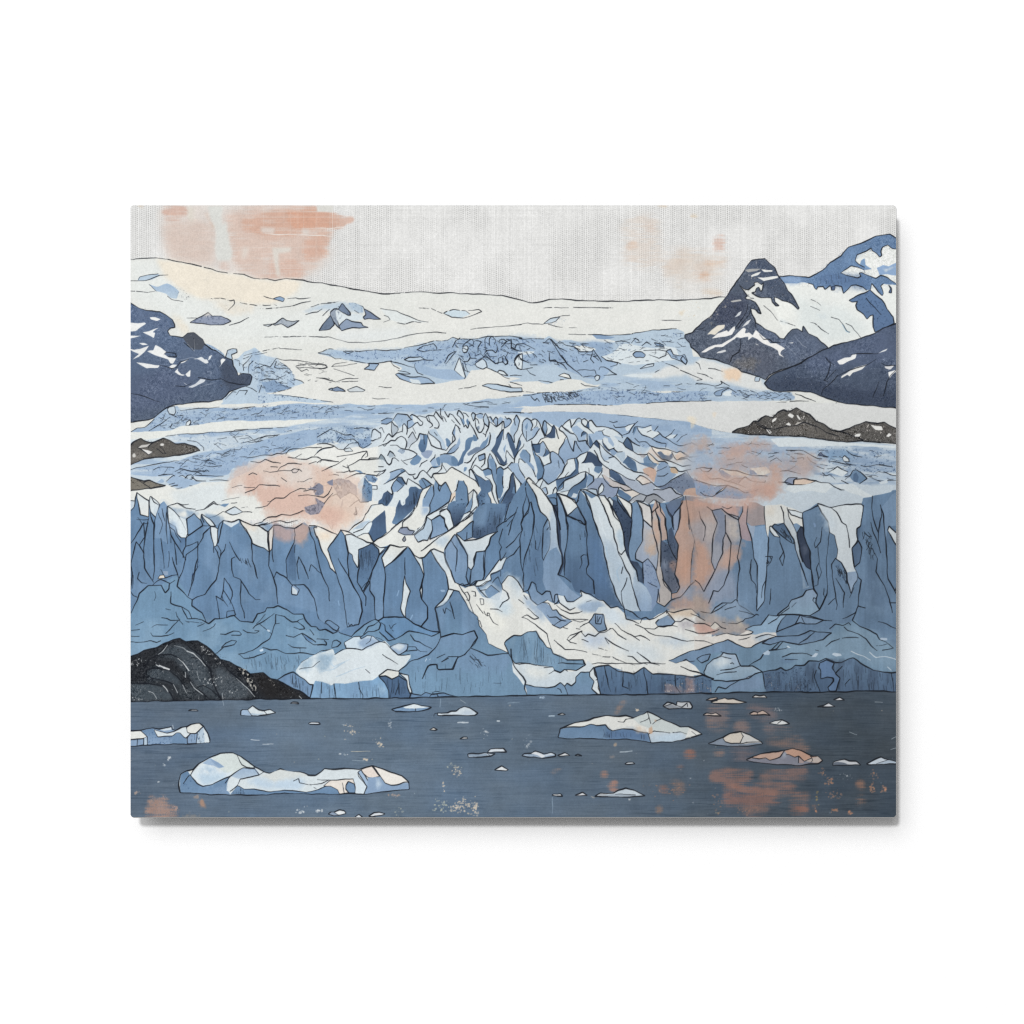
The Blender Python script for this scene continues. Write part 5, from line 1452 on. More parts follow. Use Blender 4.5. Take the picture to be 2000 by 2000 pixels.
f i2 @b1 720 60 770 0 840 0 870 100 930 220 935 310 870 260 800 180 770 125 740 100
f s2 @b1 840 0 950 0 1010 70 1060 170 950 190 930 220 870 100
f i1 @b1 870 265 930 310 940 420 890 395
f i5/i5 @b1 870 560 890 400 945 430 940 320 1092 500 1092 887 540 887 740 740
l 2.4 @b1 0 75 80 125 190 195 270 235 320 310
l 2.4 @b1 190 195 190 90 215 80 240 130 290 230 320 310
l 1.9 @b1 0 365 50 230
l 2.2 @b1 110 235 150 320 165 430 170 515 110 620 90 700 0 830
l 2.2 @b1 170 410 240 355 290 410 300 560 270 650 260 650 215 665 190 630 100 690
l 2 @b1 240 360 215 560 190 630
l 2 @b1 20 830 90 800 150 730 200 670
l 2 @b1 250 660 240 740 190 790 120 887
l 2.3 @b1 225 80 260 25 310 60 360 105 440 70 480 90 500 200 545 290 540 400 570 520 595 610
l 2.2 @b1 230 90 280 160 340 190 400 235
l 2.2 @b1 390 180 450 220 490 290 480 370 520 500 590 600
l 2 @b1 425 400 470 480 480 600
l 2.2 @b1 600 550 600 780
l 2.2 @b1 550 140 560 70 600 45 640 90 690 60 750 115
l 2.1 @b1 630 180 630 280 645 330
l 2.4 @b1 595 550 660 440 720 330 730 180 770 120 800 180 870 265 940 320
l 2.3 @b1 770 130 800 300 800 400 770 490 720 540 680 660 650 770
l 2.2 @b1 840 20 870 100 935 215
l 2.4 @b1 870 265 890 400 870 560 830 650 740 740 560 860 540 887
l 2.2 @b1 660 760 720 700 810 650
l 2.2 @b1 890 400 940 430
f i5/i5 @c1 50 0 130 0 160 90 130 200 80 220 60 180 70 100
f i2/i3 @c1 150 50 250 0 420 0 430 40 320 200 310 230 210 280 140 200 160 100
f s1 @c1 435 50 460 0 570 0 580 80 430 185 320 205 400 110
f i6 @c1 430 190 580 90 575 0 610 0 625 130 500 190 430 230
f i6/i5 @c1 310 215 430 190 425 240 410 310 330 370 320 300
f s1/i1 @c1 430 230 520 190 640 130 710 110 700 190 640 250 570 290 500 370 340 375 410 320
f s1 @c1 620 0 800 0 830 60 815 95 865 130 825 170 715 110 630 125
f i6/i5 @c1 455 445 500 370 560 300 640 250 700 180 715 120 740 180 710 330 650 340 620 360 600 420 550 400 520 460
f i4/i3 @c1 740 170 740 130 820 180 820 230 720 330
f i5 @c1 820 90 840 40 930 35 935 90 890 130
f i7 @c1 830 0 920 0 940 40 840 35
f i7 @c1 880 190 920 130 940 70 940 110
f #d5d5d5 @c1 940 40 1030 80 1035 180 950 140
f #c9c2bf @c1 930 150 960 145 1010 190 1092 250 1092 330 1040 310 970 240
f #94a4bd @c1 720 350 830 200 900 190 940 190 1092 330 1092 440 1040 470 1000 450 920 430 880 430 860 350 780 350
f s1 @c1 870 420 880 330 935 260 950 330 930 380
f i1 @c1 700 350 760 345 850 345 870 430
f s1 @c1 50 280 130 205 150 230 110 330
f i0 @c1 110 330 150 220 205 285 140 340
f i2 @c1 140 345 185 315 200 400 190 410
f s1 @c1 195 310 300 230 320 300 330 390 290 460 190 430
f s1 @c1 335 385 490 375 450 440
l 2.2 @c1 0 90 50 180
l 2.4 @c1 120 0 160 90 140 190 85 220
l 2.4 @c1 140 200 210 280 310 220 350 180 400 120 430 40 460 0
l 1.8 @c1 355 0 355 70
l 2.2 @c1 310 215 430 185 500 160 580 90
l 2 @c1 430 185 480 115
l 2.3 @c1 330 370 350 310 440 220 520 190 640 130 715 105 700 190 640 250 560 300 500 370 455 440
l 2 @c1 330 375 410 330 420 250
l 2.3 @c1 715 110 820 175 820 230 720 330
l 2 @c1 750 60 755 120
l 2.2 @c1 875 195 920 130 940 60
l 2.1 @c1 930 150 970 240 1040 310 1092 330
l 2 @c1 1035 180 1035 80
l 2.1 @c1 880 420 880 330 930 260 955 310 940 370 880 425 870 430 855 350 780 345 700 355
l 2.2 @c1 45 290 90 230 130 205
l 2 @c1 150 230 110 330
l 2.2 @c1 140 340 185 315 210 400 190 415
l 2.1 @c1 270 420 280 350 310 310 330 370 290 445
l 1.9 @c1 375 380 490 370
f s2 @d1 0 60 100 0 200 0 320 110 330 190 230 180 120 140
f i6/i7 @d1 10 90 60 95 150 160 220 260 230 290 120 260 60 210 20 190
k #26344c .35 @d1 10 90 60 95 150 160 230 290 60 210
f #c3bdbb @d1 0 200 60 240 160 280 240 290 300 350 210 365 140 325 60 325 0 290
f #8f9fba @d1 0 330 110 330 100 420 40 465 0 450
f #a9b5c6 @d1 170 170 330 220 350 230 440 300 580 260 620 320 600 420 500 440 420 400 320 360 240 290
f i6/i5 @d1 105 400 120 350 200 370 300 450 250 520 170 480
f #ddd5cc @d1 135 330 210 365 310 355 420 400 310 450 200 385
f #e0dad2 @d1 355 210 420 165 570 260 450 295
f #a8afb8 @d1 255 520 320 450 420 405 500 445 465 510 360 490
f #9ba0a8 @d1 465 510 500 445 600 415 650 430 740 495 690 530 600 490 520 545
f #aab3c2 @d1 600 360 680 360 820 325 970 430 790 530 740 495 650 430 600 415
f i6/i5 @d1 210 0 350 0 380 90 340 100 250 60
f i5 @d1 400 0 640 0 600 60 530 50
f #c9ae9d @d1 450 90 540 80 640 130 660 220 600 260 530 190
f #8ea6c2 @d1 650 100 760 0 800 40 820 120 900 150 800 270 660 325 600 290
f #77869e @d1 640 325 800 270 1020 120 1092 180 1170 230 1170 340 980 430 850 330 800 330 700 360
k #3a4258 .3 @d1 640 325 800 270 1020 120 1092 340 850 330
f #c4a898 @d1 980 420 1020 350 1092 330 1180 330 1180 440
l 2 @d1 150 0 230 70 330 105 450 130 525 175
l 2 @d1 30 80 110 125 200 175 280 220 340 228
l 2 @d1 0 200 60 240 140 270 230 290 300 355
l 2.1 @d1 0 290 50 325 120 330 100 420
l 2.2 @d1 120 340 140 325 210 365 310 355 420 405 505 440 600 415 650 430 740 495
l 2.2 @d1 45 470 100 425 130 460 250 525 320 450 420 405
l 2.2 @d1 285 545 360 490 460 515 500 445
l 2.2 @d1 520 545 600 490 680 535 790 530 870 480 980 430 900 400 830 330 800 325 700 365 640 355 600 365
l 2.1 @d1 355 210 410 165 450 180 575 262 450 295 400 250 355 215
l 2.1 @d1 575 262 640 325 720 310 800 260 900 190 1010 125
l 1.8 @d1 640 110 760 50
l 1.7 @d1 655 175 740 170 785 135
l 2 @d1 800 50 870 50 930 110 1030 100 1092 180
w #aab0bb .7 7 .5 @31 -130 780 130 780 160 1100 120 1180 -110 1150
// salmon-stained far right of the serac field
w #a3b6cc .9 9 .3 @21 1750 800 @31 100 850 300 800 600 800 900 900 1100 960 1160 1060 1050 1130 850 1150 700 1150 400 1130 0 1130 @21 1750 1000
n #8ea4c2 40 10 .7 @31 0 850 300 880 900 900 1150 980 1100 1100 500 1060 0 1050
f #8fa3c0 @31 -20 1172 60 1190 180 1240 290 1218 420 1280 530 1255 590 1260 540 1340 420 1350 200 1345 100 1340 0 1310
k #3a4258 .2 @31 -20 1172 180 1240 420 1280 590 1260 420 1350 0 1310
l 1.8 @31 40 1285 80 1320 150 1340 220 1290 295 1218
l 1.8 @31 0 1175 60 1195 130 1220 200 1232 290 1218 400 1260 460 1300 520 1280 580 1260
o #dcd4cc 1.5 @31 180 1310 230 1270 290 1222 250 1275
n i3 50 10 .8 @31 1100 830 1884 850 1884 1180 1500 1250 1200 1200 1080 1080 1150 980
f s1 @31 700 780 900 770 1200 800 1500 830 1884 850 1884 870 1400 850 1000 860 780 860
w #7fa3c6 .7 5 .5 @31 1200 900 1400 880 1500 960 1400 1000 1230 970
k #2c4a74 .28 @31 1100 850 1884 880 1884 1100 1200 1150
h 30 12 8 1.4 @31 1100 870 1884 880 1884 1180 1500 1230 1150 1120
h 30 14 -4 1.4 @31 100 830 700 800 1100 960 900 1080 300 1060 0 1000
f s1 @31 1260 1100 1340 1045 1400 1080 1430 1095 1380 1140
l 1.8 @31 1250 1100 1300 1075 1335 1045 1370 1070 1430 1092
l 1.7 @31 1190 1105 1225 1132 1260 1118 1310 1160
f i4/i5 @31 1440 1130 1500 1075 1560 1110 1610 1165 1550 1210 1470 1180
l 2 @31 1405 1140 1450 1130 1480 1080 1510 1075 1560 1110 1610 1165 1540 1210
f i6 @31 1480 1120 1510 1100 1530 1150 1520 1200 1480 1190
l 1.7 @31 1370 1175 1480 1235 1540 1250
l 1.5 @31 1630 1145 1700 1170 1780 1200 1810 1175 1880 1172
f s1 @31 1780 1100 1884 1110 1884 1125 1820 1120
l 1.7 @31 1775 1095 1830 1122 1884 1128
f s2 @31 1720 1190 1800 1165 1810 1200 1740 1210
o s1 1.7 @31 1380 960 1400 942 1440 975 1440 1000 1390 995
l 1.6 @31 1420 900 1470 940 1560 958
l 1.6 @31 1255 990 1400 1020 1500 1030
l 1.6 @31 1555 1035 1600 1050 1700 1030 1850 1050
l 1.6 @31 1050 960 1080 1000 1130 1025
l 1.6 @31 700 995 760 962 805 1000
l 1.7 @31 850 890 960 890 1020 900 1080 940 1140 972 1180 975
d 1.5 @31 910 975 1010 965 1010 985
l 1.5 @31 515 900 570 915 610 928
o #5a6a88 1.5 @31 1140 940 1170 910 1190 935 1250 952 1200 950
f #7890ac @31 1190 885 1240 890 1250 920 1220 910
f #dcd9cf @31 230 1070 300 1070 450 1090 510 1120 480 1140 330 1130 250 1100
f #dedbd1 @31 510 1060 660 1050 700 1100 640 1130 560 1120
f #8698b4 @31 215 1090 250 1080 340 1130 300 1160 230 1130
f #8698b4 @31 505 1075 540 1080 580 1120 510 1118
f #9aa5b8 @31 320 1180 430 1160 400 1205 360 1200
l 1.8 @31 0 1070 60 1055 150 1060 110 1090 60 1092 40 1070
l 1.9 @31 215 1090 230 1065 300 1075 400 1090 490 1120 560 1132 670 1135
l 1.8 @31 70 1095 90 1130 130 1165 230 1160 300 1182 380 1160 430 1160
l 1.8 @31 400 1205 430 1170 460 1145 510 1180 560 1192 650 1195 655 1180
l 1.8 @31 300 1180 380 1210 465 1245
l 1.7 @31 790 1095 870 1085 930 1100 990 1112
o #8b9ab5 1.9 @31 832 1190 870 1155 960 1150 920 1180 920 1220 860 1215
o #e3cdb9 1.8 @31 920 1220 930 1170 1010 1160 1140 1180 1050 1215 1000 1222
f s1 @31 1000 1225 1150 1180 1260 1205 1300 1240 1270 1250 1220 1295 1100 1275 960 1290 930 1300 840 1265 870 1225
l 1.9 @31 950 1158 1050 1160 1180 1195 1250 1200 1300 1240 1370 1270 1400 1265
l 1.8 @31 780 1190 850 1195 920 1222 1000 1220
f s1 @31 1290 1215 1480 1210 1600 1290 1680 1330 1600 1340 1450 1290 1400 1265 1330 1250
''')

# ------------------------------------------------------------------ the ice cliff
draw('''
part printed_ice_cliff tall blue ice cliff with white snow seams and ink cracks
f i5 @02 -20 70 60 0 85 -135 200 -55 215 -100 300 -20 340 -50 370 0 480 85 550 120 625 60 690 125 700 65 765 110 830 185 900 130 940 130 1000 150 1050 120 1120 150 1180 178 1230 185 1330 235 1375 180 1380 150 1440 180 1500 200 1580 195 1660 150 1710 190 1760 185 1932 240 @12 90 400 225 220 270 280 390 300 515 340 690 360 855 375 1000 480 1070 420 1200 400 1300 260 1420 330 1590 280 1700 230 1840 120 1900 0 1980 -260 @22 190 -265 240 -180 320 -90 470 -130 560 -90 650 -80 690 -165 800 -120 870 -100 960 -80 1050 -100 1170 -30 1230 -55 1340 -20 1450 -35 1600 -60 1660 -100 1932 -80 @32 0 -80 130 -20 330 0 640 0 860 30 1000 60 1140 -30 1270 10 1400 -20 1560 -25 1580 -80 1680 -100 1800 -90 1850 -160 1910 -160 1910 1546 @02 -20 1546
n i4 40 60 .8 @02 20 100 370 0 1932 260 @12 400 400 1000 480 1200 400 1240 780 1100 1180 600 1050 0 1000 @02 1400 900 600 900 20 1000
w i5 .5 8 .3 @02 20 100 350 0 520 200 540 480 460 720 100 700 20 500
n i6 30 60 .35 @12 0 300 1000 480 1230 800 1100 1150 300 1100 0 900
// foot of the cliff
f b0 @02 -20 1010 30 1000 80 900 110 820 190 745 310 740 385 690 465 645 480 700 570 850 610 880 605 930 700 1000 740 1090 765 1105 820 1060 920 1050 1000 1025 1060 1080 1180 1090 1220 1015 1300 990 1310 950 1420 940 1500 970 1560 1010 1650 1015 1660 1060 1730 1130 1780 1135 1810 1165 1860 1155 1932 1200 @12 60 1200 140 1200 200 1190 320 1225 370 1180 440 1120 550 1060 580 1075 625 1040 820 1040 930 1110 1040 1165 1150 1190 1165 1235 1290 1195 1480 1170 1600 1200 1610 1290 1820 1390 1880 1546 @03 1932 390 20 420 @02 -20 1546
f b0 @13 600 -60 1900 -60 1900 384 800 384
n b1 50 50 .7 @02 20 1050 700 1050 1800 1180 1900 1546 20 1546
w i4 .75 8 .4 @12 900 1250 1290 1200 1510 1230 1600 1280 1820 1390 1880 1546 800 1546 870 1460
f i4/b0 @12 1165 1235 1290 1195 1370 1210 1480 1170 1510 1230 1490 1290 1440 1340 1390 1395 1330 1420 1280 1540 1130 1540 1020 1546 770 1546 870 1460 950 1440 1040 1400 1120 1320
f #6a8fb4 @12 590 1075 625 1040 820 1040 930 1110 1040 1165 1150 1185 1060 1215 870 1170 730 1250 670 1265 590 1180
f b0 @32 -20 1355 170 1300 300 1255 370 1290 460 1330 520 1330 640 1260 760 1220 970 1215 1080 1170 1280 1185 1310 1110 1440 1090 1500 1060 1540 1130 1700 1200 1730 1250 1800 1280 1910 1340 1910 1570 1850 1580 1400 1470 1000 1520 800 1560 600 1560 -20 1640
f i4 @22 1515 1455 1700 1375 1932 1306 @32 170 1300 300 1257 420 1310 400 1380 250 1370 130 1385 50 1400 0 1440 @22 1720 1462 1690 1440 1660 1465 1590 1484
l 2.2 @22 1932 1306 1700 1375 1515 1455 1590 1484 1660 1465 1690 1440 1720 1460 1770 1452
w b1 .8 10 .4 @32 760 1240 1280 1190 1500 1100 1884 1300 1884 1546 1500 1420 1000 1480 800 1400
w i5 .6 8 .3 @32 380 870 580 980 760 1030 680 1020 470 1150 440 1085 390 900
h 50 12 80 1.2 @02 1100 1380 1640 1400 1600 1546 1100 1540
// left pillars
o s1/s0 2.2 @02 85 -135 200 -55 197 0 198 100 120 75 100 -20
o s1 2.2 @02 215 -100 300 -20 285 40 268 100 215 50 200 -30
l 2 @02 225 -90 240 -40 300 -10
l 2.2 @02 -10 80 60 0 85 -135
l 2 @02 -10 -65 60 -55
f i4 @02 265 100 290 20 340 -50 365 0 380 100 400 200 375 350 300 300 250 300
w i3 .6 6 .4 @02 290 40 340 -40 365 30 380 150 300 200
o s1 2.2 @02 368 -5 440 40 490 95 510 130 560 230 572 268 550 296 500 296 470 262 450 182 390 152
w i2 .8 4 .3 @02 385 130 455 150 470 260 400 220
f s1 @02 490 95 550 120 570 262 530 180
f i6/i5 @02 490 300 547 300 540 370 515 440 488 390
o i4 2 @02 555 118 625 60 690 128 702 182 570 272
o s1 2.2 @02 700 65 770 110 832 188 780 190 740 150
l 2 @02 690 130 700 70 715 150
o s1 2.2 @02 780 192 832 197 857 212 847 330 832 372 808 374 788 270
o i4 2 @02 868 162 902 130 890 180 850 352 850 230
f s2 @02 902 150 975 197 1052 150 1050 125 1000 148 940 130 905 132
o s0/s1 2.2 @02 1055 122 1120 150 1180 178 1230 185 1322 235 1325 330 1337 432 1290 392 1220 370 1180 352 1150 270 1100 202
w #e9d3bd .7 5 .4 @02 1065 125 1200 180 1230 240 1180 230 1120 190
o #dcd8d2 2 @02 1325 235 1377 178 1360 400 1340 430
w #b6a09d .9 4 .4 @02 1375 150 1440 180 1520 200 1580 200 1570 320 1480 340 1370 300
w #c4a598 .85 4 .6 @02 1560 190 1650 150 1720 210 1700 280 1640 370 1570 350
o s1 2 @02 1752 195 1830 210 1932 250 1932 585 1900 560 1860 450 1800 330
w #ecd6bf .8 6 .3 @02 1760 200 1932 250 1932 280 1850 310 1800 310
f i6/i5 @02 1490 500 1575 350 1585 700 1505 672
w i5 .8 4 .4 @02 660 490 790 600 800 720 700 820 600 860 640 620
l 2.2 @02 30 345 140 180 155 155
l 1.7 @02 90 120 150 130 195 125
l 1.5 @02 100 100 140 170 195 160
l 2 @02 152 175 165 290
l 2.3 @02 197 110 165 290 150 430 160 580 240 712
l 2.3 @02 212 60 245 170 245 350 255 560 235 692
l 2 @02 265 100 250 150 245 350
l 1.6 @02 310 300 330 450 342 580
l 1.6 @02 362 0 365 240 375 352
l 1.4 @02 290 60 330 170 300 260
l 1.4 @02 320 20 350 140
l 1.6 @02 385 420 395 500 380 570
l 1.6 @02 410 280 410 345
l 2.3 @02 365 60 400 190 410 270 450 340 510 440 548 502
l 2 @02 400 190 440 220 460 270 500 340
l 2 @02 445 350 465 545
l 2 @02 420 480 470 640 485 682
l 2.3 @02 545 502 500 640 480 690 465 750 560 850
l 2.3 @02 560 110 565 250 545 300 545 370
l 2.3 @02 660 330 545 375 520 420 520 480
l 2.3 @02 665 335 665 370 550 450 540 500
l 2.3 @02 665 335 660 490 640 560 620 690 570 840
l 1.7 @02 660 500 660 570 610 650 600 740
k #2d466e .3 @02 660 490 700 520 660 600 600 700 590 680
l 2.3 @02 780 195 715 250 710 290 665 372
l 2 @02 570 265 620 235 705 185 780 185
l 2 @02 808 380 810 435
l 2.3 @02 845 365 885 420 880 460 865 500
l 2 @02 820 385 850 430 862 490
l 2.3 @02 865 500 855 620 830 690 720 830 650 855 610 882
l 2.2 @02 925 360 910 410 880 460
l 2.4 @02 560 850 610 880 605 935 700 1000 740 1090
l 2.2 @02 80 330 110 365 150 440
l 2.2 @02 80 330 40 480 30 560 42 620 32 780
l 2.2 @02 110 360 160 290
l 1.6 @02 20 780 50 840 85 856
l 1.8 @02 110 620 90 680 130 715 180 722
l 1.5 @02 50 650 50 770
l 2.2 @02 230 740 270 700 310 687 390 722
l 2 @02 350 672 410 650 468 642
l 1.6 @02 310 590 340 640 355 670
o c0 1.6 @02 280 680 300 645 345 640 352 672
f #93a7c0 @02 330 605 380 605 380 645 350 640
l 2.3 @02 30 1005 80 900 110 820 190 745 310 740 350 810 385 772 390 730 440 700
l 2.2 @02 405 800 400 910 500 940 570 980 605 1050
l 2 @02 510 950 560 1055
l 2.4 @02 570 1055 640 1050 700 1068 765 1105 820 1060 920 1050
l 2.4 @02 930 1045 1000 1025 1060 1080 1180 1090 1220 1015 1300 990 1310 950 1380 955 1420 935 1500 970 1560 1010 1650 1015 1665 1060 1730 1130 1780 1135 1810 1165 1860 1155 1932 1200
l 2.2 @02 965 335 1000 420 1060 510
h 22 16 75 1.8 @02 1040 470 1110 470 1150 560 1070 530
l 1.8 @02 1130 490 1160 570
l 2.3 @02 1055 120 1070 160 1120 210 1170 320 1175 500 1200 580 1230 680
l 1.9 @02 1010 472 978 490 980 600 1000 660 1060 682 1100 750 1140 820 1210 872 1250 870
l 2 @02 1070 700 1060 820 1070 920 1100 1000 1105 1050
l 2.4 @02 1335 235 1322 330 1340 430 1330 560 1390 690 1410 840 1420 915
l 1.8 @02 1370 300 1365 420 1372 520
l 2.2 @02 1385 665 1405 612 1440 640 1500 672 1550 740 1660 735 1700 770 1760 870 1800 1050 1862 1092 1880 1070 1932 1095
l 2 @02 1855 1095 1932 1145
l 1.8 @02 1570 205 1580 260 1570 340 1490 500 1505 672
l 1.7 @02 1580 360 1575 430
l 2 @02 1610 468 1660 560 1705 680
l 2 @02 1610 475 1590 540 1610 682
l 2 @02 1710 605 1725 540 1840 638 1890 760 1905 900
l 2.3 @02 1750 200 1780 280 1800 330 1860 450 1900 560 1932 585
l 2.2 @02 1705 195 1760 330 1785 460 1820 600 1842 642
l 2.3 @02 1375 180 1440 180 1500 198 1580 200 1640 165
l 1.9 @02 1330 235 1280 205 1225 185
l 2.4 @02 900 130 980 145 1050 120 1120 150 1180 178 1230 185 1300 160 1320 150
l 2 @02 1190 170 1260 150 1310 100 1390 100 1450 70 1540 90 1680 40
l 1.9 @02 1230 180 1300 170 1380 145 1440 130 1500 150 1600 130
l 2.3 @02 1710 180 1760 180 1932 242
o i3 1.8 @02 1548 750 1560 738 1622 780 1600 836 1550 830
f s2 @02 1552 760 1570 770 1600 790 1600 830 1555 825
l 1.9 @02 870 1050 850 920 828 845 900 890
l 1.9 @02 880 870 905 790 912 670 960 740 985 800 985 850 960 920
l 1.9 @02 905 790 970 895 1000 960 1018 1020
l 1.5 @02 890 840 900 880 940 940
o i5 1.9 @02 933 985 1005 980 1015 1022 970 1030 930 1050
// foot of the cliff, left
l 1.9 @02 320 1047 370 1055 400 1070 478 1070 435 1120 360 1195
l 1.6 @02 478 1068 520 1105
l 1.8 @02 220 1190 235 1222 320 1225 380 1215 430 1190
l 1.4 @02 30 1222 110 1222
l 1.8 @02 30 1276 150 1280 210 1266 270 1280 312 1268
l 1.4 @02 230 1140 280 1115 370 1115
l 1.4 @02 35 1165 110 1155
l 1.4 @02 70 1115 150 1085
l 1.6 @02 455 990 465 1030 490 1070
l 1.9 @02 870 1200 920 1207 1000 1175 1050 1180 1072 1205 1060 1215 980 1215
l 1.9 @02 1085 1162 1130 1190 1210 1190 1245 1170 1200 1170
l 1.9 @02 840 1382 900 1320 1000 1300 1030 1265 980 1258 920 1285 880 1325
l 2 @02 1395 1020 1395 1100 1360 1200 1340 1250 1260 1300 1180 1352 1100 1385 1040 1395
l 1.9 @02 1045 1395 1100 1430 1200 1420 1300 1375
l 2 @02 1400 1020 1480 1030 1550 1090 1600 1085 1610 1070 1650 1060
l 1.6 @02 1395 1105 1432 1100
l 2.2 @02 1500 1215 1560 1235 1640 1195 1690 1222 1772 1275
l 2 @02 1640 1202 1680 1250 1750 1300 1872 1305 1872 1280 1855 1262
l 1.7 @02 1510 1300 1550 1325 1600 1332 1682 1330
l 1.9 @02 1275 1330 1350 1355 1410 1355 1500 1385 1620 1382 1760 1400 1830 1362 1932 1348
l 1.6 @02 1625 1335 1625 1380
l 1.8 @02 1180 1150 1250 1100 1320 1060 1380 1010
l 1.7 @02 1220 1105 1300 1020
l 1.7 @02 1250 1112 1320 1162 1360 1202
l 1.9 @02 1600 1088 1660 1130 1668 1155 1620 1158 1568 1138
l 1.7 @02 1720 1160 1760 1212
l 1.6 @02 540 1075 580 1090
d 1.3 @02 560 1080 700 1095
l 1.6 @02 660 1125 720 1100
l 1.6 @02 705 1170 780 1152 815 1130 832 1105
f #c7d7e5 @02 1312 1155 1345 1160 1340 1180 1320 1172
f #c7d7e5 @02 1240 1350 1275 1338 1280 1358 1250 1368
d 1.4 @02 350 965 430 972
l 1.4 @02 250 800 265 840 250 880
f #6486ae @02 1645 1210 1700 1235 1755 1280 1700 1262
// white dome
f s1 @02 1590 1530 1640 1460 1750 1405 1840 1362 1932 1348 @12 0 1395 60 1360 150 1345 170 1395 280 1340 420 1352 520 1310 640 1260 720 1360 770 1400 880 1395 880 1425 770 1546 @13 770 122 650 112 580 172 520 217 400 227 270 242 170 242 130 267 60 237 0 217 @03 1840 238 1770 217 1750 252 1700 247 1640 192 1590 132
f s1 @02 1580 1546 1650 1455 1750 1402 1932 1348 @12 170 1398 @13 0 200 @03 1760 250 1590 140
w #d6e0e5 .8 9 .4 @12 200 1450 600 1380 760 1480 700 1546 @13 600 130 500 200 0 200 @12 100 1500
w b1 .7 5 .5 @12 0 1400 160 1400 100 1546 0 1546
w b1 .6 5 .5 @02 1600 1520 1650 1460 1760 1410 1700 1546
c #b8cedf 2 @12 100 1450 160 1510 300 1440
c #b8cedf 2.5 @13 20 130 150 110 260 40
c #b8cedf 2 @13 180 180 320 120 450 80
o #cfdfea 1.8 @12 250 1282 340 1230 410 1225 415 1250 470 1212 530 1222 590 1270 480 1322 420 1350 360 1342 270 1340
w i3 .8 3 .4 @12 390 1280 440 1240 510 1230 590 1270 500 1320 400 1330
l 1.8 @12 510 1225 500 1270 465 1303
l 1.8 @12 268 1310 270 1340 360 1340 420 1352 520 1310 595 1270 640 1280
l 1.7 @12 170 1398 240 1350 275 1345
o i2 1.6 @12 680 1325 770 1290 862 1300 850 1352 770 1400 725 1362
w s1 .9 2 .3 @12 690 1325 770 1295 840 1310 780 1360
l 1.9 @12 640 1280 720 1365 768 1398 870 1393
l 1.6 @12 830 1365 865 1322 930 1325 945 1355 830 1362
l 1.5 @12 950 1350 970 1368 1030 1373
l 1.5 @12 560 1230 600 1245 640 1275
l 1.6 @12 620 1390 660 1420 760 1485
l 1.5 @13 460 112 500 150
l 1.4 @03 1620 105 1740 85 1815 35
l 1.4 @03 1630 45 1700 5
l 2 @12 140 1330 150 1270 180 1260 222 1285 190 1320 145 1332
l 2 @12 0 1307 85 1308 88 1285 65 1265
l 1.4 @12 0 1245 110 1255
// middle pillars
f s0 @12 0 160 190 258 225 218 300 235 470 60 560 -20 700 0 690 360 530 345 400 300 240 300 180 630 125 580 50 420 0 290
w #e9d5c4 .85 8 .3 @12 0 0 230 0 380 100 300 235 225 218 180 260 0 180
w #ecd3b8 .7 6 .3 @12 0 220 150 270 100 310 20 320
l 2.2 @12 0 185 90 220 190 260
l 2 @12 300 230 350 180 430 130 460 60
l 2.3 @12 225 220 300 240 380 290 480 330 530 342
o i5/i4 2.3 @12 95 400 200 265 228 220 262 280 280 400 288 445 292 655 350 770 420 900 430 990 390 1110 275 1140 255 960 245 850 180 630
o s1 2 @12 265 270 310 262 380 290 470 330 520 345 395 405 388 540 380 572 342 500 332 460 290 432
f i5/i4 @12 0 470 0 290 50 420 110 530 125 580 180 630 240 850 255 960 275 1140 200 1190 20 1060 0 1000
l 2.3 @12 0 280 50 420 110 530 125 580 180 632
l 2 @12 0 470 40 620 100 760 115 892
l 1.8 @12 0 600 55 640
l 1.8 @12 200 485 250 580 292 655
l 2.2 @12 288 440 292 655 350 770 400 860 430 985 390 1112
l 1.5 @12 290 1100 300 1130 320 1110 335 1130 355 1110 390 1110
o i6/i5 2.2 @12 392 405 516 345 578 402 580 450 520 600 440 790 425 800 380 712 395 570
h 20 26 88 1.5 @12 395 420 510 350 575 410 570 470 480 640 400 560
k #22375a .18 @12 395 420 516 345 575 410 520 600 430 790 400 700
o s1 1.8 @12 525 345 590 385 650 380 580 448 578 402
o i5/i4 2.2 @12 580 455 640 410 690 358 605 482 640 622 638 700 625 900 625 1040 580 1075 550 1060 535 850 500 790 498 690 520 600
l 1.9 @12 415 775 470 705 498 700 440 810
l 2 @12 380 710 460 850 455 932
o s0/s1 2.2 @12 605 482 692 358 780 385 855 375 770 455 700 520 632 578
o i5/i5 2.3 @12 632 578 720 508 800 440 855 375 920 470 990 600 1000 645 980 740 965 790 990 870 1040 940 1045 1050 980 1140 930 1110 820 1042 625 1040 625 900 640 690
w i4 .5 8 .4 @12 640 900 800 1000 1040 1000 1000 1100 800 1040 640 1040
l 2 @12 830 480 832 640
o s1 2 @12 828 645 842 720 878 795 850 900 825 1050 805 1015 788 960 808 880 815 750
o s1 2 @12 862 385 900 442 960 490 988 492 1012 620 1000 648 960 540 915 470
o s1 2 @12 965 790 982 755 1002 820 995 880 978 850
o i5/i5 2.3 @12 985 490 1070 420 1130 520 1215 622 1228 700 1240 780 1180 885 1115 955 1150 1190 1040 1165 980 1140 1045 1050 1040 940 990 870 985 740 1005 640
f s0 @12 530 342 650 260 740 172 800 150 800 200 770 240 830 272 900 265 920 310 950 338 1060 330 1140 295 1290 195 1380 140 1480 50 1470 130 1440 152 1360 232 1300 262 1200 400 1190 432 1130 432 1070 410 1000 482 940 492 872 385 780 382 690 355 590 387
w i1 .8 4 .3 @12 1100 320 1190 280 1270 280 1200 390 1130 350
f i7/i6 @12 480 242 520 130 620 50 640 30 652 150 656 240 540 338
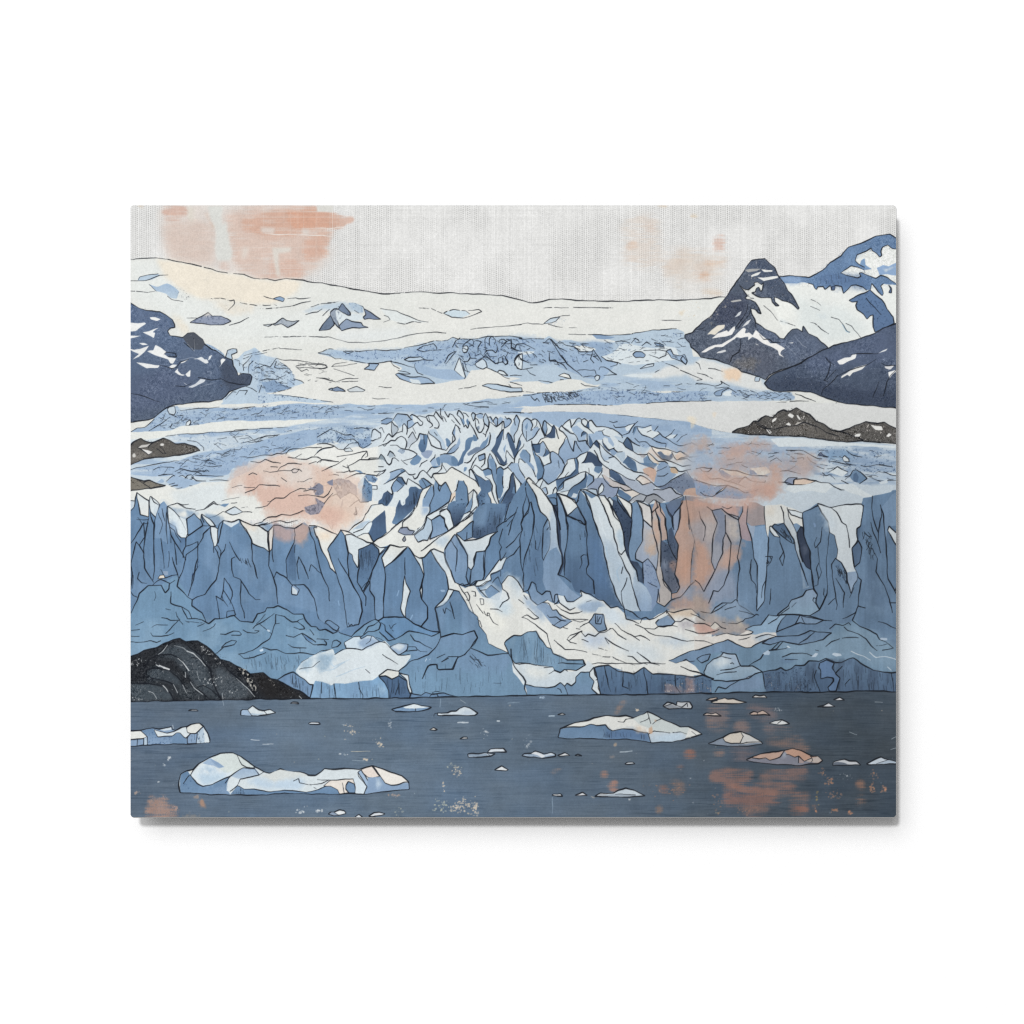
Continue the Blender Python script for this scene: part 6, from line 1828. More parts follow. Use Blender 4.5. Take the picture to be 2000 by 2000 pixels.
l 2.2 @12 480 242 540 338 656 240
f s1 @12 300 237 380 180 470 100 510 130 522 160 490 242 440 262 380 282
f i1 @12 330 220 430 140 500 120 430 200
l 1.8 @12 340 248 430 212 490 140 515 140
l 2 @12 380 282 440 252 482 250
f s0 @12 635 0 745 0 740 80 702 160 740 172 656 240 652 150 640 40
f i7/i5 @12 750 0 880 -20 915 0 895 40 840 80 760 172 715 165 705 145 740 80
f s0 @12 800 190 890 80 940 0 1055 0 1060 30 1030 92 990 182 920 232 860 202
w i2 .9 3 .3 @12 985 0 1055 0 1050 40 1000 100
o #8a96ad 2 @12 762 238 790 195 850 192 872 222 918 235 890 270 838 262
o #8a8f9a 2 @12 802 310 830 268 836 312 815 332
o i1 2.2 @12 912 272 1000 212 1040 90 1075 130 1085 222 1040 322 1000 318 950 335
o i4/i3 2.2 @12 1075 130 1155 85 1205 130 1205 182 1238 230 1060 312 1085 222
o s1 2.2 @12 1160 50 1228 15 1262 72 1285 190 1238 228 1200 150 1200 112 1155 85
l 2 @12 900 270 980 212 1030 130 1040 85 1160 40
f s1 @12 1040 90 1155 20 1150 70 1075 125
l 2 @12 1035 90 1100 50 1225 -10
f i5/i8 @12 1240 -20 1410 -40 1385 80 1330 182 1290 192 1265 80
k #101a2c .25 @12 1240 0 1400 -40 1385 80 1290 190
f i5/i7 @12 1460 292 1470 60 1510 0 1600 -30 1780 -30 1770 50 1740 152 1690 242 1620 280 1530 312
w i4 .9 5 .4 @12 1480 60 1520 0 1620 -20 1600 120 1560 190 1475 180
k #101a2c .2 @12 1460 290 1475 170 1560 190 1610 100 1640 0 1740 0 1740 150 1690 240 1530 310
h 22 22 95 1.5 @12 1470 280 1480 180 1560 190 1640 20 1740 30 1720 180 1600 280
o i5/i4 2 @12 1310 252 1360 232 1440 152 1472 130 1462 292 1380 322
l 1.6 @12 1415 240 1410 310
l 2.2 @12 980 417 1060 362 1140 292 1240 232 1320 182 1440 60 1500 0
l 2 @12 1285 190 1400 120 1470 60
l 2.3 @12 530 337 650 260 740 182 800 132 860 90 920 20
l 2 @12 800 205 805 150 830 120
l 2.4 @12 530 340 590 387 660 382 690 355 780 382 855 377
l 2.2 @12 860 380 900 450 960 490 1010 480 1070 412 1100 402 1140 430 1190 435
f i5/i5 @12 1690 240 1740 152 1840 118 1920 -80 1932 400 1850 560 1740 600 1580 690 1575 650 1590 420 1640 292
o s1/i0 2.3 @12 1308 258 1390 325 1500 312 1690 238 1640 290 1590 422 1500 432 1478 490 1482 550 1450 598 1418 562 1420 470 1360 342
o i3/i4 2.4 @12 1202 405 1300 258 1420 462 1418 560 1405 660 1432 732 1380 742 1300 712 1240 572 1205 482
w i5 .6 5 .4 @12 1300 260 1420 462 1415 560 1380 480 1320 400
l 1.9 @12 1270 320 1318 410 1305 605
o i4 2.2 @12 1450 600 1482 550 1500 432 1592 420 1575 652 1562 692 1500 692 1442 742
l 1.8 @12 1575 420 1570 650
o s1 2.2 @12 1790 470 1740 592 1640 632 1640 692 1560 742 1485 745 1520 690 1580 690 1650 592 1720 502
l 2.2 @12 1700 240 1690 200 1750 152 1840 117 1900 0
l 2 @12 1830 170 1808 270
l 2 @12 1750 212 1712 340 1740 382 1720 422 1735 510 1790 430 1850 342 1932 258
l 2.2 @12 1700 235 1640 290 1580 432
l 2 @12 1790 470 1850 420 1905 360 1932 350
l 2 @12 1905 250 1905 360
f i5 @12 1640 632 1740 590 1800 640 1740 730 1715 800 1640 740
l 1.9 @12 1640 690 1635 640 1730 600 1730 660
l 2 @12 1650 720 1705 660 1730 735
o s1/s0 2.4 @12 1072 420 1100 402 1190 432 1213 530 1255 602 1300 712 1340 735 1410 862 1500 992 1512 1055 1440 982 1370 872 1335 790 1290 785 1240 778 1222 660 1200 602 1130 520
w i0 .8 4 .3 @12 1080 425 1190 440 1210 530 1250 610 1200 590
o s1 2.2 @12 1240 780 1292 788 1250 852 1245 902 1210 912 1190 940 1118 958 1180 885
o i5/b0 2.4 @12 1250 860 1290 788 1340 792 1400 900 1440 982 1512 1042 1530 1132 1600 1202 1612 1290 1750 1350 1815 1385 1600 1400 1450 1330 1510 1230 1480 1170 1370 1210 1290 1195 1165 1235 1155 1150 1118 958 1190 935
n i4 30 60 .7 @12 1130 960 1340 800 1500 1050 1600 1200 1500 1250 1165 1230
l 2 @12 1250 900 1280 1000 1295 1058
l 1.8 @12 1190 970 1200 1010 1215 960 1260 990
l 2.2 @12 1165 1235 1290 1195 1370 1210 1480 1170 1510 1230 1490 1290 1440 1340 1390 1395 1330 1420
l 2.2 @12 1165 1235 1120 1320 1040 1400 950 1440 870 1460 770 1546
l 2.2 @12 1000 645 980 740 965 790 990 870 1040 942 1045 1050 980 1140
l 2.3 @12 625 1042 720 1040 820 1042 930 1110 1040 1165 1155 1185
l 2.3 @12 550 1060 580 1075 625 1042
l 2.3 @12 320 1227 370 1180 440 1120 500 1080 550 1060
l 2.2 @12 580 1080 600 1110 585 1160 540 1175 480 1175 415 1230
l 1.9 @12 585 1080 540 1118 490 1130 440 1200
l 2.2 @12 600 1095 640 1120 640 1170 735 1252
l 2.2 @12 588 1180 670 1265 735 1250 800 1215 870 1170 960 1190 1080 1220 1155 1190
l 2 @12 878 1212 920 1265 970 1280 1020 1312 1075 1340
l 1.8 @12 680 1115 695 1150 720 1110 745 1100
l 1.6 @12 705 1160 720 1170
o i4 2 @12 75 1090 100 1070 130 1080 205 1140 185 1175 150 1160
l 2.2 @12 0 1150 20 1165 80 1155 150 1200 190 1180
l 2.2 @12 200 1165 205 1190 320 1225
l 2.2 @12 1330 1420 1280 1535 1150 1540 1130 1525 1130 1490 1060 1495 1020 1546
l 1.8 @12 1180 1465 1240 1410 1330 1412
l 1.6 @12 1130 1425 1205 1388
h 16 12 40 1.2 @12 1400 1390 1500 1390 1600 1500 1560 1546 1400 1440
c #c6d8e8 2 @12 1020 1460 1030 1440
c #c6d8e8 2 @12 1055 1450 1070 1440
f #9ab6d4 @12 1155 785 1200 782 1205 800 1170 805
c #8fb0d2 3 @12 770 790 755 840
c #8fb0d2 4 @12 895 1020 875 1060
c #8fb0d2 3 @12 195 890 205 930
// tall dark pillars in the centre right
f i5/i5 @22 0 100 60 -100 190 -265 240 -180 320 60 390 110 415 190 405 410 350 510 345 690 370 798 330 830 285 795 240 708 200 790 150 805 90 680 40 655 0 680
w i4 .6 10 .4 @22 0 200 150 210 120 350 60 500 0 640
w i6 .45 8 .4 @22 160 600 240 400 330 200 340 700 300 780 220 720
o i4 2.2 @22 345 200 390 110 418 195 405 410 350 510 340 480
f s1/i4 @22 320 60 300 0 400 -60 430 -10 475 150 478 310 528 470 532 540 485 650 520 700 600 780 640 800 695 850 600 892 560 890 540 835 480 820 440 885 410 812 370 797 345 700 345 520 405 410 415 190 390 110
w i2 .9 6 .3 @22 440 0 470 150 475 310 525 470 520 560 430 640 400 500 410 300
f i4/i3 @22 345 520 405 420 470 380 525 480 530 545 485 650 600 780 690 850 600 890 540 835 480 820 440 885 370 797 345 700
f s0/s1 @22 165 -270 210 -285 250 -240 330 -150 400 -80 430 0 400 180 385 110 320 60 300 0 260 -120 200 -230
w i1 .8 4 .4 @22 400 30 440 0 465 110 470 250 420 250 412 160
f i8/i7 @22 425 -20 470 0 505 150 518 380 542 480 542 560 510 645 482 645 525 545 522 460 490 360 478 240 465 110
l 2.8 @22 425 -20 465 110 478 240 490 360 522 460 525 545 485 645 545 665 600 712
f i4 @22 470 -130 500 -120 530 0 560 90 572 200 550 430 540 480 515 380 500 150 470 0
f i5/i6 @22 545 650 538 560 550 440 575 280 570 180 555 80 620 110 740 165 762 300 757 450 772 520 752 580 757 640 822 710 827 822 790 830 700 802 690 822 640 792 610 722
w i5 .9 8 .4 @22 570 120 740 170 755 450 690 500 600 480 570 300
o i4/i6 2 @22 560 70 680 -60 745 165 700 135 620 110
o s0/s1 2.2 @22 485 -130 560 -100 640 -60 672 0 610 50 570 80 545 20
l 2.2 @22 470 -130 520 -20 555 80 575 180 578 280 550 440 545 650
l 2 @22 560 85 620 112 700 132 740 168 752 150
f i5/i6 @22 672 0 690 -165 735 -130 790 0 832 160 882 290 912 380 942 540 962 640 1012 750 1042 860 1085 940 1030 945 980 962 940 920 900 880 840 872 827 822 820 710 757 640 772 520 757 440 752 165 720 100
w #5d82b0 .6 12 .3 @22 770 200 850 260 930 520 980 780 900 860 830 700 780 550
l 2.3 @22 675 0 710 75 752 140 757 440 770 540 750 580 757 635 818 705 827 822
l 1.5 @22 690 582 705 540 700 470 725 452 757 462
h 12 16 85 1.5 @22 680 200 740 200 740 320 680 320
h 14 20 85 1.5 @22 160 200 340 120 330 700 180 600
l 1.8 @22 270 320 275 400 290 405
l 1.6 @22 380 220 395 200
f s1/i1 @22 690 -165 735 -130 800 -80 860 -110 920 0 965 110 1002 200 1012 290 1062 440 1112 560 1162 640 1192 760 1262 982 1172 982 1112 962 1082 922 1042 850 1012 750 962 650 942 540 912 370 882 290 832 150 790 0
w i1 .9 6 .4 @22 900 300 1010 330 1100 560 1180 760 1240 980 1130 960 1050 860 980 660
c #a9c6dd 3 @22 940 380 960 500
c #a9c6dd 3 @22 1060 700 1040 600 1080 560
c #dbe7ee 4 @22 870 100 930 280
l 2.4 @22 690 -165 740 -120 790 0 832 155 882 290 912 380 942 540 962 640 1012 750 1042 860 1082 925 1112 965
f s0/s1 @22 870 -100 960 -80 990 0 1050 90 1088 180 1112 320 1122 410 1088 450 1062 442 1012 290 1002 200 952 100 912 0
w #aac6dc .8 4 .4 @22 1030 280 1085 190 1110 320 1115 400 1085 440
f s1/i1 @22 1062 442 1088 450 1122 415 1152 512 1202 582 1242 702 1322 762 1362 852 1372 985 1262 985 1182 742 1162 642 1112 562
f i1/i3 @22 1200 650 1240 705 1322 762 1362 852 1372 985 1340 985 1262 985 1192 760
l 2.3 @22 880 -60 912 0 952 100 1002 200 1012 290 1062 442 1112 562 1162 642 1182 742 1242 930 1262 982
l 2.2 @22 1055 420 1085 452 1120 405
l 2 @22 1098 570 1085 628
l 1.8 @22 1130 670 1112 750 1080 800 1090 900 1112 965
f i7/i8 @22 970 -80 1030 -60 1100 0 1180 122 1165 300 1147 425 1160 505 1232 522 1282 592 1287 722 1242 702 1222 612 1162 522 1122 402 1102 250 1087 180 1045 82 990 0
k #101a2c .3 @22 970 -80 1100 0 1180 122 1150 400 1100 250 1045 82
w i5 .7 5 .4 @22 1190 520 1270 590 1280 710 1240 690
l 2.4 @22 970 -80 990 0 1045 82 1087 180 1102 250 1122 402 1162 522 1222 612 1242 702
o s0 2.2 @22 1040 -105 1120 -60 1168 -30 1182 0 1178 112 1140 60 1100 0
f i4/i4 @22 1170 -30 1232 -52 1252 0 1292 130 1282 320 1222 430 1217 492 1152 505 1150 402 1167 280 1182 130
l 2.2 @22 1170 -30 1182 0 1180 130 1167 280 1150 420 1160 505
f #b3bcc8/#9aa9bf @22 1292 120 1375 190 1412 330 1432 430 1412 602 1330 492 1282 532 1217 492 1222 430 1282 320
f #8fa3c0/#7f98bb @22 1282 532 1330 492 1412 602 1452 752 1480 900 1420 902 1372 985 1362 852 1322 762 1290 722
k #39507a .25 @22 1282 532 1330 492 1412 602 1430 750 1350 730 1290 700
o #d6d4d1 2 @22 1232 -52 1300 -30 1352 0 1377 100 1372 192 1292 122 1252 0
w #c9b3a0 .7 6 .5 @22 1300 220 1400 250 1425 430 1390 470 1330 420
w #c8aa92 .7 5 .6 @22 1330 380 1425 380 1420 460 1350 460
l 2.2 @22 1292 130 1282 320 1222 430 1217 492 1280 532 1330 490 1412 602 1452 752
l 2.2 @22 1282 532 1287 722
f #bda79d @22 1370 20 1405 -60 1450 0 1505 110 1515 310 1462 320 1450 120 1400 40 1380 110
f #b9b3b0 @22 1380 110 1400 40 1450 150 1458 320 1452 560 1482 692 1550 800 1552 870 1492 942 1420 902 1452 752 1412 602 1432 430 1412 330 1375 190
w #c6a692 .8 4 .5 @22 1382 120 1430 130 1450 300 1420 400 1400 280
f #c0a194/#bb9c8d @22 1645 -60 1700 -60 1960 -20 1960 720 1890 750 1855 800 1790 700 1740 730 1650 850 1560 870 1552 820 1602 815 1630 760 1590 640 1617 380 1582 290 1640 100
w #c69a84 .8 8 .5 @22 1650 420 1800 420 1900 600 1850 720 1780 690 1600 660
w #b3a8a4 .8 6 .5 @22 1780 150 1932 120 1932 330 1800 300
w #c49e8a .8 6 .5 @22 1650 60 1830 50 1760 200 1680 240
w #9a9fae .8 8 .5 @22 1640 770 1800 750 1932 830 1932 980 1700 950 1560 880
f i7/#6d7485 @22 1457 310 1522 360 1522 220 1562 190 1582 300 1617 380 1602 520 1592 640 1627 700 1622 790 1562 815 1522 790 1462 602 1455 450
w #a5b2c5 .5 4 .5 @22 1460 480 1530 520 1500 600 1470 560
w #c79b86 .6 4 .6 @22 1530 500 1600 510 1590 630 1540 580
k #1b2538 .3 @22 1457 310 1582 300 1602 520 1622 790 1500 700
f #6c7e98/#5d7090 @22 1500 -20 1560 -60 1650 -90 1642 0 1582 80 1552 112 1510 40
f #8496b0 @22 1642 0 1645 110 1622 200 1582 290 1570 190 1560 110 1585 80
l 2.2 @22 1350 0 1380 110 1372 190 1415 350 1432 430 1412 602
l 2.8 @22 1400 35 1440 150 1457 320 1452 560
l 2.2 @22 1452 560 1482 692 1550 800 1552 870
l 1.6 @22 1470 680 1490 740 1545 810
l 2 @22 1375 60 1420 0 1410 -60
l 2.2 @22 1440 -40 1450 50 1502 110 1507 230 1522 350 1602 502
l 2.2 @22 1500 0 1520 60 1560 100 1570 190
l 2.2 @22 1645 -60 1642 100 1620 200 1582 290 1617 365 1607 520 1587 640 1632 762 1602 815 1550 822 1552 870
l 2 @22 1705 0 1732 180 1772 325 1747 512 1735 722
f #868f9f/#7c8ba3 @22 1772 340 1800 430 1812 600 1782 690 1735 722 1750 500
l 2.2 @22 1772 325 1800 425 1812 585 1787 690
l 2.2 @22 1930 690 1890 740 1855 802 1825 730 1790 688 1740 735 1640 858 1552 882 1490 942 1415 902 1432 780
l 1.6 @22 1815 30 1880 190 1872 260 1858 325
l 1.8 @22 1932 840 1910 905
l 1.5 @22 1330 710 1420 760
l 1.5 @22 1430 780 1445 900
w #b99a8c .85 6 .5 @22 1540 900 1650 850 1750 900 1932 850 1932 960 1780 980 1600 985 1510 960
// pen work on the tall pillars
l 2 @b1 945 430 990 550 975 620 890 740 870 780 880 887
l 2 @b1 940 440 900 640 890 740
l 1.9 @b1 990 540 1010 520 1040 650 1050 760 1035 887
l 2.4 @b1 940 330 945 430
l 2.5 @b1 935 300 950 210 980 190 1010 215 1092 300
l 2.4 @b1 950 240 1000 320 1050 400 1092 520
l 2.4 @c1 0 345 50 440 80 560 110 655 180 710 220 770 240 887
l 1.9 @c1 0 540 20 650 15 820 5 887
l 2.8 @c1 0 260 130 350 200 460 270 570 320 660 350 760 370 887
l 2.4 @c1 205 470 300 465 325 490 325 570 270 565
l 2.4 @c1 325 400 330 600 345 760
l 2.3 @c1 330 400 400 560 450 690 450 800 460 887
l 2.3 @c1 320 395 440 440 520 480 590 550 630 650 720 780 715 812 640 790 580 740 450 690
l 2.4 @c1 595 530 620 400 640 345 690 350 870 440 920 520 950 600 1000 720 1060 850
l 2.3 @c1 680 360 730 530 800 660 850 887
l 2.3 @c1 880 430 960 430 1000 480 1060 600 1092 690
o s1 2 @c1 1010 470 1040 450 1080 510 1075 580 1050 560
l 2.4 @d1 0 540 60 680 150 790 180 887
l 2.3 @d1 105 430 120 510 200 640 300 740 300 590 285 545
l 2.3 @d1 365 500 430 600 450 720 450 887
l 2.3 @d1 535 550 570 660 580 860
l 2.1 @d1 570 660 660 580 665 540
l 2.4 @d1 460 750 570 850
l 2.8 @d1 615 620 660 760 670 887
l 2.2 @d1 670 545 680 640 740 720 760 887
l 2.2 @d1 755 540 790 650 850 710 865 887
l 2.2 @d1 850 710 880 660 950 590 975 530 985 440
l 2.1 @d1 950 590 945 720 920 887
l 1.9 @d1 1020 440 1050 640 1075 887
l 2.1 @22 160 0 150 120 132 160 150 210 120 310 130 430 130 540 160 640 155 800
l 2.1 @22 245 0 258 150 240 270 200 400 165 500 150 600
l 2 @22 215 0 200 60 140 120
l 2 @22 0 390 70 320 150 220
l 2 @22 0 490 60 450 120 370
l 1.9 @22 0 130 90 50
l 1.9 @22 20 270 50 130 110 0
l 1.9 @22 0 190 50 120
w #a3a2a6 .8 6 .8 @22 1740 160 1900 150 1932 420 1820 440 1780 300
// avalanche snow
f s0 @22 0 680 40 655 90 680 120 730 150 805 200 822 240 880 285 930 380 880 470 920 560 892 630 890 710 840 690 820 700 800 740 822 860 880 920 890 980 957 1040 945 1122 1012 1130 1070 1272 1070 1362 1070 1440 1012 1510 980 1600 992 1740 970 1820 1052 1940 1112 1940 1310 1700 1372 1520 1452 1590 1482 1700 1452 1780 1500 1850 1590 1560 1590 1380 1580 1295 1520 1200 1580 960 1500 830 1520 780 1580 720 1560 660 1590 600 1560 440 1530 80 1500 50 1470 0 1300
f s0 @12 1300 712 1340 735 1400 765 1450 740 1490 745 1520 800 1560 850 1620 860 1720 880 1740 800 1735 735 1800 655 1840 655 1900 700 1940 800 1940 1210 1850 1215 1775 1272 1820 1385 1750 1352 1612 1290 1600 1202 1530 1132 1512 1042 1440 960 1370 840
w #d7e3ea .9 8 .4 @12 1500 760 1640 740 1780 800 1810 860 1740 900 1760 1000 1700 1000 1620 860 1540 820
w #c9dbe6 .85 6 .4 @12 1690 900 1800 900 1850 1010 1780 1040 1700 990
w #e9eae2 .9 8 .3 @12 1480 900 1700 1000 1800 1100 1700 1200 1560 1100
w s1 .9 6 .3 @12 1740 720 1800 660 1860 660 1932 760 1932 900 1830 840 1800 780
w i1 .7 6 .4 @12 1800 680 1880 680 1932 760 1932 800 1850 760
f i4/i3 @22 200 790 240 708 285 795 330 830 370 797 410 812 440 885 380 880 345 890 285 930 240 880 215 830
l 2.3 @22 150 805 200 790 235 708 275 730 285 795 330 830 370 797 405 800 430 890 445 902
l 2.2 @22 205 800 225 870 290 930 380 880
o i3 1.9 @22 445 900 450 830 475 820 490 870 475 912 455 918
f s1 @22 480 830 545 840 560 892 630 890 710 845 700 800 760 830 870 885 830 960 640 950 590 985 520 930
f i3/i3 @22 270 940 350 900 400 930 430 975 470 970 532 1050 600 1062 620 1080 570 1120 502 1152 430 1112 380 1050
w i2 .8 5 .4 @22 170 830 240 880 330 980 380 1080 340 1080 240 980 160 900
w i2/i2 .95 3 .3 @22 660 940 760 900 880 890 960 950 900 950 860 995 750 1000 690 975
f s1 @22 840 995 870 950 920 948 970 975 930 1010
w #d2e0ea .9 6 .4 @22 900 950 1050 960 1120 1060 1250 1090 1100 1110 940 1090 910 1010
o i3/i4 2.2 @22 825 1010 912 1015 920 1090 945 1160 862 1182 820 1130 775 1085
l 1.9 @22 835 1020 835 1100 885 1105 900 1020
l 1.7 @22 855 1030 852 1090 880 1040
w #c3d3e6 .9 8 .4 @22 690 1250 760 1200 880 1190 945 1180 960 1280 900 1330 760 1310
o i4/i3 2 @22 1408 1100 1440 1062 1522 1020 1592 1085 1552 1120 1480 1135 1430 1135
f s1 @22 1430 1060 1510 1010 1520 1025 1440 1065
w #d7c3ad .9 4 .5 @22 1520 980 1740 965 1800 1030 1720 1050 1640 1020 1540 1040
w #b7b4ba .9 6 .5 @22 1650 1080 1900 1060 1932 1110 1800 1110 1700 1160 1640 1120
w #cfa698 .85 4 .5 @22 1760 1120 1860 1100 1932 1130 1932 1190 1790 1190
w #c3d3e0 .8 6 .4 @22 1400 1250 1600 1230 1800 1270 1600 1310 1450 1290
w #d5e1e8 .8 10 .3 @22 1000 1280 1400 1300 1500 1440 1350 1480 1100 1400
o b0/b0 2.4 @22 -20 1290 0 1265 70 1210 138 1218 190 1185 278 1175 312 1242 345 1275 380 1322 420 1335 442 1382 570 1442 722 1440 745 1490 660 1540 560 1535 500 1560 450 1540 430 1510 280 1495 75 1475 45 1440
n b1 14 60 .6 @22 0 1265 190 1190 280 1180 420 1335 570 1440 700 1450 500 1540 100 1470 40 1440
h 30 26 89 1.1 @22 60 1230 270 1190 420 1340 600 1460 400 1500 100 1460
l 2 @22 145 1045 190 1020 265 1062 302 1045 270 1020 200 960
l 2 @22 145 1045 200 1062 270 1112 380 1202 420 1335
l 1.9 @22 0 812 22 860 0 882
l 1.9 @22 110 875 160 912
l 1.8 @22 160 835 190 872
l 2 @22 385 1022 405 1040 470 1035 500 1060 550 1075
l 1.9 @22 440 1120 520 1065 560 1075
l 2.2 @22 340 905 395 910 430 975 470 970 500 1010 600 1062 700 1060 760 1065
l 2.2 @22 475 825 500 900 590 980 640 955
l 2 @22 470 930 520 970 600 1010 680 1000 712 985
l 2 @22 450 918 500 885
l 2.1 @22 545 840 570 892 630 890 710 842 695 790 745 820 790 830 870 882 915 885 980 960 1040 942 1110 970 1128 1065 1190 1080 1250 1110
l 1.8 @22 630 1070 690 1090 765 1062
l 1.8 @22 690 1140 730 1110 780 1085
l 1.6 @22 750 900 795 885
l 2.1 @22 430 1110 500 1152 570 1115 620 1080
l 1.8 @22 520 1140 575 1155
l 2 @22 575 1240 600 1215 670 1195 710 1175 705 1190
l 2 @22 570 1250 600 1275 660 1292
l 1.8 @22 590 1260 690 1185
l 2.2 @22 705 1190 740 1225 770 1195 830 1222 870 1190 930 1185 985 1150
l 2.2 @22 930 1240 1000 1290 1080 1330 1150 1360
l 1.6 @22 925 1240 960 1290
l 2 @22 1020 1100 1080 1162 1140 1195 1200 1225 1250 1262
l 2 @22 1205 1230 1260 1215 1300 1235 1350 1265
l 2 @22 970 1150 1000 1150 1050 1202 1125 1252
l 1.9 @22 1305 1155 1340 1190 1400 1215 1550 1220 1620 1250 1700 1272 1780 1258 1860 1270 1932 1310
l 2 @22 1215 1115 1300 1150 1400 1158 1440 1130 1560 1120 1610 1130
l 2.2 @22 1265 1100 1280 1055 1320 1045 1350 1070 1400 1055 1510 980 1510 1005
l 2.1 @22 1122 965 1190 990 1230 1040 1270 1060
l 2.2 @22 1510 975 1520 1000 1590 1085 1640 1085 1690 1055 1770 1090
l 2 @22 1510 985 1580 1000 1680 970 1740 970 1810 1020 1815 1050
l 1.9 @22 1740 1010 1780 1030 1870 1070
l 1.9 @22 1820 1105 1880 1100 1932 1130
l 1.7 @22 1690 1155 1800 1190 1932 1195
l 1.9 @22 450 1260 550 1345 640 1345 700 1355 760 1375
d 1.8 @22 810 1390 900 1415 1000 1415 1060 1450 1110 1472 1210 1495
l 2.2 @22 1230 1370 1290 1412 1360 1480 1445 1495
l 2 @22 1140 1405 1190 1412 1240 1465 1320 1495
l 1.8 @22 710 1255 770 1272
d 1.4 @22 870 1335 980 1360
l 2.2 @22 1640 1512 1740 1545 @23 1860 160
l 1.6 @22 655 1155 690 1160
l 1.8 @22 480 1480 1500 1480
l 1.8 @12 1745 990 1700 970 1630 965
l 2 @12 1735 735 1750 720 1800 655 1850 660 1900 710 1940 800
l 2 @12 1735 735 1745 780 1800 820 1812 860 1750 900 1720 950
l 2.2 @12 1338 735 1375 720 1395 755 1440 745 1475 735 1510 695 1560 692
l 1.9 @12 1490 740 1520 750 1600 705 1640 705
l 1.9 @12 1520 760 1545 800 1600 850 1630 855
l 1.9 @12 1530 790 1600 785 1640 740 1715 800
l 1.8 @12 1340 740 1400 830 1440 900 1470 1000
l 1.7 @12 1390 810 1420 800 1445 850 1440 890 1410 880
l 1.7 @12 1460 795 1490 800 1500 850 1480 840
l 1.8 @12 1505 925 1560 1010
l 1.7 @12 1540 870 1550 930 1575 920 1570 870 1540 870
l 1.8 @12 1570 990 1580 1020 1620 1030 1625 1010 1600 1000 1600 1030
l 1.9 @12 1625 1035 1660 1090 1705 1118
l 1.8 @12 1500 1060 1530 1080 1550 1140
f i4 @12 1580 800 1640 745 1715 800 1640 850 1620 860
// right pillars
w #a8a0a3 .95 10 .3 @32 -20 -60 300 0 400 100 390 480 300 600 180 800 60 850 -20 850
w #c69a84 .85 8 .6 @32 -20 310 80 330 140 480 180 600 130 690 60 760 -20 700
w #c4a08f .85 6 .6 @32 150 460 260 440 330 370 430 360 430 480 390 520 340 610 240 590
w #8d9bb2 .85 8 .4 @32 60 800 180 610 310 600 380 620 385 890 250 900 130 920
f #8590a6/#8b94a8 @32 155 30 250 25 275 80 275 240 252 430 180 602 148 505 155 400 195 150
w #c6bdb6 .9 6 .4 @32 280 90 390 110 420 300 340 330 290 240
w #b3aaa8 .9 5 .4 @32 20 60 140 40 190 150 160 330 80 330 90 190
w #cfa79a .9 3 .4 @32 -20 -80 130 -20 250 -40 420 0 400 100 290 60 240 20 150 35 110 0 -20 0
f #c2a398/#a596a0 @32 405 110 440 50 450 -40 485 0 478 160 520 280 535 320 480 320 425 300
f #a59a9b @32 490 0 500 -40 560 -40 638 0 652 172 520 187 478 150
f #82a3c6/#8cabca @32 500 200 655 180 682 300 667 560 645 900 578 980 577 560 545 480 532 310
f #9db0c8 @32 478 160 520 185 560 182 545 310 500 220
w i4 .6 6 .4 @32 400 500 540 480 570 600 570 960 400 920 395 700
w #9fa2aa .7 6 .8 @32 100 330 200 300 260 440 180 560 140 480
l 2.2 @32 485 0 475 160 532 310 545 490 577 560 575 982
l 2.2 @32 638 0 655 200 687 300 667 560 662 700 640 900 578 982
l 2.2 @32 438 0 440 50 400 130 425 300 390 480 412 590 390 700 385 890 400 930 470 970 545 1025
l 2.2 @32 278 240 330 340 322 470 305 620 260 740 205 802 160 795 120 912
l 2.2 @32 278 80 278 240 255 320 252 430 180 605 130 690 68 802 30 720 -10 690
l 2.2 @32 150 35 195 150 157 300 145 510 180 602
l 1.8 @32 30 40 45 110 92 190 85 270 70 320
l 2.3 @32 100 0 150 35 245 20 300 65 402 130 405 95 290 60
l 2 @32 250 0 300 15 340 0
f s0/s0 @32 642 -10 800 -20 860 0 1000 50 1007 110 1000 192 980 172 940 152 905 172 880 200 830 162 800 155 745 160 692 212 682 290 655 192
w #d9cdbc .7 6 .4 @32 650 0 780 0 720 80 660 100
o s1 2 @32 693 192 710 178 750 230 792 292 740 275 702 232
o i6/i5 2.1 @32 720 182 745 158 770 175 822 155 862 222 922 300 920 352 850 312 792 262 752 222
h 14 14 60 1.6 @32 760 190 860 230 915 340 850 310
f s0/i4 @32 800 0 858 10 880 110 952 250 962 340 1002 520 1062 640 1070 760 1010 780 985 540 940 400 922 310 872 230 822 160
f i4/i5 @32 985 540 1002 520 1062 640 1080 740 1040 760 1015 640
l 2.4 @32 800 0 822 60 825 160 872 230 922 310 940 400 985 540 1022 640 1058 742
l 2.4 @32 858 10 880 110 952 250 962 340 1002 520
f i4 @32 910 172 945 155 988 182 952 252
o i8/i8 2.3 @32 985 178 1007 200 1022 300 1077 402 1082 602 1040 572 1002 502 968 350 950 252
w #6f7a90 .6 4 .5 @32 1000 300 1050 400 1050 480 1010 420
o s1 2 @32 862 30 900 80 1005 108 1005 55 940 40
o i5/i5 2.4 @32 1005 52 1130 0 1160 -10 1252 150 1262 240 1232 480 1240 742 1240 822 1165 972 1130 920 1140 822 1110 772 1080 612 1080 420 1022 290 1005 150
w i4 .5 8 .4 @32 1020 80 1140 20 1240 160 1240 300 1100 300
l 1.7 @32 1185 190 1175 330 1130 390 1115 350 1140 290
l 1.7 @32 1150 380 1160 520 1130 590 1157 680 1150 735 1110 752
l 1.5 @32 1160 530 1180 620 1160 680
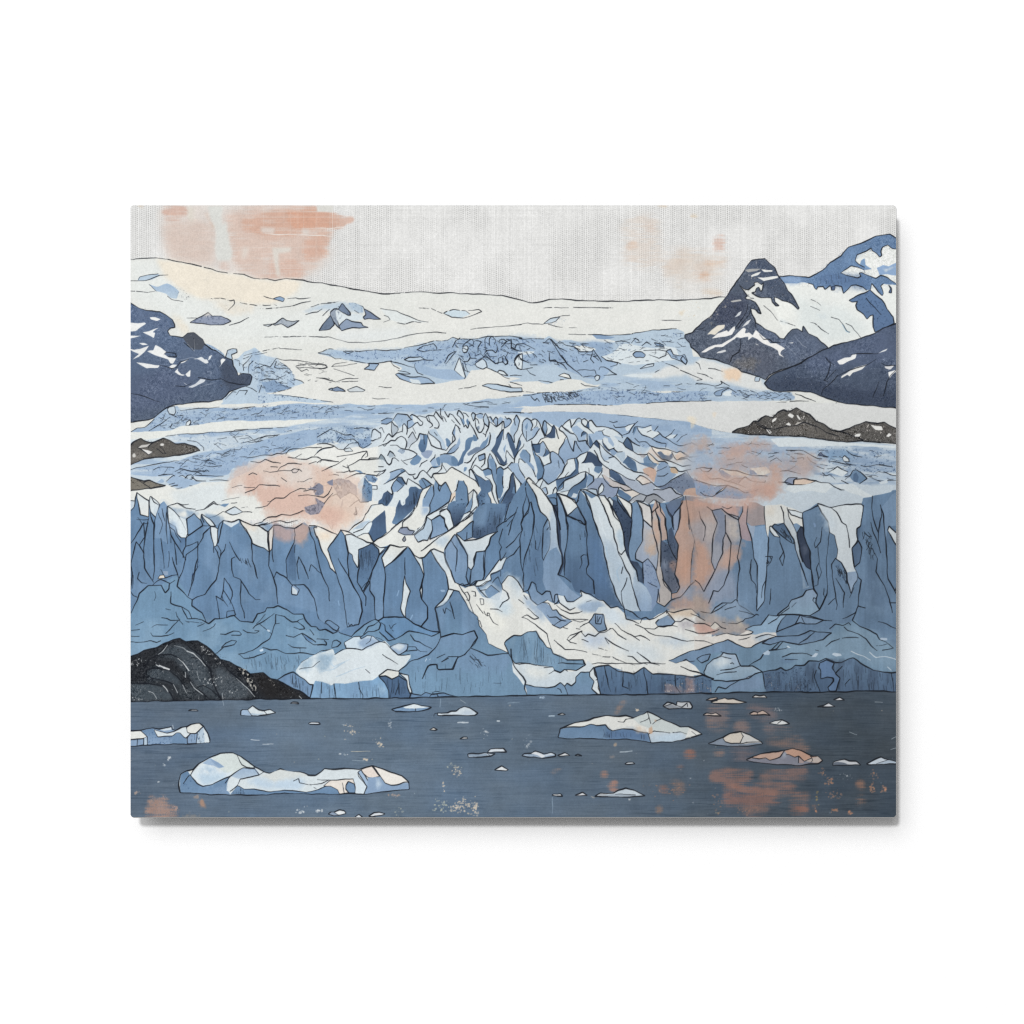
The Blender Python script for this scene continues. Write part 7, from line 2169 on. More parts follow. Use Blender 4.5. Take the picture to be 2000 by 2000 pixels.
o s1/s2 2.4 @32 1145 -30 1180 -20 1270 10 1400 -20 1560 -25 1577 0 1560 180 1522 202 1522 312 1467 392 1490 572 1512 602 1520 692 1480 742 1460 815 1438 732 1410 622 1370 532 1320 492 1332 402 1302 272 1262 242 1242 142 1190 72
w #cfdde6 .8 6 .4 @32 1150 0 1270 10 1330 200 1260 220 1200 80
f i3/i2 @32 1418 622 1514 612 1520 692 1480 742 1460 812 1432 720
l 2.2 @32 1270 5 1320 50 1380 150 1420 170 1440 260 1447 385
f i5/i5 @32 1262 242 1302 272 1332 402 1320 485 1285 540 1290 700 1320 850 1240 860 1240 742 1232 480
f i5/i5 @32 1577 0 1660 -100 1910 -160 1910 1100 1800 1180 1540 1130 1500 1060 1530 940 1535 830 1562 690 1530 670 1492 580 1540 530 1560 380 1525 320 1522 202 1558 180
w i4 .5 12 .4 @32 1560 500 1700 620 1800 760 1850 1050 1600 1000 1545 850
n i6 24 60 .4 @32 1540 200 1884 0 1884 1000 1560 900
f i4 @32 1760 0 1850 -120 1910 -150 1910 180 1810 180 1790 320
o i6 2.2 @32 1467 392 1527 320 1562 382 1542 530 1492 575
f i6 @32 1517 210 1558 182 1540 300 1522 320
l 2.3 @32 1580 -10 1558 180 1520 205 1525 320 1562 380
l 2.3 @32 1490 580 1530 670 1562 692 1535 830 1530 942 1600 962
l 2.2 @32 1530 942 1505 1000 1385 1057
l 2.3 @32 1505 1000 1470 1070 1545 1130 1700 1200 1730 1252 1800 1282
l 2 @32 1660 -100 1655 10 1670 120 1720 242 1715 340 1742 432
l 2.2 @32 1750 20 1740 100 1720 242
l 2.3 @32 1740 -20 1750 20 1760 60 1790 320 1812 680 1870 795 1890 740
l 2 @32 1865 790 1890 825
l 1.8 @32 1650 150 1672 250 1715 345
l 2 @32 1692 438 1710 490 1695 612 1780 740 1830 900 1857 1000
l 2 @32 1830 905 1890 908
h 24 16 70 1.5 @32 1560 250 1640 200 1700 500 1600 480
o s1 2.2 @32 1808 220 1820 180 1910 270 1910 400 1845 290
l 2 @32 1315 488 1280 540 1290 700 1320 850 1330 920 1318 972
l 2 @32 1315 485 1370 530 1415 625 1430 700 1462 820
l 2 @32 1320 680 1400 812 1385 950
l 1.8 @32 1245 925 1312 865
l 1.7 @32 1450 860 1490 760
h 24 14 75 1.5 @32 1300 520 1400 600 1440 740 1340 660
k #2d466e .25 @32 1290 520 1360 540 1430 720 1330 680
l 2 @32 520 500 505 620 520 690 560 740 565 810
l 1.9 @32 655 470 720 470 705 520 665 565
h 16 10 60 1.6 @32 660 470 715 475 700 520 665 555
l 1.9 @32 790 285 788 340 820 420 832 470 812 562 785 490 820 420
l 1.7 @32 708 770 700 850 690 922
l 1.9 @32 660 700 630 760 615 862
l 1.8 @32 1205 770 1205 830 1218 862
f #7c9cc4 @32 1100 150 1120 160 1130 190 1110 195
// foot right
o i3/b1 2.4 @32 765 1022 870 940 902 882 1010 840 1040 792 1102 775 1142 832 1130 912 1167 972 1075 1030 980 1016 860 1022
l 1.8 @32 1130 920 1100 890 1110 860 1130 870
l 1.7 @32 875 930 880 960 800 1015
l 1.7 @32 905 950 945 905
l 2.4 @32 1105 700 1107 775
l 2.3 @32 1080 600 1107 700 1107 775
l 2.3 @32 1165 972 1235 830 1240 740
w #8aa2bc .9 6 .4 @32 130 1000 180 930 330 900 390 880 410 930 540 1020 440 1085 380 1100 200 1080
w #b3a196 .85 5 .6 @32 -20 850 60 850 100 950 150 1020 80 1060 -20 1000
w #b4a79f .9 6 .5 @32 0 1030 130 1020 440 1080 540 1180 380 1210 200 1200 0 1120
w #d0a698 .85 4 .6 @32 -20 1100 80 1100 190 1140 220 1180 0 1195
f #d4cec4 @32 135 1125 180 1085 220 1130 180 1160 150 1150
w #c9bfb0 .8 3 .5 @32 370 1050 390 1010 420 1060 440 1140 410 1140
f #e1ddd6 @32 -20 1215 150 1225 290 1195 390 1222 470 1170 560 1130 612 1122 682 1022 760 1032 850 1022 790 1092 755 1185 765 1222 640 1262 520 1332 460 1328 370 1292 300 1257 170 1302 -20 1360
f #8fb0cd @32 470 1152 530 1125 612 1120 682 1020 760 1030 855 1020 790 1092 755 1185 640 1190 560 1210 500 1200 540 1185
w #9bb8d2 .8 5 .4 @32 560 1230 680 1205 755 1215 700 1240 560 1280
o i5/i5 1.9 @32 855 1022 985 1020 940 1112 870 1140 760 1180 775 1130 800 1080
o i4 1.9 @32 985 1025 1040 1040 1205 1070 1130 1105 1040 1108 990 1090 935 1112
l 1.6 @32 1000 1040 1025 1095
l 2.2 @32 680 1020 760 1030 860 1022 960 1018 1075 1032 1200 1070 1282 1077
l 2.2 @32 440 1085 460 1060 520 1050 570 1015 585 1025
l 2.2 @32 465 1150 530 1125 612 1120 682 1020
l 2 @32 465 1155 500 1165 540 1185 520 1200 385 1215
l 1.8 @32 680 1105 760 1060 790 1030
l 2 @32 755 1185 870 1140 980 1090 1050 1108 1130 1105
l 2.2 @32 145 1002 180 950 250 910 330 912 370 877 392 890
l 1.8 @32 140 1005 240 950 290 920
l 1.6 @32 270 975 320 955 370 945
l 1.6 @32 400 985 470 1000 545 1025
d 1.6 @32 20 985 140 1005
l 1.9 @32 0 1030 30 1055 85 1072
l 1.9 @32 -10 1100 80 1100 140 1130 180 1085 230 1135 275 1148
d 1.7 @32 0 1190 110 1190 180 1175 215 1160
d 1.6 @32 250 1090 380 1105 440 1080
l 2 @32 190 1222 290 1195 385 1217
o i5/i4 2.2 @32 760 1220 860 1217 970 1215 1080 1170 1120 1180 1280 1187 1195 1255 980 1302 815 1272 700 1300 620 1290 680 1245
l 2.2 @32 560 1240 600 1225 680 1205 760 1220
l 1.9 @32 1115 1188 1040 1250 975 1290
l 2.2 @32 -10 1355 170 1300 300 1255 370 1290 460 1330 520 1330 640 1262 760 1222
d 1.6 @32 400 1258 470 1240 515 1225
l 1.8 @32 -10 1260 80 1265 165 1300
o b0 2 @32 705 1352 800 1270 820 1275 765 1340
l 2.2 @32 500 1492 610 1435 640 1385 700 1350 760 1340
l 1.8 @32 700 1355 850 1340 880 1320
f #c6d8e6 @32 855 1315 875 1312 892 1332 865 1332
f #b5cbe0 @32 625 1390 680 1352 700 1375 690 1400 640 1405
f #c3d5e6 @32 1280 1395 1300 1378 1360 1385 1372 1405 1320 1415
f #c3d5e6 @32 1085 1425 1130 1380 1155 1385 1130 1420
w i5 .7 3 .4 @32 785 1450 830 1410 960 1440 900 1475 800 1475
l 2 @32 815 1415 900 1382 1000 1380 1050 1392 1092 1412
l 1.6 @32 840 1440 960 1437
l 2.2 @32 1260 1152 1310 1110 1380 1122 1440 1090 1455 1112
l 2 @32 1395 1132 1430 1165 1520 1205 1600 1250 1650 1310 1710 1357
l 2 @32 1760 1355 1850 1338
d 1.6 @32 1690 1310 1740 1310 1810 1292 1860 1335
l 1.7 @32 1225 1320 1280 1275 1350 1245
d 1.6 @32 1380 1240 1470 1235 1580 1250
l 1.6 @32 1720 1088 1800 1110 1884 1148
l 1.6 @32 1125 1350 1155 1360
c #e2ecf3 2.2 @32 1465 1360 1560 1400 1640 1445
c #e2ecf3 2. @32 1635 1372 1700 1422 1790 1415 1890 1447
c #d4e2ee 2. @32 1810 1515 1840 1546
c #bcd0e4 6 @32 1745 1245 1790 1250
o i1/b1 2.2 @32 75 1560 100 1490 160 1440 230 1412 260 1370 372 1400 425 1500 530 1500 620 1555 640 1570 500 1600 420 1660 230 1655 100 1620
w s1 .8 5 .5 @32 150 1480 250 1420 360 1420 330 1470 200 1520
w i2 .8 4 .4 @32 250 1370 370 1400 415 1500 330 1450
l 1.9 @32 240 1408 260 1412 330 1430
l 2 @32 235 1367 372 1398 425 1500
l 1.9 @32 325 1478 345 1472 358 1482
o i4 2 @32 0 1430 50 1400 132 1385 112 1445 50 1472
''')

# ------------------------------------------------------------------ dark front of the ice foot, the waterline
draw('''
use printed_ice_cliff
f #7fa6c9/#86abcc @03 1715 385 1772 215 1840 240 1932 265 @13 60 237 130 267 170 242 270 242 400 227 520 217 580 178 640 242 670 300 678 384 0 386
w #a8c6dd .6 4 .6 @13 560 260 650 280 660 340 600 350
n i4 12 40 .5 @13 0 240 560 220 600 260 660 380 0 384
h 30 16 89 1.2 @13 0 250 560 220 620 300 600 380 0 384
l 2.2 @13 158 250 160 290 175 384
l 1.8 @13 45 240 45 330
l 2 @13 392 232 400 290 430 350 430 382
o i5/i4 2.4 @03 1410 212 1480 160 1560 130 1640 192 1720 252 1752 252 1718 378 1600 312 1500 262
h 34 18 89 1.8 @03 1480 180 1560 145 1700 260 1730 260 1705 360 1560 270
o i6/i6 2.4 @13 580 177 640 172 702 202 770 167 852 212 857 300 880 342 872 382 678 382 672 312 640 242
h 16 20 89 1.6 @13 620 185 760 180 840 220 850 340 700 360
l 1.9 @13 700 310 690 370
l 1.9 @13 780 240 740 350
o s0 2.2 @13 578 172 660 110 770 125 770 167 702 202 640 172
o s1 2.2 @13 768 138 862 160 872 242 898 325 870 332 855 290 850 212 835 187
o i5 2 @13 875 378 890 330 980 357 1020 330 1092 347 1142 340 1200 335 1330 370
l 1.9 @13 1060 365 1085 340 1130 345 1140 370
l 1.9 @13 1090 330 1120 318 1150 325
l 2.2 @13 990 195 1040 80 1130 65 1130 100 1150 115 1270 105 1325 0
l 1.9 @13 1178 42 1240 0
l 1.4 @13 1660 237 1730 237
h 40 18 89 1. @13 900 40 1840 60 1900 340 950 340
f s1/i0 @23 50 50 75 50 160 62 280 75 440 90 450 120 500 140 540 110 600 132 660 120 745 65 760 20 850 90 790 132 700 130 652 182 650 232 610 267 570 240 550 267 510 235 460 272 380 287 260 272 170 252 130 190 60 110
w #e8eae4 .7 6 .4 @23 160 90 360 100 420 160 300 200 180 160
w #c9dae6 .7 5 .4 @23 60 90 140 200 170 250 160 300 100 200
f b0 @23 -40 340 0 100 45 20 60 110 130 190 170 250 165 300 185 352 -40 362
f #dfe7ea @23 48 60 90 120 130 170 165 240 160 260 120 200 60 130
l 2.8 @23 40 -80 45 20 70 80 150 180 177 222 165 300 187 350
f i4/b0 @23 175 250 260 272 380 287 460 272 510 235 550 270 577 350 187 350
f b0/i4 @23 577 350 550 267 570 240 610 267 650 232 655 177 700 130 790 130 785 170 822 230 802 297 885 352
l 2.3 @23 175 250 260 272 380 287 460 272 510 235 550 270 577 350
l 2.3 @23 550 268 570 240 610 267 650 232 657 177 705 130 785 132
l 1.8 @23 480 290 505 300 515 325
l 1.9 @23 75 50 120 65 200 60 280 75
l 1.7 @23 350 92 440 88
l 1.9 @23 400 150 450 118 500 140 545 108 575 125
l 2.2 @23 570 22 722 12 725 45 745 62 660 115
o s1 2.4 @23 785 132 825 88 832 165 872 222 860 290 892 352 862 352 802 297 822 230 785 172
l 1.6 @23 840 215 860 205
o i5/i6 2.6 @23 830 92 900 80 962 70 1050 125 1200 150 1295 95 1380 150 1560 160 1780 182 1850 165 1960 195 @33 150 205 180 217 300 222 490 200 560 150 630 135 750 120 800 88 845 120 900 110 940 68 1030 70 1070 35 1160 32 1220 10 1310 45 1370 45 1430 10 1480 -2 1540 45 1620 90 1670 120 1850 148 1910 132 1910 324 1600 314 1350 327 800 324 400 327 0 337 @23 1500 344 885 354
f b0 @33 150 205 180 217 300 222 490 200 560 150 630 137 650 280 660 325 400 326 150 332
w #7f97b9 .6 6 .4 @33 180 230 420 210 600 160 640 300 400 320
n i7 12 40 .5 @23 1300 110 1560 165 1850 170 1932 190 @33 150 205 150 330 @23 1330 340
n i7 10 40 .45 @33 640 150 900 115 1220 15 1480 10 1670 120 1890 140 1890 320 650 322
h 60 22 89 1.4 @23 840 100 960 80 1300 120 1560 170 1932 195 @33 140 215 140 320 @23 1340 335 890 340
h 100 24 89 1.4 @33 650 150 900 115 1200 20 1480 10 1670 125 1890 150 1890 315 660 320
k #18243a .35 @33 640 150 780 120 1000 80 1100 320 650 322
k #18243a .35 @23 1480 180 1932 195 @33 140 215 140 330 @23 1480 335
w #b08f88 .7 3 .9 @23 1690 180 1780 180 1790 330 1680 335
w #b08f88 .5 3 .9 @23 1500 240 1680 280 1680 335 1490 335
k #d8cfc8 .3 @23 1480 240 1932 240 1932 330 1480 335
k #cfd6dd .22 @33 650 150 750 140 1000 200 1000 310 660 310
l 2.2 @33 630 140 650 290
l 2.2 @23 1295 100 1310 220 1335 345
l 2 @23 925 85 940 150 955 200 960 255
l 2 @23 1100 140 1090 270 1145 292
l 2 @23 1590 170 1595 270 1640 330
o #6484ad 2.2 @33 1165 45 1230 25 1300 50 1285 100 1325 155 1362 190 1320 318 1260 318 1240 275 1300 215 1295 190 1240 182 1175 200 1170 120 1150 95
f i6 @33 1175 200 1240 182 1290 195 1270 245 1240 275 1250 318 1165 318 1150 270 1110 180 1130 130 1165 160
l 2.2 @33 1130 120 1110 180 1150 270 1165 318
l 2.2 @33 1170 150 1175 200 1240 182 1290 190 1302 215 1240 275 1262 318
l 2 @33 1375 80 1320 155 1362 190 1320 318
l 1.8 @33 1840 150 1870 318
l 1.7 @33 1450 200 1405 250 1410 270
l 2.2 @33 185 320 212 275 275 292 420 205
l 2.4 @23 1850 165 1932 190 @33 180 217 300 222 490 200 560 150 630 135
l 2 @23 1640 90 1780 130 1932 185
l 2 @33 -20 130 80 165 150 190
l 2 @33 235 120 330 108 420 72 530 75 620 130
l 1.8 @33 200 165 280 140 380 128
''')

# ------------------------------------------------------------------ rock at the water's edge, sea, icebergs
def paint_sea():
    y0 = 0
    yy, xx = np.mgrid[0:CH, 0:CW].astype(np.float32)
    right = np.array((74, 88, 102), np.float32); mid = np.array((98, 117, 137), np.float32)
    t = np.clip((xx - 800) / 600, 0, 1)[..., None]
    sea = mid + (right - mid) * t
    sea += (np.array((92, 108, 126), np.float32) - sea) * np.clip((300 - xx) / 300, 0, 1)[..., None]
    sea += ((vnoise(CH, CW, 60, 140, 3) - 0.5) * 14)[..., None]
    st = vnoise(CH, CW, 2.2, 60, 3, 0.7) - 0.5
    st2 = np.clip(vnoise(CH, CW, 1.6, 38, 2) * 4 - 2.35, 0, 1) * np.clip(vnoise(CH, CW, 40, 80, 2) * 3 - 1, 0, 1)
    sea += (st * 17)[..., None]
    sea -= (st2 * 16)[..., None]
    sea += np.array((2, 0, -3), np.float32) * (vnoise(CH, CW, 40, 80, 2) - 0.5)[..., None] * 3
    return sea
SEA = paint_sea()
def lay_sea(src):
    global cur
    cur = motif('printed_sea', 'slate blue water below the ice cliff')
    y0, y1, x0, x1, c = coverage(handdrawn(parse_pts(src.split()), True))
    k = c[..., None]
    img[y0:y1, x0:x1] = img[y0:y1, x0:x1] * (1 - k) + SEA[y0:y1, x0:x1] * k
    lab[y0:y1, x0:x1][c > 0.5] = cur
lay_sea('@03 -20 418 150 408 500 403 880 400 1250 390 1720 383 1932 386 @13 145 385 400 383 870 378 1330 368 1932 356 @23 145 356 270 352 880 353 1500 343 1932 336 @33 145 335 400 326 800 323 1350 326 1600 313 1910 322 @33 1910 1560 @03 -20 1560')

def sea_marks():
    def specks(tile, cx, cy, rx, ry, n, col, a=0.8, size=1.6):
        for _ in range(n):
            x = TILE_X[tile[0]] + (cx + rnd.gauss(0, 0.45) * rx) / ZOOM - OX
            y = TILE_Y[tile[1]] + (cy + rnd.gauss(0, 0.45) * ry) / ZOOM - OY
            s = size * rnd.uniform(0.5, 1.7)
            th = np.linspace(0, 6.28, 7)[:-1]
            p = np.stack([x + np.cos(th) * s * rnd.uniform(.5, 1.4) + rng.normal(0, .4, 6), y + np.sin(th) * s * rnd.uniform(.4, 1.1) + rng.normal(0, .4, 6)], 1)
            r = coverage(p)
            if r: paint(col, r, a * rnd.uniform(.5, 1), None, 3)
    W, T, O, G = '#d3d9dc', '#d8c9b4', '#c08a6c', '#b9bdae'
    specks((1, 3), 330, 690, 70, 50, 16, T); specks((1, 3), 590, 810, 50, 40, 16, T)
    specks((1, 3), 260, 640, 50, 30, 6, W); specks((1, 3), 690, 630, 40, 60, 9, W, .8, 1.2)
    specks((1, 3), 460, 965, 60, 15, 8, T); specks((1, 3), 240, 905, 50, 15, 7, W)
    specks((1, 3), 1320, 1070, 50, 50, 22, T, .8); specks((1, 3), 1290, 1020, 60, 40, 14, G)
    specks((1, 3), 1180, 1400, 120, 90, 40, G); specks((1, 3), 1390, 1400, 80, 130, 44, T); specks((1, 3), 1490, 1420, 40, 110, 40, T)
    specks((1, 3), 1300, 1420, 60, 60, 26, T); specks((1, 3), 1585, 700, 60, 50, 12, W, .7); specks((1, 3), 1190, 1220, 12, 60, 9, T)
    specks((1, 3), 730, 1305, 60, 25, 16, '#a89890'); specks((1, 3), 770, 1440, 60, 60, 10, G, .6)
    specks((0, 3), 1630, 1455, 50, 40, 14, W); specks((0, 3), 1810, 1440, 50, 15, 8, W); specks((0, 3), 400, 950, 20, 15, 6, W, .7)
    specks((0, 3), 340, 1010, 20, 20, 6, W, .5); specks((0, 3), 290, 1170, 12, 5, 3, W); specks((0, 3), 90, 1270, 40, 20, 10, '#a89890')
    specks((2, 3), 200, 810, 40, 50, 16, W, .5); specks((2, 3), 330, 375, 20, 12, 8, '#b5cbe0'); specks((2, 3), 1540, 1240, 200, 90, 26, O, .6)
    specks((2, 3), 1230, 490, 16, 14, 10, T); specks((2, 3), 1150, 1335, 20, 8, 5, W, .5); specks((2, 3), 820, 1318, 20, 8, 5, T, .5)
    specks((3, 3), 780, 490, 60, 18, 12, W, .7, 1.1); specks((3, 3), 1660, 1230, 30, 60, 22, O); specks((3, 3), 1780, 1240, 30, 30, 20, '#cf8f6e')
    specks((3, 3), 1265, 1160, 40, 50, 24, O, .7); specks((3, 3), 1300, 1290, 80, 30, 20, O, .5); specks((3, 3), 1130, 1450, 16, 30, 12, '#cf8f6e')
    specks((3, 3), 1140, 1320, 10, 50, 14, '#b79858'); specks((3, 3), 1310, 1440, 40, 20, 18, O, .7); specks((3, 3), 1450, 1470, 20, 25, 14, '#cf8f6e')
    specks((3, 3), 1195, 1090, 30, 50, 14, O, .6); specks((3, 3), 1400, 1110, 90, 40, 14, W, .5, 1.1); specks((3, 3), 1680, 1100, 60, 40, 14, O, .5)
    specks((3, 3), 200, 1380, 60, 120, 22, O, .5); specks((3, 3), 480, 1440, 120, 50, 26, O, .5); specks((3, 3), 0, 1050, 300, 900, 14, W, .5, 1.0)
    for _ in range(70): specks((rnd.randrange(4), 3), rnd.uniform(0, 1900), rnd.uniform(420, 1480), 30, 20, 1, rnd.choice((W, G, T, '#8fa6bb')), .5, 1.1)
sea_marks()
draw('''
use printed_sea
w #6d8196 .6 8 .3 @23 900 360 1930 350 1930 420 1000 420
mute .72 9
b #b07a66 .5 8 .9 @33 130 430 280 430 300 600 280 680 110 670 120 560
b #b77a62 .55 4 .6 @33 350 700 360 620 430 585 500 620 515 700
b #a5746a .5 6 .9 @33 480 440 640 450 760 520 740 600 600 590 480 520
b #a9786a .5 5 .9 @33 630 640 910 640 910 700 650 710
b #b6765c .55 4 .9 @33 640 780 880 740 990 740 1000 810 1065 815 1060 890 860 850 650 800
b #b97b62 .6 4 .9 @33 160 870 260 865 250 940 170 940
b #9a6f68 .45 10 .8 @33 330 830 620 860 540 920 480 990 400 960 330 960
b #b5694f .7 4 .9 @33 250 1190 480 1220 560 1190 900 1180 960 1230 1000 1280 800 1300 480 1290 270 1270
b #b16b54 .65 4 1. @33 130 1080 300 1050 530 1070 530 1190 350 1220 200 1200 140 1180
b #ab6a56 .6 5 1. @33 600 1080 1050 1030 1040 1140 800 1160 680 1180 610 1180
b #b36750 .65 4 1. @33 250 1290 780 1290 800 1370 640 1410 260 1390
b #b5664c .75 4 .8 @33 870 1400 900 1380 1060 1380 1060 1470 900 1480
b #b16c52 .65 4 .9 @33 870 1320 1000 1280 1080 1280 1060 1340 880 1360
b #a66a56 .5 5 1. @33 330 1400 700 1400 640 1480 500 1490
b #bd7350 .75 3 .8 @33 1500 1200 1520 1160 1580 1160 1600 1240 1540 1250
b #bd7350 .75 3 .9 @33 1500 1340 1530 1300 1600 1310 1600 1380 1520 1400
b #b57150 .6 2 .9 @33 1090 1370 1140 1380 1130 1450 1100 1420
b #c58a6a .7 2 .9 @23 400 1080 520 1030 520 1050 430 1090
b #c37c5e .8 2 .7 @23 870 1110 900 1070 950 1065 955 1130 900 1130
b #c07a60 .8 2 .8 @23 955 1200 1030 1150 1060 1220 1030 1260 970 1240
b #bb8468 .7 3 .9 @23 1010 540 1040 470 1100 400 1150 410 1080 460 1040 540
b #c4623f .75 4 .6 @23 1660 920 1700 875 1770 880 1780 940 1710 955
b #b5684c .7 4 .7 @23 1430 1240 1450 1200 1510 1200 1530 1260 1480 1280
b #b5684c .6 3 .9 @23 1600 1030 1660 1010 1680 1040 1610 1060
b #b57a58 .7 2 .9 @23 1400 1430 1430 1395 1475 1400 1460 1460 1420 1470
b #a8735a .5 4 .9 @23 1520 1160 1640 1170 1700 1240 1600 1300 1560 1200
b #a87862 .5 5 .9 @23 1880 560 1932 540 1932 680 1890 660
mute 1 0
b #b58e7c .75 3 1.1 @03 165 1410 200 1400 195 1310 250 1310 270 1340 320 1290 375 1310 385 1390 470 1400 480 1460 450 1510 165 1510
k #d2a58e .4 @03 165 1410 200 1400 195 1310 250 1310 270 1340 320 1290 375 1310 385 1390 470 1400 480 1460 450 1510 165 1510
k #5d6d7e .34 @03 165 1410 200 1310 375 1310 385 1390 480 1460 450 1510 165 1510
w #c19274 .7 2 .9 @03 680 1400 680 1340 710 1340 740 1410
w #ab9a86 .6 3 .9 @03 500 1490 560 1470 680 1495 680 1505 500 1505
w #b39a88 .6 1 .9 @03 610 1320 660 1290 670 1330
w #c7ab98 .6 2 .8 @23 970 935 1015 925 1020 940 990 955
w #bfa58b .7 1 .8 @23 1005 840 1010 810 1035 800 1040 840
c #9aaebf 3 @23 405 555 452 555
c #a9bdcd 3.6 @23 405 552 452 552
c #bccbd6 4 @23 1070 890 1185 882
c #7f96ab 1.6 @13 1240 430 1285 430
c #8aa0b2 2 @13 1800 424 1905 424
c #cbd5dc 3 @13 1325 613 1425 610
c #cbd5dc 4 @13 1695 598 1715 600
c #c6d0d8 2 @03 1160 772 1240 776
c #c6d0d8 1.6 @03 1275 815 1375 815
c #c9d4dc 2.4 @03 425 640 430 670
c #a4b4c2 1.4 @03 895 400 905 455
c #8fa6bb 1.6 @13 1158 390 1158 465
c #8fa6bb 1.4 @23 428 1320 428 1465
c #b3c1cb 1.2 @33 1690 420 1755 424
c #b3c1cb 1.2 @33 1450 700 1520 725
c #b3c1cb 1.3 @33 1840 865 1884 850
c #b3c1cb 1.3 @33 1850 770 1884 750
c #c5b58e 1.4 @33 185 1462 225 1464
c #aab8bf 1.2 @13 1350 400 1400 425
c #9fb0bd 1.2 @13 330 970 440 972
c #c5bfae 1.5 @13 320 884 500 880
l 2.6 @03 -20 416 150 407 500 402 880 399 1250 389 1720 383 1932 386 @13 145 385 400 383 870 378 1330 368 1932 356
l 2.6 @23 0 360 145 356 270 352 880 353 1500 343 1932 336 @33 145 335 400 326 800 323 1350 326 1600 313 1910 322
part printed_rock black rock headland scratched with white at the water's edge
o r1 2.6 @02 -20 1422 20 1415 90 1400 160 1352 270 1330 380 1280 430 1250 490 1243 550 1275 660 1265 740 1310 800 1370 870 1440 960 1462 1060 1512 1110 1546 @03 1150 155 1280 137 1350 200 1400 214 1500 265 1620 310 1722 382 1250 390 880 400 500 404 150 409 -20 420
w #4a535b .9 6 .4 @02 230 1420 370 1320 520 1300 640 1370 720 1460 760 1546 @03 820 300 880 395 770 395 640 280 560 160 400 0
w #464f57 .9 5 .4 @03 180 140 270 80 400 120 500 210 520 290 440 250 200 200
w #4c565e .9 5 .4 @03 20 240 200 240 330 270 400 330 430 400 20 410
w #525b63 .8 5 .4 @03 830 60 900 120 1050 200 1200 370 900 395 830 300
w #3f464c .8 5 .4 @03 500 220 650 290 760 390 500 400 440 330
w #303338 .7 6 .3 @02 460 1260 660 1280 760 1340 900 1450 960 1480 860 1500 700 1380 560 1300
w #2b2a2b .8 6 .3 @03 1160 170 1290 150 1480 270 1680 370 1300 380 1230 300
g 46 @02 20 1420 490 1240 740 1300 1110 1546 @03 1280 140 1720 380 20 415
k #0c0d10 .26 @02 20 1430 490 1250 740 1310 1110 1546 @03 1500 265 1700 380 20 410 @02 20 1546
k #b8bfc4 .17 @03 20 20 900 0 1150 160 1480 260 1680 370 20 405
k #ddd9cd .44 @03 1040 90 1110 100 1230 310 1190 330 1130 230
k #ddd9cd .42 @03 1310 180 1350 200 1430 290 1390 290
k #dfe2e2 .4 @02 680 1300 760 1330 780 1400 700 1380
k #dfe2e2 .4 @02 780 1370 840 1420 880 1490 850 1500
k #dfe2e2 .38 @03 20 0 130 0 130 90 20 60
k #dfe2e2 .38 @03 700 190 900 180 880 270 720 260
k #dfe2e2 .32 @03 950 280 1060 280 1060 340 960 340
k #dfe2e2 .32 @03 20 330 150 390 130 405 20 400
l 2.6 @03 20 242 200 240 330 270 400 330 432 402
l 2.4 @03 130 185 200 180 400 235 440 270 500 380
l 2.4 @03 140 180 180 120 250 95 400 120 470 180 520 250 560 295
l 2.2 @03 200 110 300 95 320 120
l 2.8 @03 600 0 690 10 770 100 800 220 850 330 882 398
l 2.4 @03 660 280 720 260 800 310 870 380
l 2.4 @03 560 160 600 270 690 320 770 396
l 2.4 @03 860 10 950 120 1060 200 1140 290 1215 384
l 2.2 @02 280 1390 390 1300 420 1280
l 2.4 @02 160 1530 200 1440 300 1395 400 1390 500 1440 560 1546
l 2.2 @02 560 1300 680 1400 760 1530
l 2 @03 20 350 80 400
l 2.2 @03 220 200 240 190 220 230
c #dde2e4 2.6 @03 470 5 520 40 550 80 575 122
c #e6e9ea 4 @03 300 75 340 90 390 112
c #e6e9ea 2 @03 270 72 300 85
c #d5dadc 2 @03 198 312 240 335 272 385
c #d5dadc 2.4 @03 330 262 360 290 380 318
c #c8ced1 1.6 @03 425 250 470 330
c #cdd3d6 2 @03 520 262 560 335
c #c8ced1 1.6 @03 595 230 625 285 710 350
c #c8ced1 1.5 @03 650 130 665 190 690 220
c #c8ced1 1.6 @03 545 140 545 190
c #c8ced1 1.4 @03 1030 190 1080 240 1200 370
c #c8ced1 2 @03 895 335 900 390
c #d5dadc 2.5 @02 560 1360 620 1390 690 1450 730 1500
c #c8ced1 1.6 @02 285 1395 330 1360 375 1310
c #b5bcc0 1.4 @02 440 1310 520 1325 570 1370
c #c8ced1 1.5 @03 1615 360 1640 382
''')

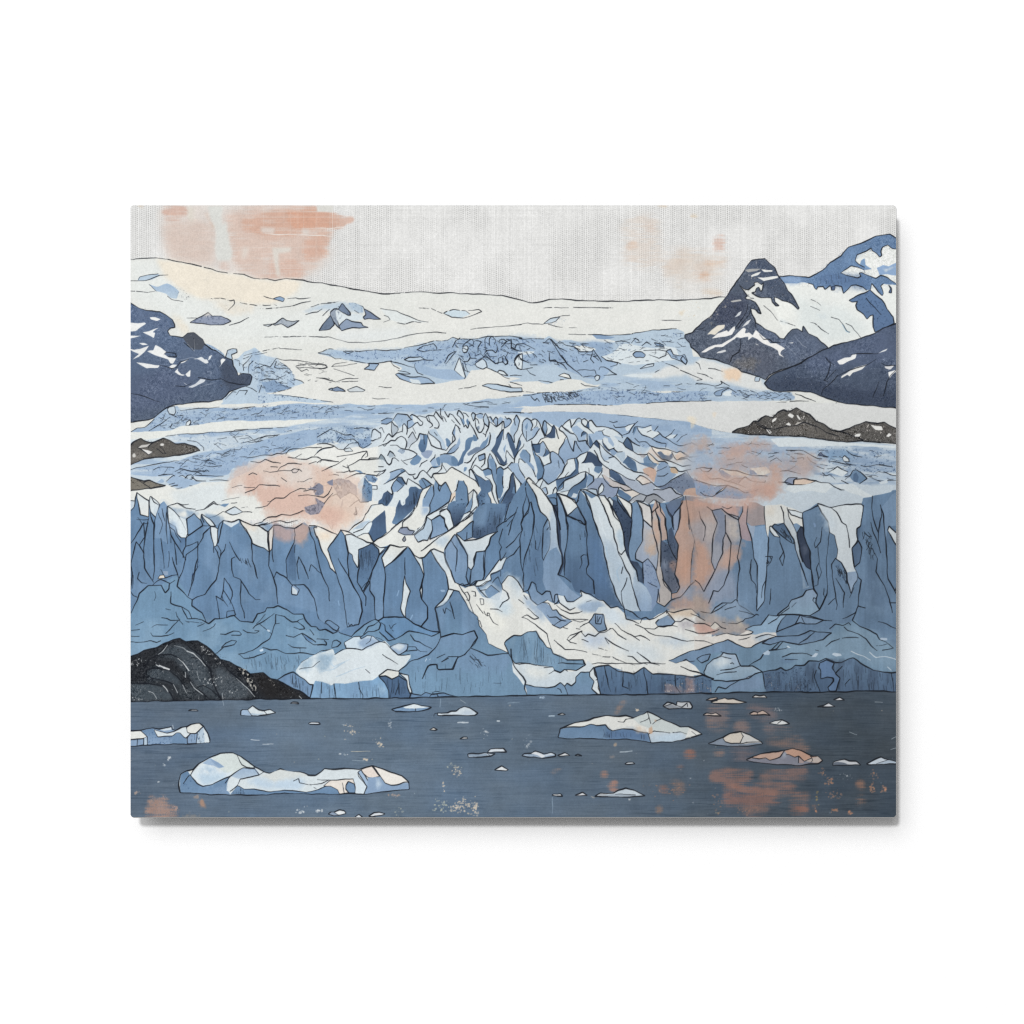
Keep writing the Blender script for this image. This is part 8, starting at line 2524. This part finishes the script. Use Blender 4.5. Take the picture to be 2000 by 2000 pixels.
def berg(label, src):
    draw('part printed_iceberg ' + label + '\n' + src)
berg('flat topped blue and white iceberg cut off by the left edge of the picture', '''
o i3 2.6 @03 -20 690 120 686 180 670 235 662 290 674 340 670 410 655 420 682 450 690 500 655 560 650 600 630 680 617 715 640 750 710 772 770 772 800 560 812 180 825 -20 842
f i5/i3 @03 130 690 235 665 290 745 430 740 415 812 188 822 180 745
k #2a4770 .35 @03 130 690 235 665 290 745 420 745 415 812 188 822
f i4 @03 430 740 480 705 540 760 560 810 415 812
f s2 @03 300 680 410 658 415 682 340 692
o s1 1.6 @03 245 678 300 695 370 715 440 700 510 655 555 650 560 700 590 715 545 757 520 740 490 705 460 710 425 742 285 745
o s0 2 @03 556 655 600 632 680 619 715 650 642 717 590 714 558 700
o s0 2.2 @03 -20 690 120 687 182 745 150 760 90 766 -20 776
f i1 @03 150 760 180 745 186 822 150 826
l 2 @03 90 768 90 832
l 2 @03 150 762 150 828
f s1 @03 715 655 750 720 772 800 720 804
f i1 @03 655 715 715 655 720 804 650 806
l 1.8 @03 640 718 715 652
l 1.8 @03 655 715 645 805
l 1.8 @03 590 714 555 757 560 810
k #2a4770 .3 @03 640 720 720 660 720 800 650 800
h 10 8 85 1.4 @03 600 720 720 690 720 800 600 800
l 2 @03 182 745 188 824
''')
berg('long low white and blue iceberg with a rounded hump at its left end', '''
o s1 3 @03 497 1270 480 1200 482 1160 500 1100 560 1065 615 1055 660 1005 770 945 870 902 990 900 1060 930 1200 1030 1280 1075 1340 1090 1400 1080 1440 1050 1500 1070 1620 1080 1700 1105 1770 1108 1820 1080 1860 1048 1932 1052 @13 260 1045 390 1056 520 1020 640 1060 790 1120 860 1172 866 1242 440 1285 0 1280 @03 1550 1276 1300 1290 1000 1292 700 1285
f i5/i4 @03 490 1160 505 1100 565 1068 592 1110 650 1190 705 1215 800 1190 955 1115 925 1230 965 1288 700 1283 500 1268
w i3 .7 5 .5 @03 800 1230 940 1200 960 1285 800 1280
k #2a4770 .25 @03 520 1200 600 1120 660 1190 560 1250
k #2a4770 .25 @03 860 1230 960 1120 920 1230
f s0 @03 575 1072 612 1058 600 1090
f #d2dcda @03 790 945 870 905 990 903 1060 935 1195 1030 1090 1040 950 1115 860 1040 915 1025 850 985
f i2/i2 @03 700 1000 770 948 850 985 915 1027 860 1042 800 1010 740 1005
f i3 @03 775 948 850 985 912 1025 860 1035 800 985
f #d9e5ec @03 600 1100 660 1040 720 1008 800 1015 860 1075 940 1080 990 1060 955 1112 800 1190 705 1213 650 1188
w #b5cde0 .8 5 .4 @03 650 1100 850 1100 940 1090 900 1140 750 1200 690 1190
w #9fbbd4 .7 3 .7 @03 670 1055 780 1030 830 1060 760 1070
f i2/i1 @03 962 1110 1090 1035 1200 1042 1250 1108 1100 1130 1040 1140
f s1 @03 925 1255 960 1170 1060 1135 1030 1210 965 1258
f #d5dbda @03 1250 1110 1340 1092 1440 1055 1620 1082 1700 1108 1600 1140 1380 1170
w #bdd2e4 .85 5 .4 @03 1250 1120 1380 1180 1620 1130 1700 1180 1600 1240 1300 1240 1100 1160
f i4/i5 @03 965 1285 1030 1210 1100 1237 1200 1237 1350 1267 1550 1250 1680 1268 1800 1242 1870 1212 1932 1222 @13 200 1250 215 1282 0 1280 @03 1550 1276 1300 1288
o #e6dfd6 1.8 @13 60 1212 130 1162 270 1142 342 1142 362 1222 352 1282 215 1282 195 1245 130 1215
o i4 2 @13 275 1200 300 1165 350 1190 362 1240 355 1282 300 1282 275 1240
f #d7e4ec @13 345 1142 380 1100 470 1215 445 1282 358 1282 365 1220
o i2 1.8 @13 380 1080 410 1060 450 1110 500 1190 470 1215
o #e8ddd4 2 @13 410 1058 515 1022 590 1120 530 1132 480 1130 440 1098
f i3/i3 @13 480 1132 590 1122 640 1190 700 1207 860 1182 864 1240 450 1282 472 1215
w #cfe0ec .8 3 .5 @13 545 1200 560 1140 580 1150 600 1210 570 1225
o #ebe7e0 2.2 @13 525 1020 640 1060 790 1120 860 1172 780 1190 690 1205 640 1187 590 1112
l 2.2 @03 592 1110 620 1052
l 2.2 @03 590 1105 650 1190 705 1215 800 1190 955 1115 1090 1033 1200 1052
l 1.9 @03 1030 920 1080 1010 1120 1030 1200 1042
l 2 @03 1030 1208 1060 1142 1240 1110 1200 1055
l 1.8 @03 965 1255 1030 1208 1100 1237 1200 1237 1350 1267 1550 1250 1680 1268 1800 1242 1870 1212
l 2 @03 1240 1110 1280 1080
l 1.8 @03 960 1115 920 1180
l 1.7 @03 580 1110 525 1190
d 1.7 @03 1560 1160 1610 1140 1620 1180 1720 1195 1780 1235
d 1.6 @13 0 1150 40 1158 130 1160
l 1.7 @03 1720 1195 1830 1190 1900 1160
l 2 @13 380 1080 385 1115 470 1215 445 1282
h 14 8 89 1.6 @03 980 1240 1040 1220 1110 1240 1110 1285 980 1285
l 1.5 @13 235 1180 250 1230 260 1282
''')
berg('small white iceberg with one sharp peak near the headland', '''
o s1 2.4 @03 1060 540 1065 500 1080 487 1125 490 1175 452 1230 490 1280 503 1340 487 1393 522 1320 535 1220 550 1160 546
f i2 @03 1065 540 1068 502 1082 490 1125 492 1165 546
f i1 @03 1165 546 1150 520 1230 530 1290 520 1220 550
l 1.8 @03 1125 490 1165 545 1220 550
l 1.8 @03 1280 503 1310 530
''')
berg('large iceberg with a blue shadowed front and pointed white ridge', '''
o s0 3 @23 490 750 510 665 580 640 640 620 740 595 830 570 920 550 1060 553 1130 548 1190 572 1270 542 1330 507 1450 577 1560 617 1650 657 1720 655 1800 690 1843 720 1760 747 1650 780 1550 792 1360 796 1130 768 850 765 600 762
f #cfd9d8 @23 1190 575 1330 512 1450 580 1640 655 1720 658 1700 735 1500 710 1390 685 1260 640
f i5/i4 @23 493 748 512 667 620 660 730 650 790 626 850 636 930 632 960 670 1000 690 1100 672 1190 677 1250 702 1330 712 1362 794 1130 766 850 763 600 760
w #55749e .7 4 .5 @23 920 640 1000 690 1190 680 1330 715 1355 790 1130 765 940 760
h 40 12 85 1.4 @23 880 660 1000 700 1190 690 1320 720 1340 780 1130 760 900 760
f s2/i1 @23 1342 720 1390 685 1500 712 1640 702 1700 737 1680 770 1550 790 1362 794
w #c3d9ea .9 3 .5 @23 1400 740 1640 720 1660 770 1450 790
l 2.2 @23 540 660 730 650 790 626 850 636 930 632 960 670 1000 690 1100 672 1190 677 1250 702 1330 712 1362 794
l 2 @23 1330 510 1340 570 1255 608
l 2 @23 1335 560 1360 620
l 1.9 @23 1340 720 1390 685 1470 700 1530 710
l 1.8 @23 1465 577 1410 600 1380 625
l 1.5 @23 1050 600 1110 612 1130 585 1190 575
l 1.7 @23 1745 695 1785 727
d 1.4 @23 1530 710 1640 702 1700 720
w #d5ad8c .9 1 .8 @23 1330 700 1340 660 1370 640 1385 690 1360 725
w #e8d1b6 .8 4 .6 @23 1220 690 1240 650 1300 690 1330 700 1320 712
w #d5ad8c .7 1 .9 @23 1390 600 1410 580 1415 620
w #dfe4e0 .9 2 .5 @23 1700 730 1720 720 1760 745 1700 765
''')
berg('low rounded iceberg with a cream side right of the largest ridge berg', '''
o #d9d3c8 2.8 @33 110 812 250 750 320 715 370 700 420 697 500 730 590 780 632 808 500 828 300 832
f #8593a5 @33 115 812 255 752 280 800 340 808 430 812 600 798 628 808 500 826 300 830
f #dad9d6 @33 420 700 500 732 610 795 520 800 430 808
o #dcd2c4 1.9 @33 252 755 320 717 420 699 445 740 415 808 330 808 280 795
f #d5d5d3 @33 450 735 500 732 600 792 480 798 420 808
l 1.6 @33 450 735 410 808
l 1.8 @33 420 812 480 797 560 795 615 790
k #b0a18c .2 @33 252 755 420 699 445 740 415 808 300 800
''')
berg('salmon stained rounded iceberg in the lower right of the picture', '''
o #c9a694 2.8 @33 475 970 540 925 620 905 700 890 830 878 905 857 980 870 1100 927 1150 928 1193 968 1150 995 950 1015 760 1010 600 990
f #8c8e9d @33 480 970 530 945 640 958 660 945 700 972 790 940 840 880 870 915 930 942 970 930 1020 975 1130 990 950 1012 760 1008 600 988
f #c99c84 @33 835 885 905 860 980 873 1090 930 1030 975 975 930 930 942 860 912
f #c6b8b0 @33 1030 975 1090 945 1150 930 1185 965 1140 990 1060 985
w #a9b4c2 .8 3 .5 @33 810 930 830 885 860 910 850 940
f #b09a97 @33 970 935 1020 978 1010 990 965 990
l 2 @33 528 940 600 955 655 945 695 970 795 935 832 880
l 2 @33 850 915 870 912 930 942 970 928 1020 978
l 2 @33 967 935 965 988
d 1.8 @33 1030 975 1090 945
l 1.8 @33 1090 935 1100 965 1080 990
l 1.7 @33 1080 930 1130 925
''')
SMALL = [
 ('tiny white floe near the left rock headland', '#cfd6dc', 0, '575 498 600 487 650 486 668 500'),
 ('tiny rounded floe just under the ice front at the end of the headland', '#cfd6dc', 0, '1530 432 1550 419 1600 419 1612 433'),
 ('thin flat floe alone in open water right of the headland', '#cfd6dc', 0, '1706 624 1730 611 1800 612 1814 626 1790 631 1720 631'),
 ('small cream floe in the open middle water', '#d5d2cb', 1, '1060 680 1100 656 1137 676 1120 684'),
 ('smallest grey floe below the cream one in the middle water', '#c3c6c8', 1, '1343 766 1375 748 1412 751 1416 766'),
 ('white flat triangular floe in the middle water', '#e3e8ea', 1, '1676 1060 1740 1021 1805 1056 1790 1063'),
 ('snowy floe with a small hump at the bottom edge of the picture', '#dfe4e6', 1, '160 1460 210 1434 255 1444 273 1470 200 1485 150 1492 103 1478 125 1458'),
 ('half floe cut by the bottom edge of the picture', '#d5dbe0', 1, '338 1515 390 1474 442 1515'),
 ('lens shaped pale floe at the bottom edge of the picture', '#d5dbe0', 1, '485 1492 530 1462 580 1457 642 1476 600 1490 520 1497'),
 ('little grey floe up and left of the large ridge berg', '#b9bcbd', 2, '480 540 520 519 554 540'),
 ('pointed white floe beside the two toned one in the middle water', '#e0e4e6', 2, '483 922 550 894 597 926 500 930'),
 ('faint grey floe at the right end of a row of three', '#98a3ac', 2, '640 926 670 911 707 927'),
 ('thin pale floe alone below the large ridge berg', '#cfd6dc', 2, '1118 1002 1140 988 1190 985 1212 1001 1140 1009'),
 ('pill shaped white floe near the bottom of the picture', '#dfe3e6', 2, '426 1299 445 1284 510 1284 527 1306'),
 ('small pointed floe left of the long pale one at the bottom', '#d9dcdf', 2, '646 1300 710 1270 762 1302'),
 ('notched grey white floe under the dark ice front at the right', '#d8d6d2', 3, '528 373 560 349 600 356 640 349 670 374'),
 ('bright white floe nearest the far right ice front', '#e6e9ec', 3, '1293 400 1355 374 1402 402'),
 ('flat white floe below the bright one at the far right', '#dfe4ea', 3, '1141 462 1200 450 1245 427 1313 463'),
 ('pale pink floe with two low humps', '#d9c8bd', 3, '68 547 95 525 150 531 190 517 240 551'),
 ('tan floe split into two lobes', '#cdb3a4', 3, '505 527 540 509 580 518 625 499 694 542 520 538'),
 ('white domed floe with one crack line at the right', '#dfe3e3', 3, '688 619 740 590 800 584 850 604 879 626 780 629'),
]
for lb, c, col_, pts in SMALL:
    berg(lb, 'o %s 2.3 @%d3 %s' % (c, col_, pts))
draw('l 1.6 @33 765 615 800 592\nl 1.6 @33 580 520 575 538\nf #8fa0b5 @13 108 1478 130 1460 165 1462 200 1484 150 1490\nl 1.6 @13 160 1460 200 1485')
draw('k #3a3f48 .5 @33 560 352 640 352 620 362 570 362')
berg('flat blue floe with a white cap under the ice front', '''
o i4 2.6 @13 698 483 800 455 915 431 980 455 1077 468 1050 487 960 506 740 504
f s1 @13 810 462 915 434 980 458 1070 470 1000 474 930 478 840 472
l 1.7 @13 930 480 930 498
''')
berg('white floe rising to a rounded peak at its right end', '''
o s2 2.6 @13 1135 545 1140 520 1230 522 1260 505 1310 505 1340 475 1390 456 1440 470 1518 525 1490 544
w #b9cadb .8 3 .4 @13 1350 520 1420 490 1500 525 1400 542
l 1.6 @13 1100 550 1105 530 1140 520
''')
berg('long thin slab floe lying under a smaller one', '''
o #b7c4d1 2.6 @13 1420 942 1414 912 1440 905 1520 908 1580 894 1682 908 1640 926 1500 941
f #8fa3b7 @13 1425 935 1425 915 1520 912 1600 905 1610 920 1500 935
l 1.7 @13 1605 900 1640 925
''')
berg('short pale slab floe resting behind the long thin one', '''
o #d5dee6 2.6 @13 1608 892 1635 860 1760 857 1790 892
''')
berg('two toned blue and white floe in the middle water', '''
o #9fb3c8 2.6 @23 143 925 170 906 240 905 272 879 350 907 420 894 462 910 463 931 340 946 200 939
f #e3e8ec @23 230 908 272 883 340 910 370 925 330 942 290 920
f #cdd8e2 @23 355 915 420 898 455 912 370 925
k #3f5878 .25 @23 150 925 240 908 300 938 200 936
''')
berg('long pale floe with a smooth hump near the bottom of the picture', '''
o #c9d6e0 2.8 @23 833 1310 890 1275 940 1278 1010 1276 1060 1246 1120 1227 1210 1250 1304 1304 1100 1312
f #a9b7c4 @23 850 1305 960 1290 1060 1280 1150 1290 1290 1302 1100 1308
f #b9bfc4 @23 850 1302 890 1278 960 1282 920 1302
l 1.6 @23 1030 1285 1100 1282 1220 1295
''')
berg('grey block floe with a notch under the dark ice front', '''
o #c3c8cc 2.6 @23 1473 450 1515 417 1560 430 1600 447 1610 411 1730 420 1752 460 1740 476 1530 481
f #929aa4 @23 1485 452 1540 440 1640 472 1540 478
l 1.7 @23 1490 455 1560 432
l 1.7 @23 1600 447 1650 470 1705 428 1705 460
''')
berg('small tan floe behind the long cream one under the ice front', '''
o #c9b9ab 2.2 @33 93 403 130 381 190 374 205 388 160 402
''')
berg('long cream floe with two low humps under the ice front', '''
o #d9cfc2 2.4 @33 140 420 200 402 270 377 300 390 350 384 400 402 478 424 400 432 165 431
l 1.8 @33 140 412 200 410
''')
berg('grey and white floe with a squared right end at the lower right', '''
o #d3d7dc 2.6 @33 1290 1015 1295 985 1400 957 1440 972 1510 974 1553 1013
f #6f7a8a @33 1294 1013 1298 990 1340 985 1400 992 1440 1012
k #2a3242 .3 @33 1294 1013 1298 988 1400 992 1440 1012
''')
berg('pale blue peaked floe cut off by the right edge of the picture', '''
o #cfdce8 2.6 @33 1610 1000 1680 960 1750 931 1810 962 1910 990 1910 1004 1620 1006
f #b3c6d8 @33 1700 1000 1810 965 1884 988 1884 1000
l 1.6 @33 1700 998 1810 962
''')

# ------------------------------------------------------------------ salmon washes over the ice, worn scratches
draw('''
use printed_glacier
mute .74 -2
w #e3b6a0 .6 5 .7 @01 960 1180 1010 1060 1170 1020 1400 940 1460 930 1700 1020 1932 1060 1932 1546 1300 1546 1250 1360 1080 1300 940 1300
w #e1ab95 .55 6 .7 @01 1110 1110 1240 1120 1400 1200 1700 1300 1800 1400 1700 1500 1400 1500 1200 1340 1090 1290
w #e4b9a2 .5 6 .7 @11 0 1060 200 1080 400 1150 410 1390 500 1420 400 1546 0 1546
w #e6c3aa .5 8 .4 @11 0 1120 300 1180 500 1400 300 1546 0 1546
w #e2ac98 .55 8 .4 @12 0 0 200 0 240 60 200 200 0 150
w #d4a48d .62 9 .6 @21 1280 1060 1400 1040 1430 1200 1330 1170
w #d6b190 .6 4 .7 @21 1545 1060 1600 1060 1610 1100 1550 1105
w #d4a890 .55 8 .7 @21 1640 880 1800 800 1900 800 1900 880 1700 920
w #d3b39c .5 8 .7 @21 1160 920 1260 900 1340 950 1600 900 1720 980 1600 1020 1400 960 1250 960
w #cda391 .6 10 .5 @21 1760 1090 1932 1080 1932 1220 1830 1180
w #cf9b82 .62 8 .5 @21 1600 1280 1800 1300 1932 1340 1932 1546 1650 1546 1680 1330
w #d3a08a .7 8 .6 @31 370 850 560 790 720 830 700 900 520 880 420 940 250 950 220 900
w #d1a795 .6 10 .6 @31 200 950 500 900 700 980 1150 950 1180 1050 1050 1140 850 1130 500 1100 200 1080
w #d9a58d .8 7 .5 @31 680 1030 770 1010 790 1120 830 1160 820 1260 780 1290 700 1200
w #d7a792 .8 9 .4 @31 -20 1100 200 1080 500 1130 700 1140 760 1250 800 1300 600 1350 400 1290 180 1220 -20 1160
w #d8a08a .75 8 .4 @31 80 1340 330 1330 620 1360 600 1420 440 1440 240 1400
w #d9a18b .8 6 .5 @31 520 1230 720 1200 780 1300 740 1330 540 1340
w #d7b49c .6 6 .6 @31 440 760 560 760 620 800 460 820
w #c9a694 .45 9 .7 @31 850 890 1000 900 1150 980 1150 1060 900 1040
w #cfa994 .4 8 .7 @31 20 800 150 800 120 900 0 880
w #e6e2dc .6 5 1. @01 1000 1230 1100 1200 1120 1330 980 1330
w #e2ddd6 .55 6 1. @01 1480 1040 1700 1060 1760 1200 1500 1210
w #e4dcd4 .5 5 1. @01 1250 1130 1400 1150 1420 1260 1280 1230
mute 1 0
// pen lines run over the washes
l 1.6 @01 1120 965 1200 958 1300 935 1360 945 1410 925 1460 930 1500 915
l 1.8 @01 1160 1000 1240 1015 1300 980 1370 1010 1440 1015
l 1.8 @01 1410 1090 1440 1050 1510 1018 1640 1018
l 1.7 @01 1420 1085 1480 1075 1530 1090 1610 1072 1640 1085
o #cfc5c0 1.6 @01 1545 1085 1570 1075 1612 1075 1590 1108 1555 1110
l 1.6 @01 1280 1090 1340 1100 1410 1088
l 1.6 @01 1350 1048 1415 1050
l 1.7 @01 1140 1130 1180 1110 1220 1122
l 1.8 @01 1100 1243 1200 1245
l 1.8 @01 1110 1298 1190 1265 1240 1220 1300 1215 1430 1232
d 1.5 @01 980 1243 1080 1228
l 1.8 @01 1200 1435 1310 1420 1350 1370 1390 1345 1470 1340 1540 1290 1630 1252 1680 1258
l 1.6 @01 1315 1375 1350 1375
l 1.7 @01 1610 1325 1700 1315 1790 1325 1850 1335 1890 1310 1920 1240
l 1.8 @01 1660 1280 1720 1265 1800 1270
f #8a8d9d @01 1690 1255 1750 1245 1800 1200 1845 1225 1850 1290 1800 1320 1760 1310 1790 1265
f #83879a @01 1870 1190 1932 1160 1932 1230 1900 1220
f #9a97a3 @01 1770 1340 1860 1390 1800 1490 1720 1500 1680 1480 1670 1430 1790 1400
k #4a4c5c .5 @01 1770 1340 1860 1390 1800 1490 1720 1500 1670 1430 1790 1400
k #4a4c5c .4 @01 1690 1255 1800 1200 1850 1290 1790 1310
l 1.8 @01 1280 1546 1320 1520 1390 1520 1450 1495 1540 1510 1660 1465
l 1.8 @01 1850 1390 1932 1300
l 1.6 @01 1490 930 1520 890 1560 875 1640 880 1700 865 1830 870
l 1.8 @01 1510 960 1580 965 1640 925
l 1.8 @01 1590 970 1690 975 1740 955 1800 960 1830 985 1810 1010
l 1.7 @01 1760 945 1830 885 1932 860
l 1.7 @01 1830 985 1932 995
l 1.6 @01 1710 1020 1780 1000
d 1.5 @01 1600 1195 1660 1190 1700 1165 1745 1162
l 1.6 @01 1830 1090 1932 1050
d 1.5 @01 1450 1150 1500 1185
k #a07a68 .12 @01 960 1180 1170 1020 1460 930 1932 1060 1932 1546 1300 1546 1080 1300
''')

# ------------------------------------------------------------------ paper tooth and watercolour pooling over the whole print
def finish_canvas():
    lum = img.mean(2)
    m = (MOT * (0.13 - 0.09 * np.clip((lum - 90) / 130, 0, 1)) + GRAIN * 0.045)[..., None]
    fine = (vnoise(CH, CW, 2.5, 2.5, 2) - 0.5)[..., None] * 0.07
    # vertical streaks and soft light-to-dark runs of colour in the ice cliff
    cl = blur(np.isin(lab, [i for i, q in enumerate(MOTIFS) if q and q[0] == 'printed_ice_cliff']).astype(np.float32), 2)
    run = (vnoise(CH, CW, 90, 3, 2) - 0.5) * 0.10 + (vnoise(CH, CW, 70, 16, 3) - 0.5) * 0.20
    m = m + (run * cl * np.clip(1.25 - lum / 230, 0.1, 1))[..., None]
    # the whole canvas is made greyer and darker towards the lower right
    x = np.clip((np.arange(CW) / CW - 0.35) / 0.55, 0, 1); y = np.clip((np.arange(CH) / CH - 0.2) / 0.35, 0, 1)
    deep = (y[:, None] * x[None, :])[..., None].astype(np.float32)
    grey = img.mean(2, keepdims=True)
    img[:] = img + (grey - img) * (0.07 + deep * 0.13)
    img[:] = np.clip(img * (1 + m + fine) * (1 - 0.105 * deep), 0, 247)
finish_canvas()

# ------------------------------------------------------------------ the metal print as objects
def to_xz(px, py):
    return (px - 1000.0) / 100.0, (1000.0 - py) / 100.0
YF = -GAP                                    # the print face

root = bpy.data.objects.new('metal_print', None)
root.empty_display_size = 0.5
root.location = (0, 0, 0)
coll.objects.link(root)
root['label'] = 'frameless metal print of a glacier, ice cliff and icebergs hung on the white wall'
root['category'] = 'wall art'

def link(name, me, parent, mat, label=None):
    o = bpy.data.objects.new(name, me)
    coll.objects.link(o); o.parent = parent
    if mat: me.materials.append(mat)
    if label: o['label'] = label
    return o

def rounded_outline(x0, y0, x1, y1, r, seg=6):
    pts = []
    for cx, cy, a0 in ((x1 - r, y1 - r, 0), (x0 + r, y1 - r, 90), (x0 + r, y0 + r, 180), (x1 - r, y0 + r, 270)):
        for i in range(seg + 1):
            a = math.radians(a0 + 90 * i / seg)
            pts.append((cx + r * math.cos(a), cy + r * math.sin(a)))
    return pts

def slab(name, x0, z0, x1, z1, r, yb, yf, mat, parent, label=None, bevel=0.0):
    bm = bmesh.new()
    o1 = rounded_outline(x0, z0, x1, z1, r)
    o2 = rounded_outline(x0 + bevel, z0 + bevel, x1 - bevel, z1 - bevel, max(0.001, r - bevel))
    back = [bm.verts.new((x, yb, z)) for x, z in o1]
    side = [bm.verts.new((x, yf + bevel, z)) for x, z in o1]
    rings = [back, side]
    if bevel > 0: rings.append([bm.verts.new((x, yf, z)) for x, z in o2])
    n = len(o1)
    for a, b in zip(rings[:-1], rings[1:]):
        for i in range(n): bm.faces.new((a[i], a[(i + 1) % n], b[(i + 1) % n], b[i]))
    bm.faces.new(rings[-1]); bm.faces.new(list(reversed(back)))
    bmesh.ops.recalc_face_normals(bm, faces=bm.faces)
    me = bpy.data.meshes.new(name); bm.to_mesh(me); bm.free()
    return link(name, me, parent, mat, label)

alu = plain_material('brushed_aluminium_edge', (0.27, 0.27, 0.265), 0.45, 0.0, 0.3, 9.0, 0.10)
bx0, bz1 = to_xz(PX0 + 0.2, PY0 + 0.2); bx1, bz0 = to_xz(PX1 + 1.0, PY1 + 1.3)
slab('panel', bx0, bz0, bx1, bz1, 0.075, YF + 0.03, YF + 0.002, alu, root, 'thin aluminium sheet with rounded corners')
foam = plain_material('white_mounting_frame', (0.6, 0.6, 0.58), 0.8)
def hanger():
    # inset mounting frame that holds the sheet off the wall
    x0, z0, x1, z1 = -5.2, -3.6, 5.2, 3.6; t = 0.5
    bm = bmesh.new()
    def box(ax, az, bx, bz):
        vs = [bm.verts.new((x, y, z)) for y in (-0.002, YF + 0.031) for x, z in ((ax, az), (bx, az), (bx, bz), (ax, bz))]
        for f in ((0, 1, 2, 3), (7, 6, 5, 4), (0, 4, 5, 1), (1, 5, 6, 2), (2, 6, 7, 3), (3, 7, 4, 0)):
            bm.faces.new([vs[i] for i in f])
    box(x0, z0, x1, z0 + t); box(x0, z1 - t, x1, z1); box(x0, z0 + t, x0 + t, z1 - t); box(x1 - t, z0 + t, x1, z1 - t)
    bmesh.ops.recalc_face_normals(bm, faces=bm.faces)
    me = bpy.data.meshes.new('mounting_frame'); bm.to_mesh(me); bm.free()
    link('mounting_frame', me, root, foam)
hanger()

def srgb_to_lin(v):
    v = v / 255.0
    return np.where(v <= 0.04045, v / 12.92, ((v + 0.055) / 1.055) ** 2.4)

def build_print():
    ink = ink_material()
    X0, Y0c, X1, Y1c = PX0 - OX, PY0 - OY, PX1 - OX, PY1 - OY      # canvas cells covered by the face
    nx, ny = X1 - X0, Y1c - Y0c
    L = lab[Y0c:Y1c, X0:X1].copy()
    cx = np.arange(nx) + 0.5; cy = np.arange(ny) + 0.5
    dx = np.maximum(0, np.maximum(CR - cx, cx - (nx - CR))); dy = np.maximum(0, np.maximum(CR - cy, cy - (ny - CR)))
    L[(dx[None, :] ** 2 + dy[:, None] ** 2) > CR * CR] = -1
    # point colours: average of the four cells round each grid point
    pad = np.pad(img[Y0c:Y1c, X0:X1], ((1, 1), (1, 1), (0, 0)), 'edge')
    pc = (pad[:-1, :-1] + pad[1:, :-1] + pad[:-1, 1:] + pad[1:, 1:]) / 4
    sharp = pad[1:, 1:] * 0.75 + pc * 0.25
    lin = (srgb_to_lin(sharp) / E_FACE).astype(np.float32).reshape(-1, 3)
    gx, gy = np.meshgrid(np.arange(nx + 1), np.arange(ny + 1))
    vx = ((gx + PX0 - 1000.0) / 100.0).astype(np.float32).ravel()
    vz = ((1000.0 - (gy + PY0)) / 100.0).astype(np.float32).ravel()
    W1 = nx + 1
    def piece(name, idx, parent, label):
        ys, xs = np.nonzero(L == idx)
        if len(xs) == 0: return None
        a = ys * W1 + xs
        quads = np.stack([a + W1, a + W1 + 1, a + 1, a], 1)
        used, inv = np.unique(quads.ravel(), return_inverse=True)
        me = bpy.data.meshes.new(name)
        nv, nf = len(used), len(quads)
        me.vertices.add(nv); me.loops.add(nf * 4); me.polygons.add(nf)
        co = np.empty((nv, 3), np.float32)
        co[:, 0] = vx[used]; co[:, 1] = YF; co[:, 2] = vz[used]
        me.vertices.foreach_set('co', co.ravel())
        me.loops.foreach_set('vertex_index', inv.astype(np.int32).ravel())
        me.polygons.foreach_set('loop_start', np.arange(0, nf * 4, 4, dtype=np.int32))
        me.update(calc_edges=True)
        at = me.color_attributes.new('pigment', 'FLOAT_COLOR', 'POINT')
        col = np.ones((nv, 4), np.float32); col[:, :3] = lin[used]
        at.data.foreach_set('color', col.ravel())
        return link(name, me, parent, ink, label)
    pic = piece('picture', 0, root, 'printed picture face')
    sky_i = next(i for i, m in enumerate(MOTIFS) if m and m[0] == 'printed_sky')
    L[L == 0] = sky_i
    hole = (L == sky_i); hole[:200] = False
    for _ in range(400):                     # bare cells left between washes join the motif beside them
        if not hole.any(): break
        for ax, sh in ((0, 1), (1, 1), (0, -1), (1, -1)):
            nb = np.roll(L, sh, ax); ok = hole & (nb != sky_i) & (nb >= 0)
            L[ok] = nb[ok]; hole &= ~ok
    if pic is not None: bpy.data.objects.remove(pic, do_unlink=True)
    pic = piece('picture', sky_i, root, MOTIFS[sky_i][1])
    for i, m in enumerate(MOTIFS):
        if m is None or i == sky_i: continue
        piece(m[0], i, pic, m[1])
build_print()
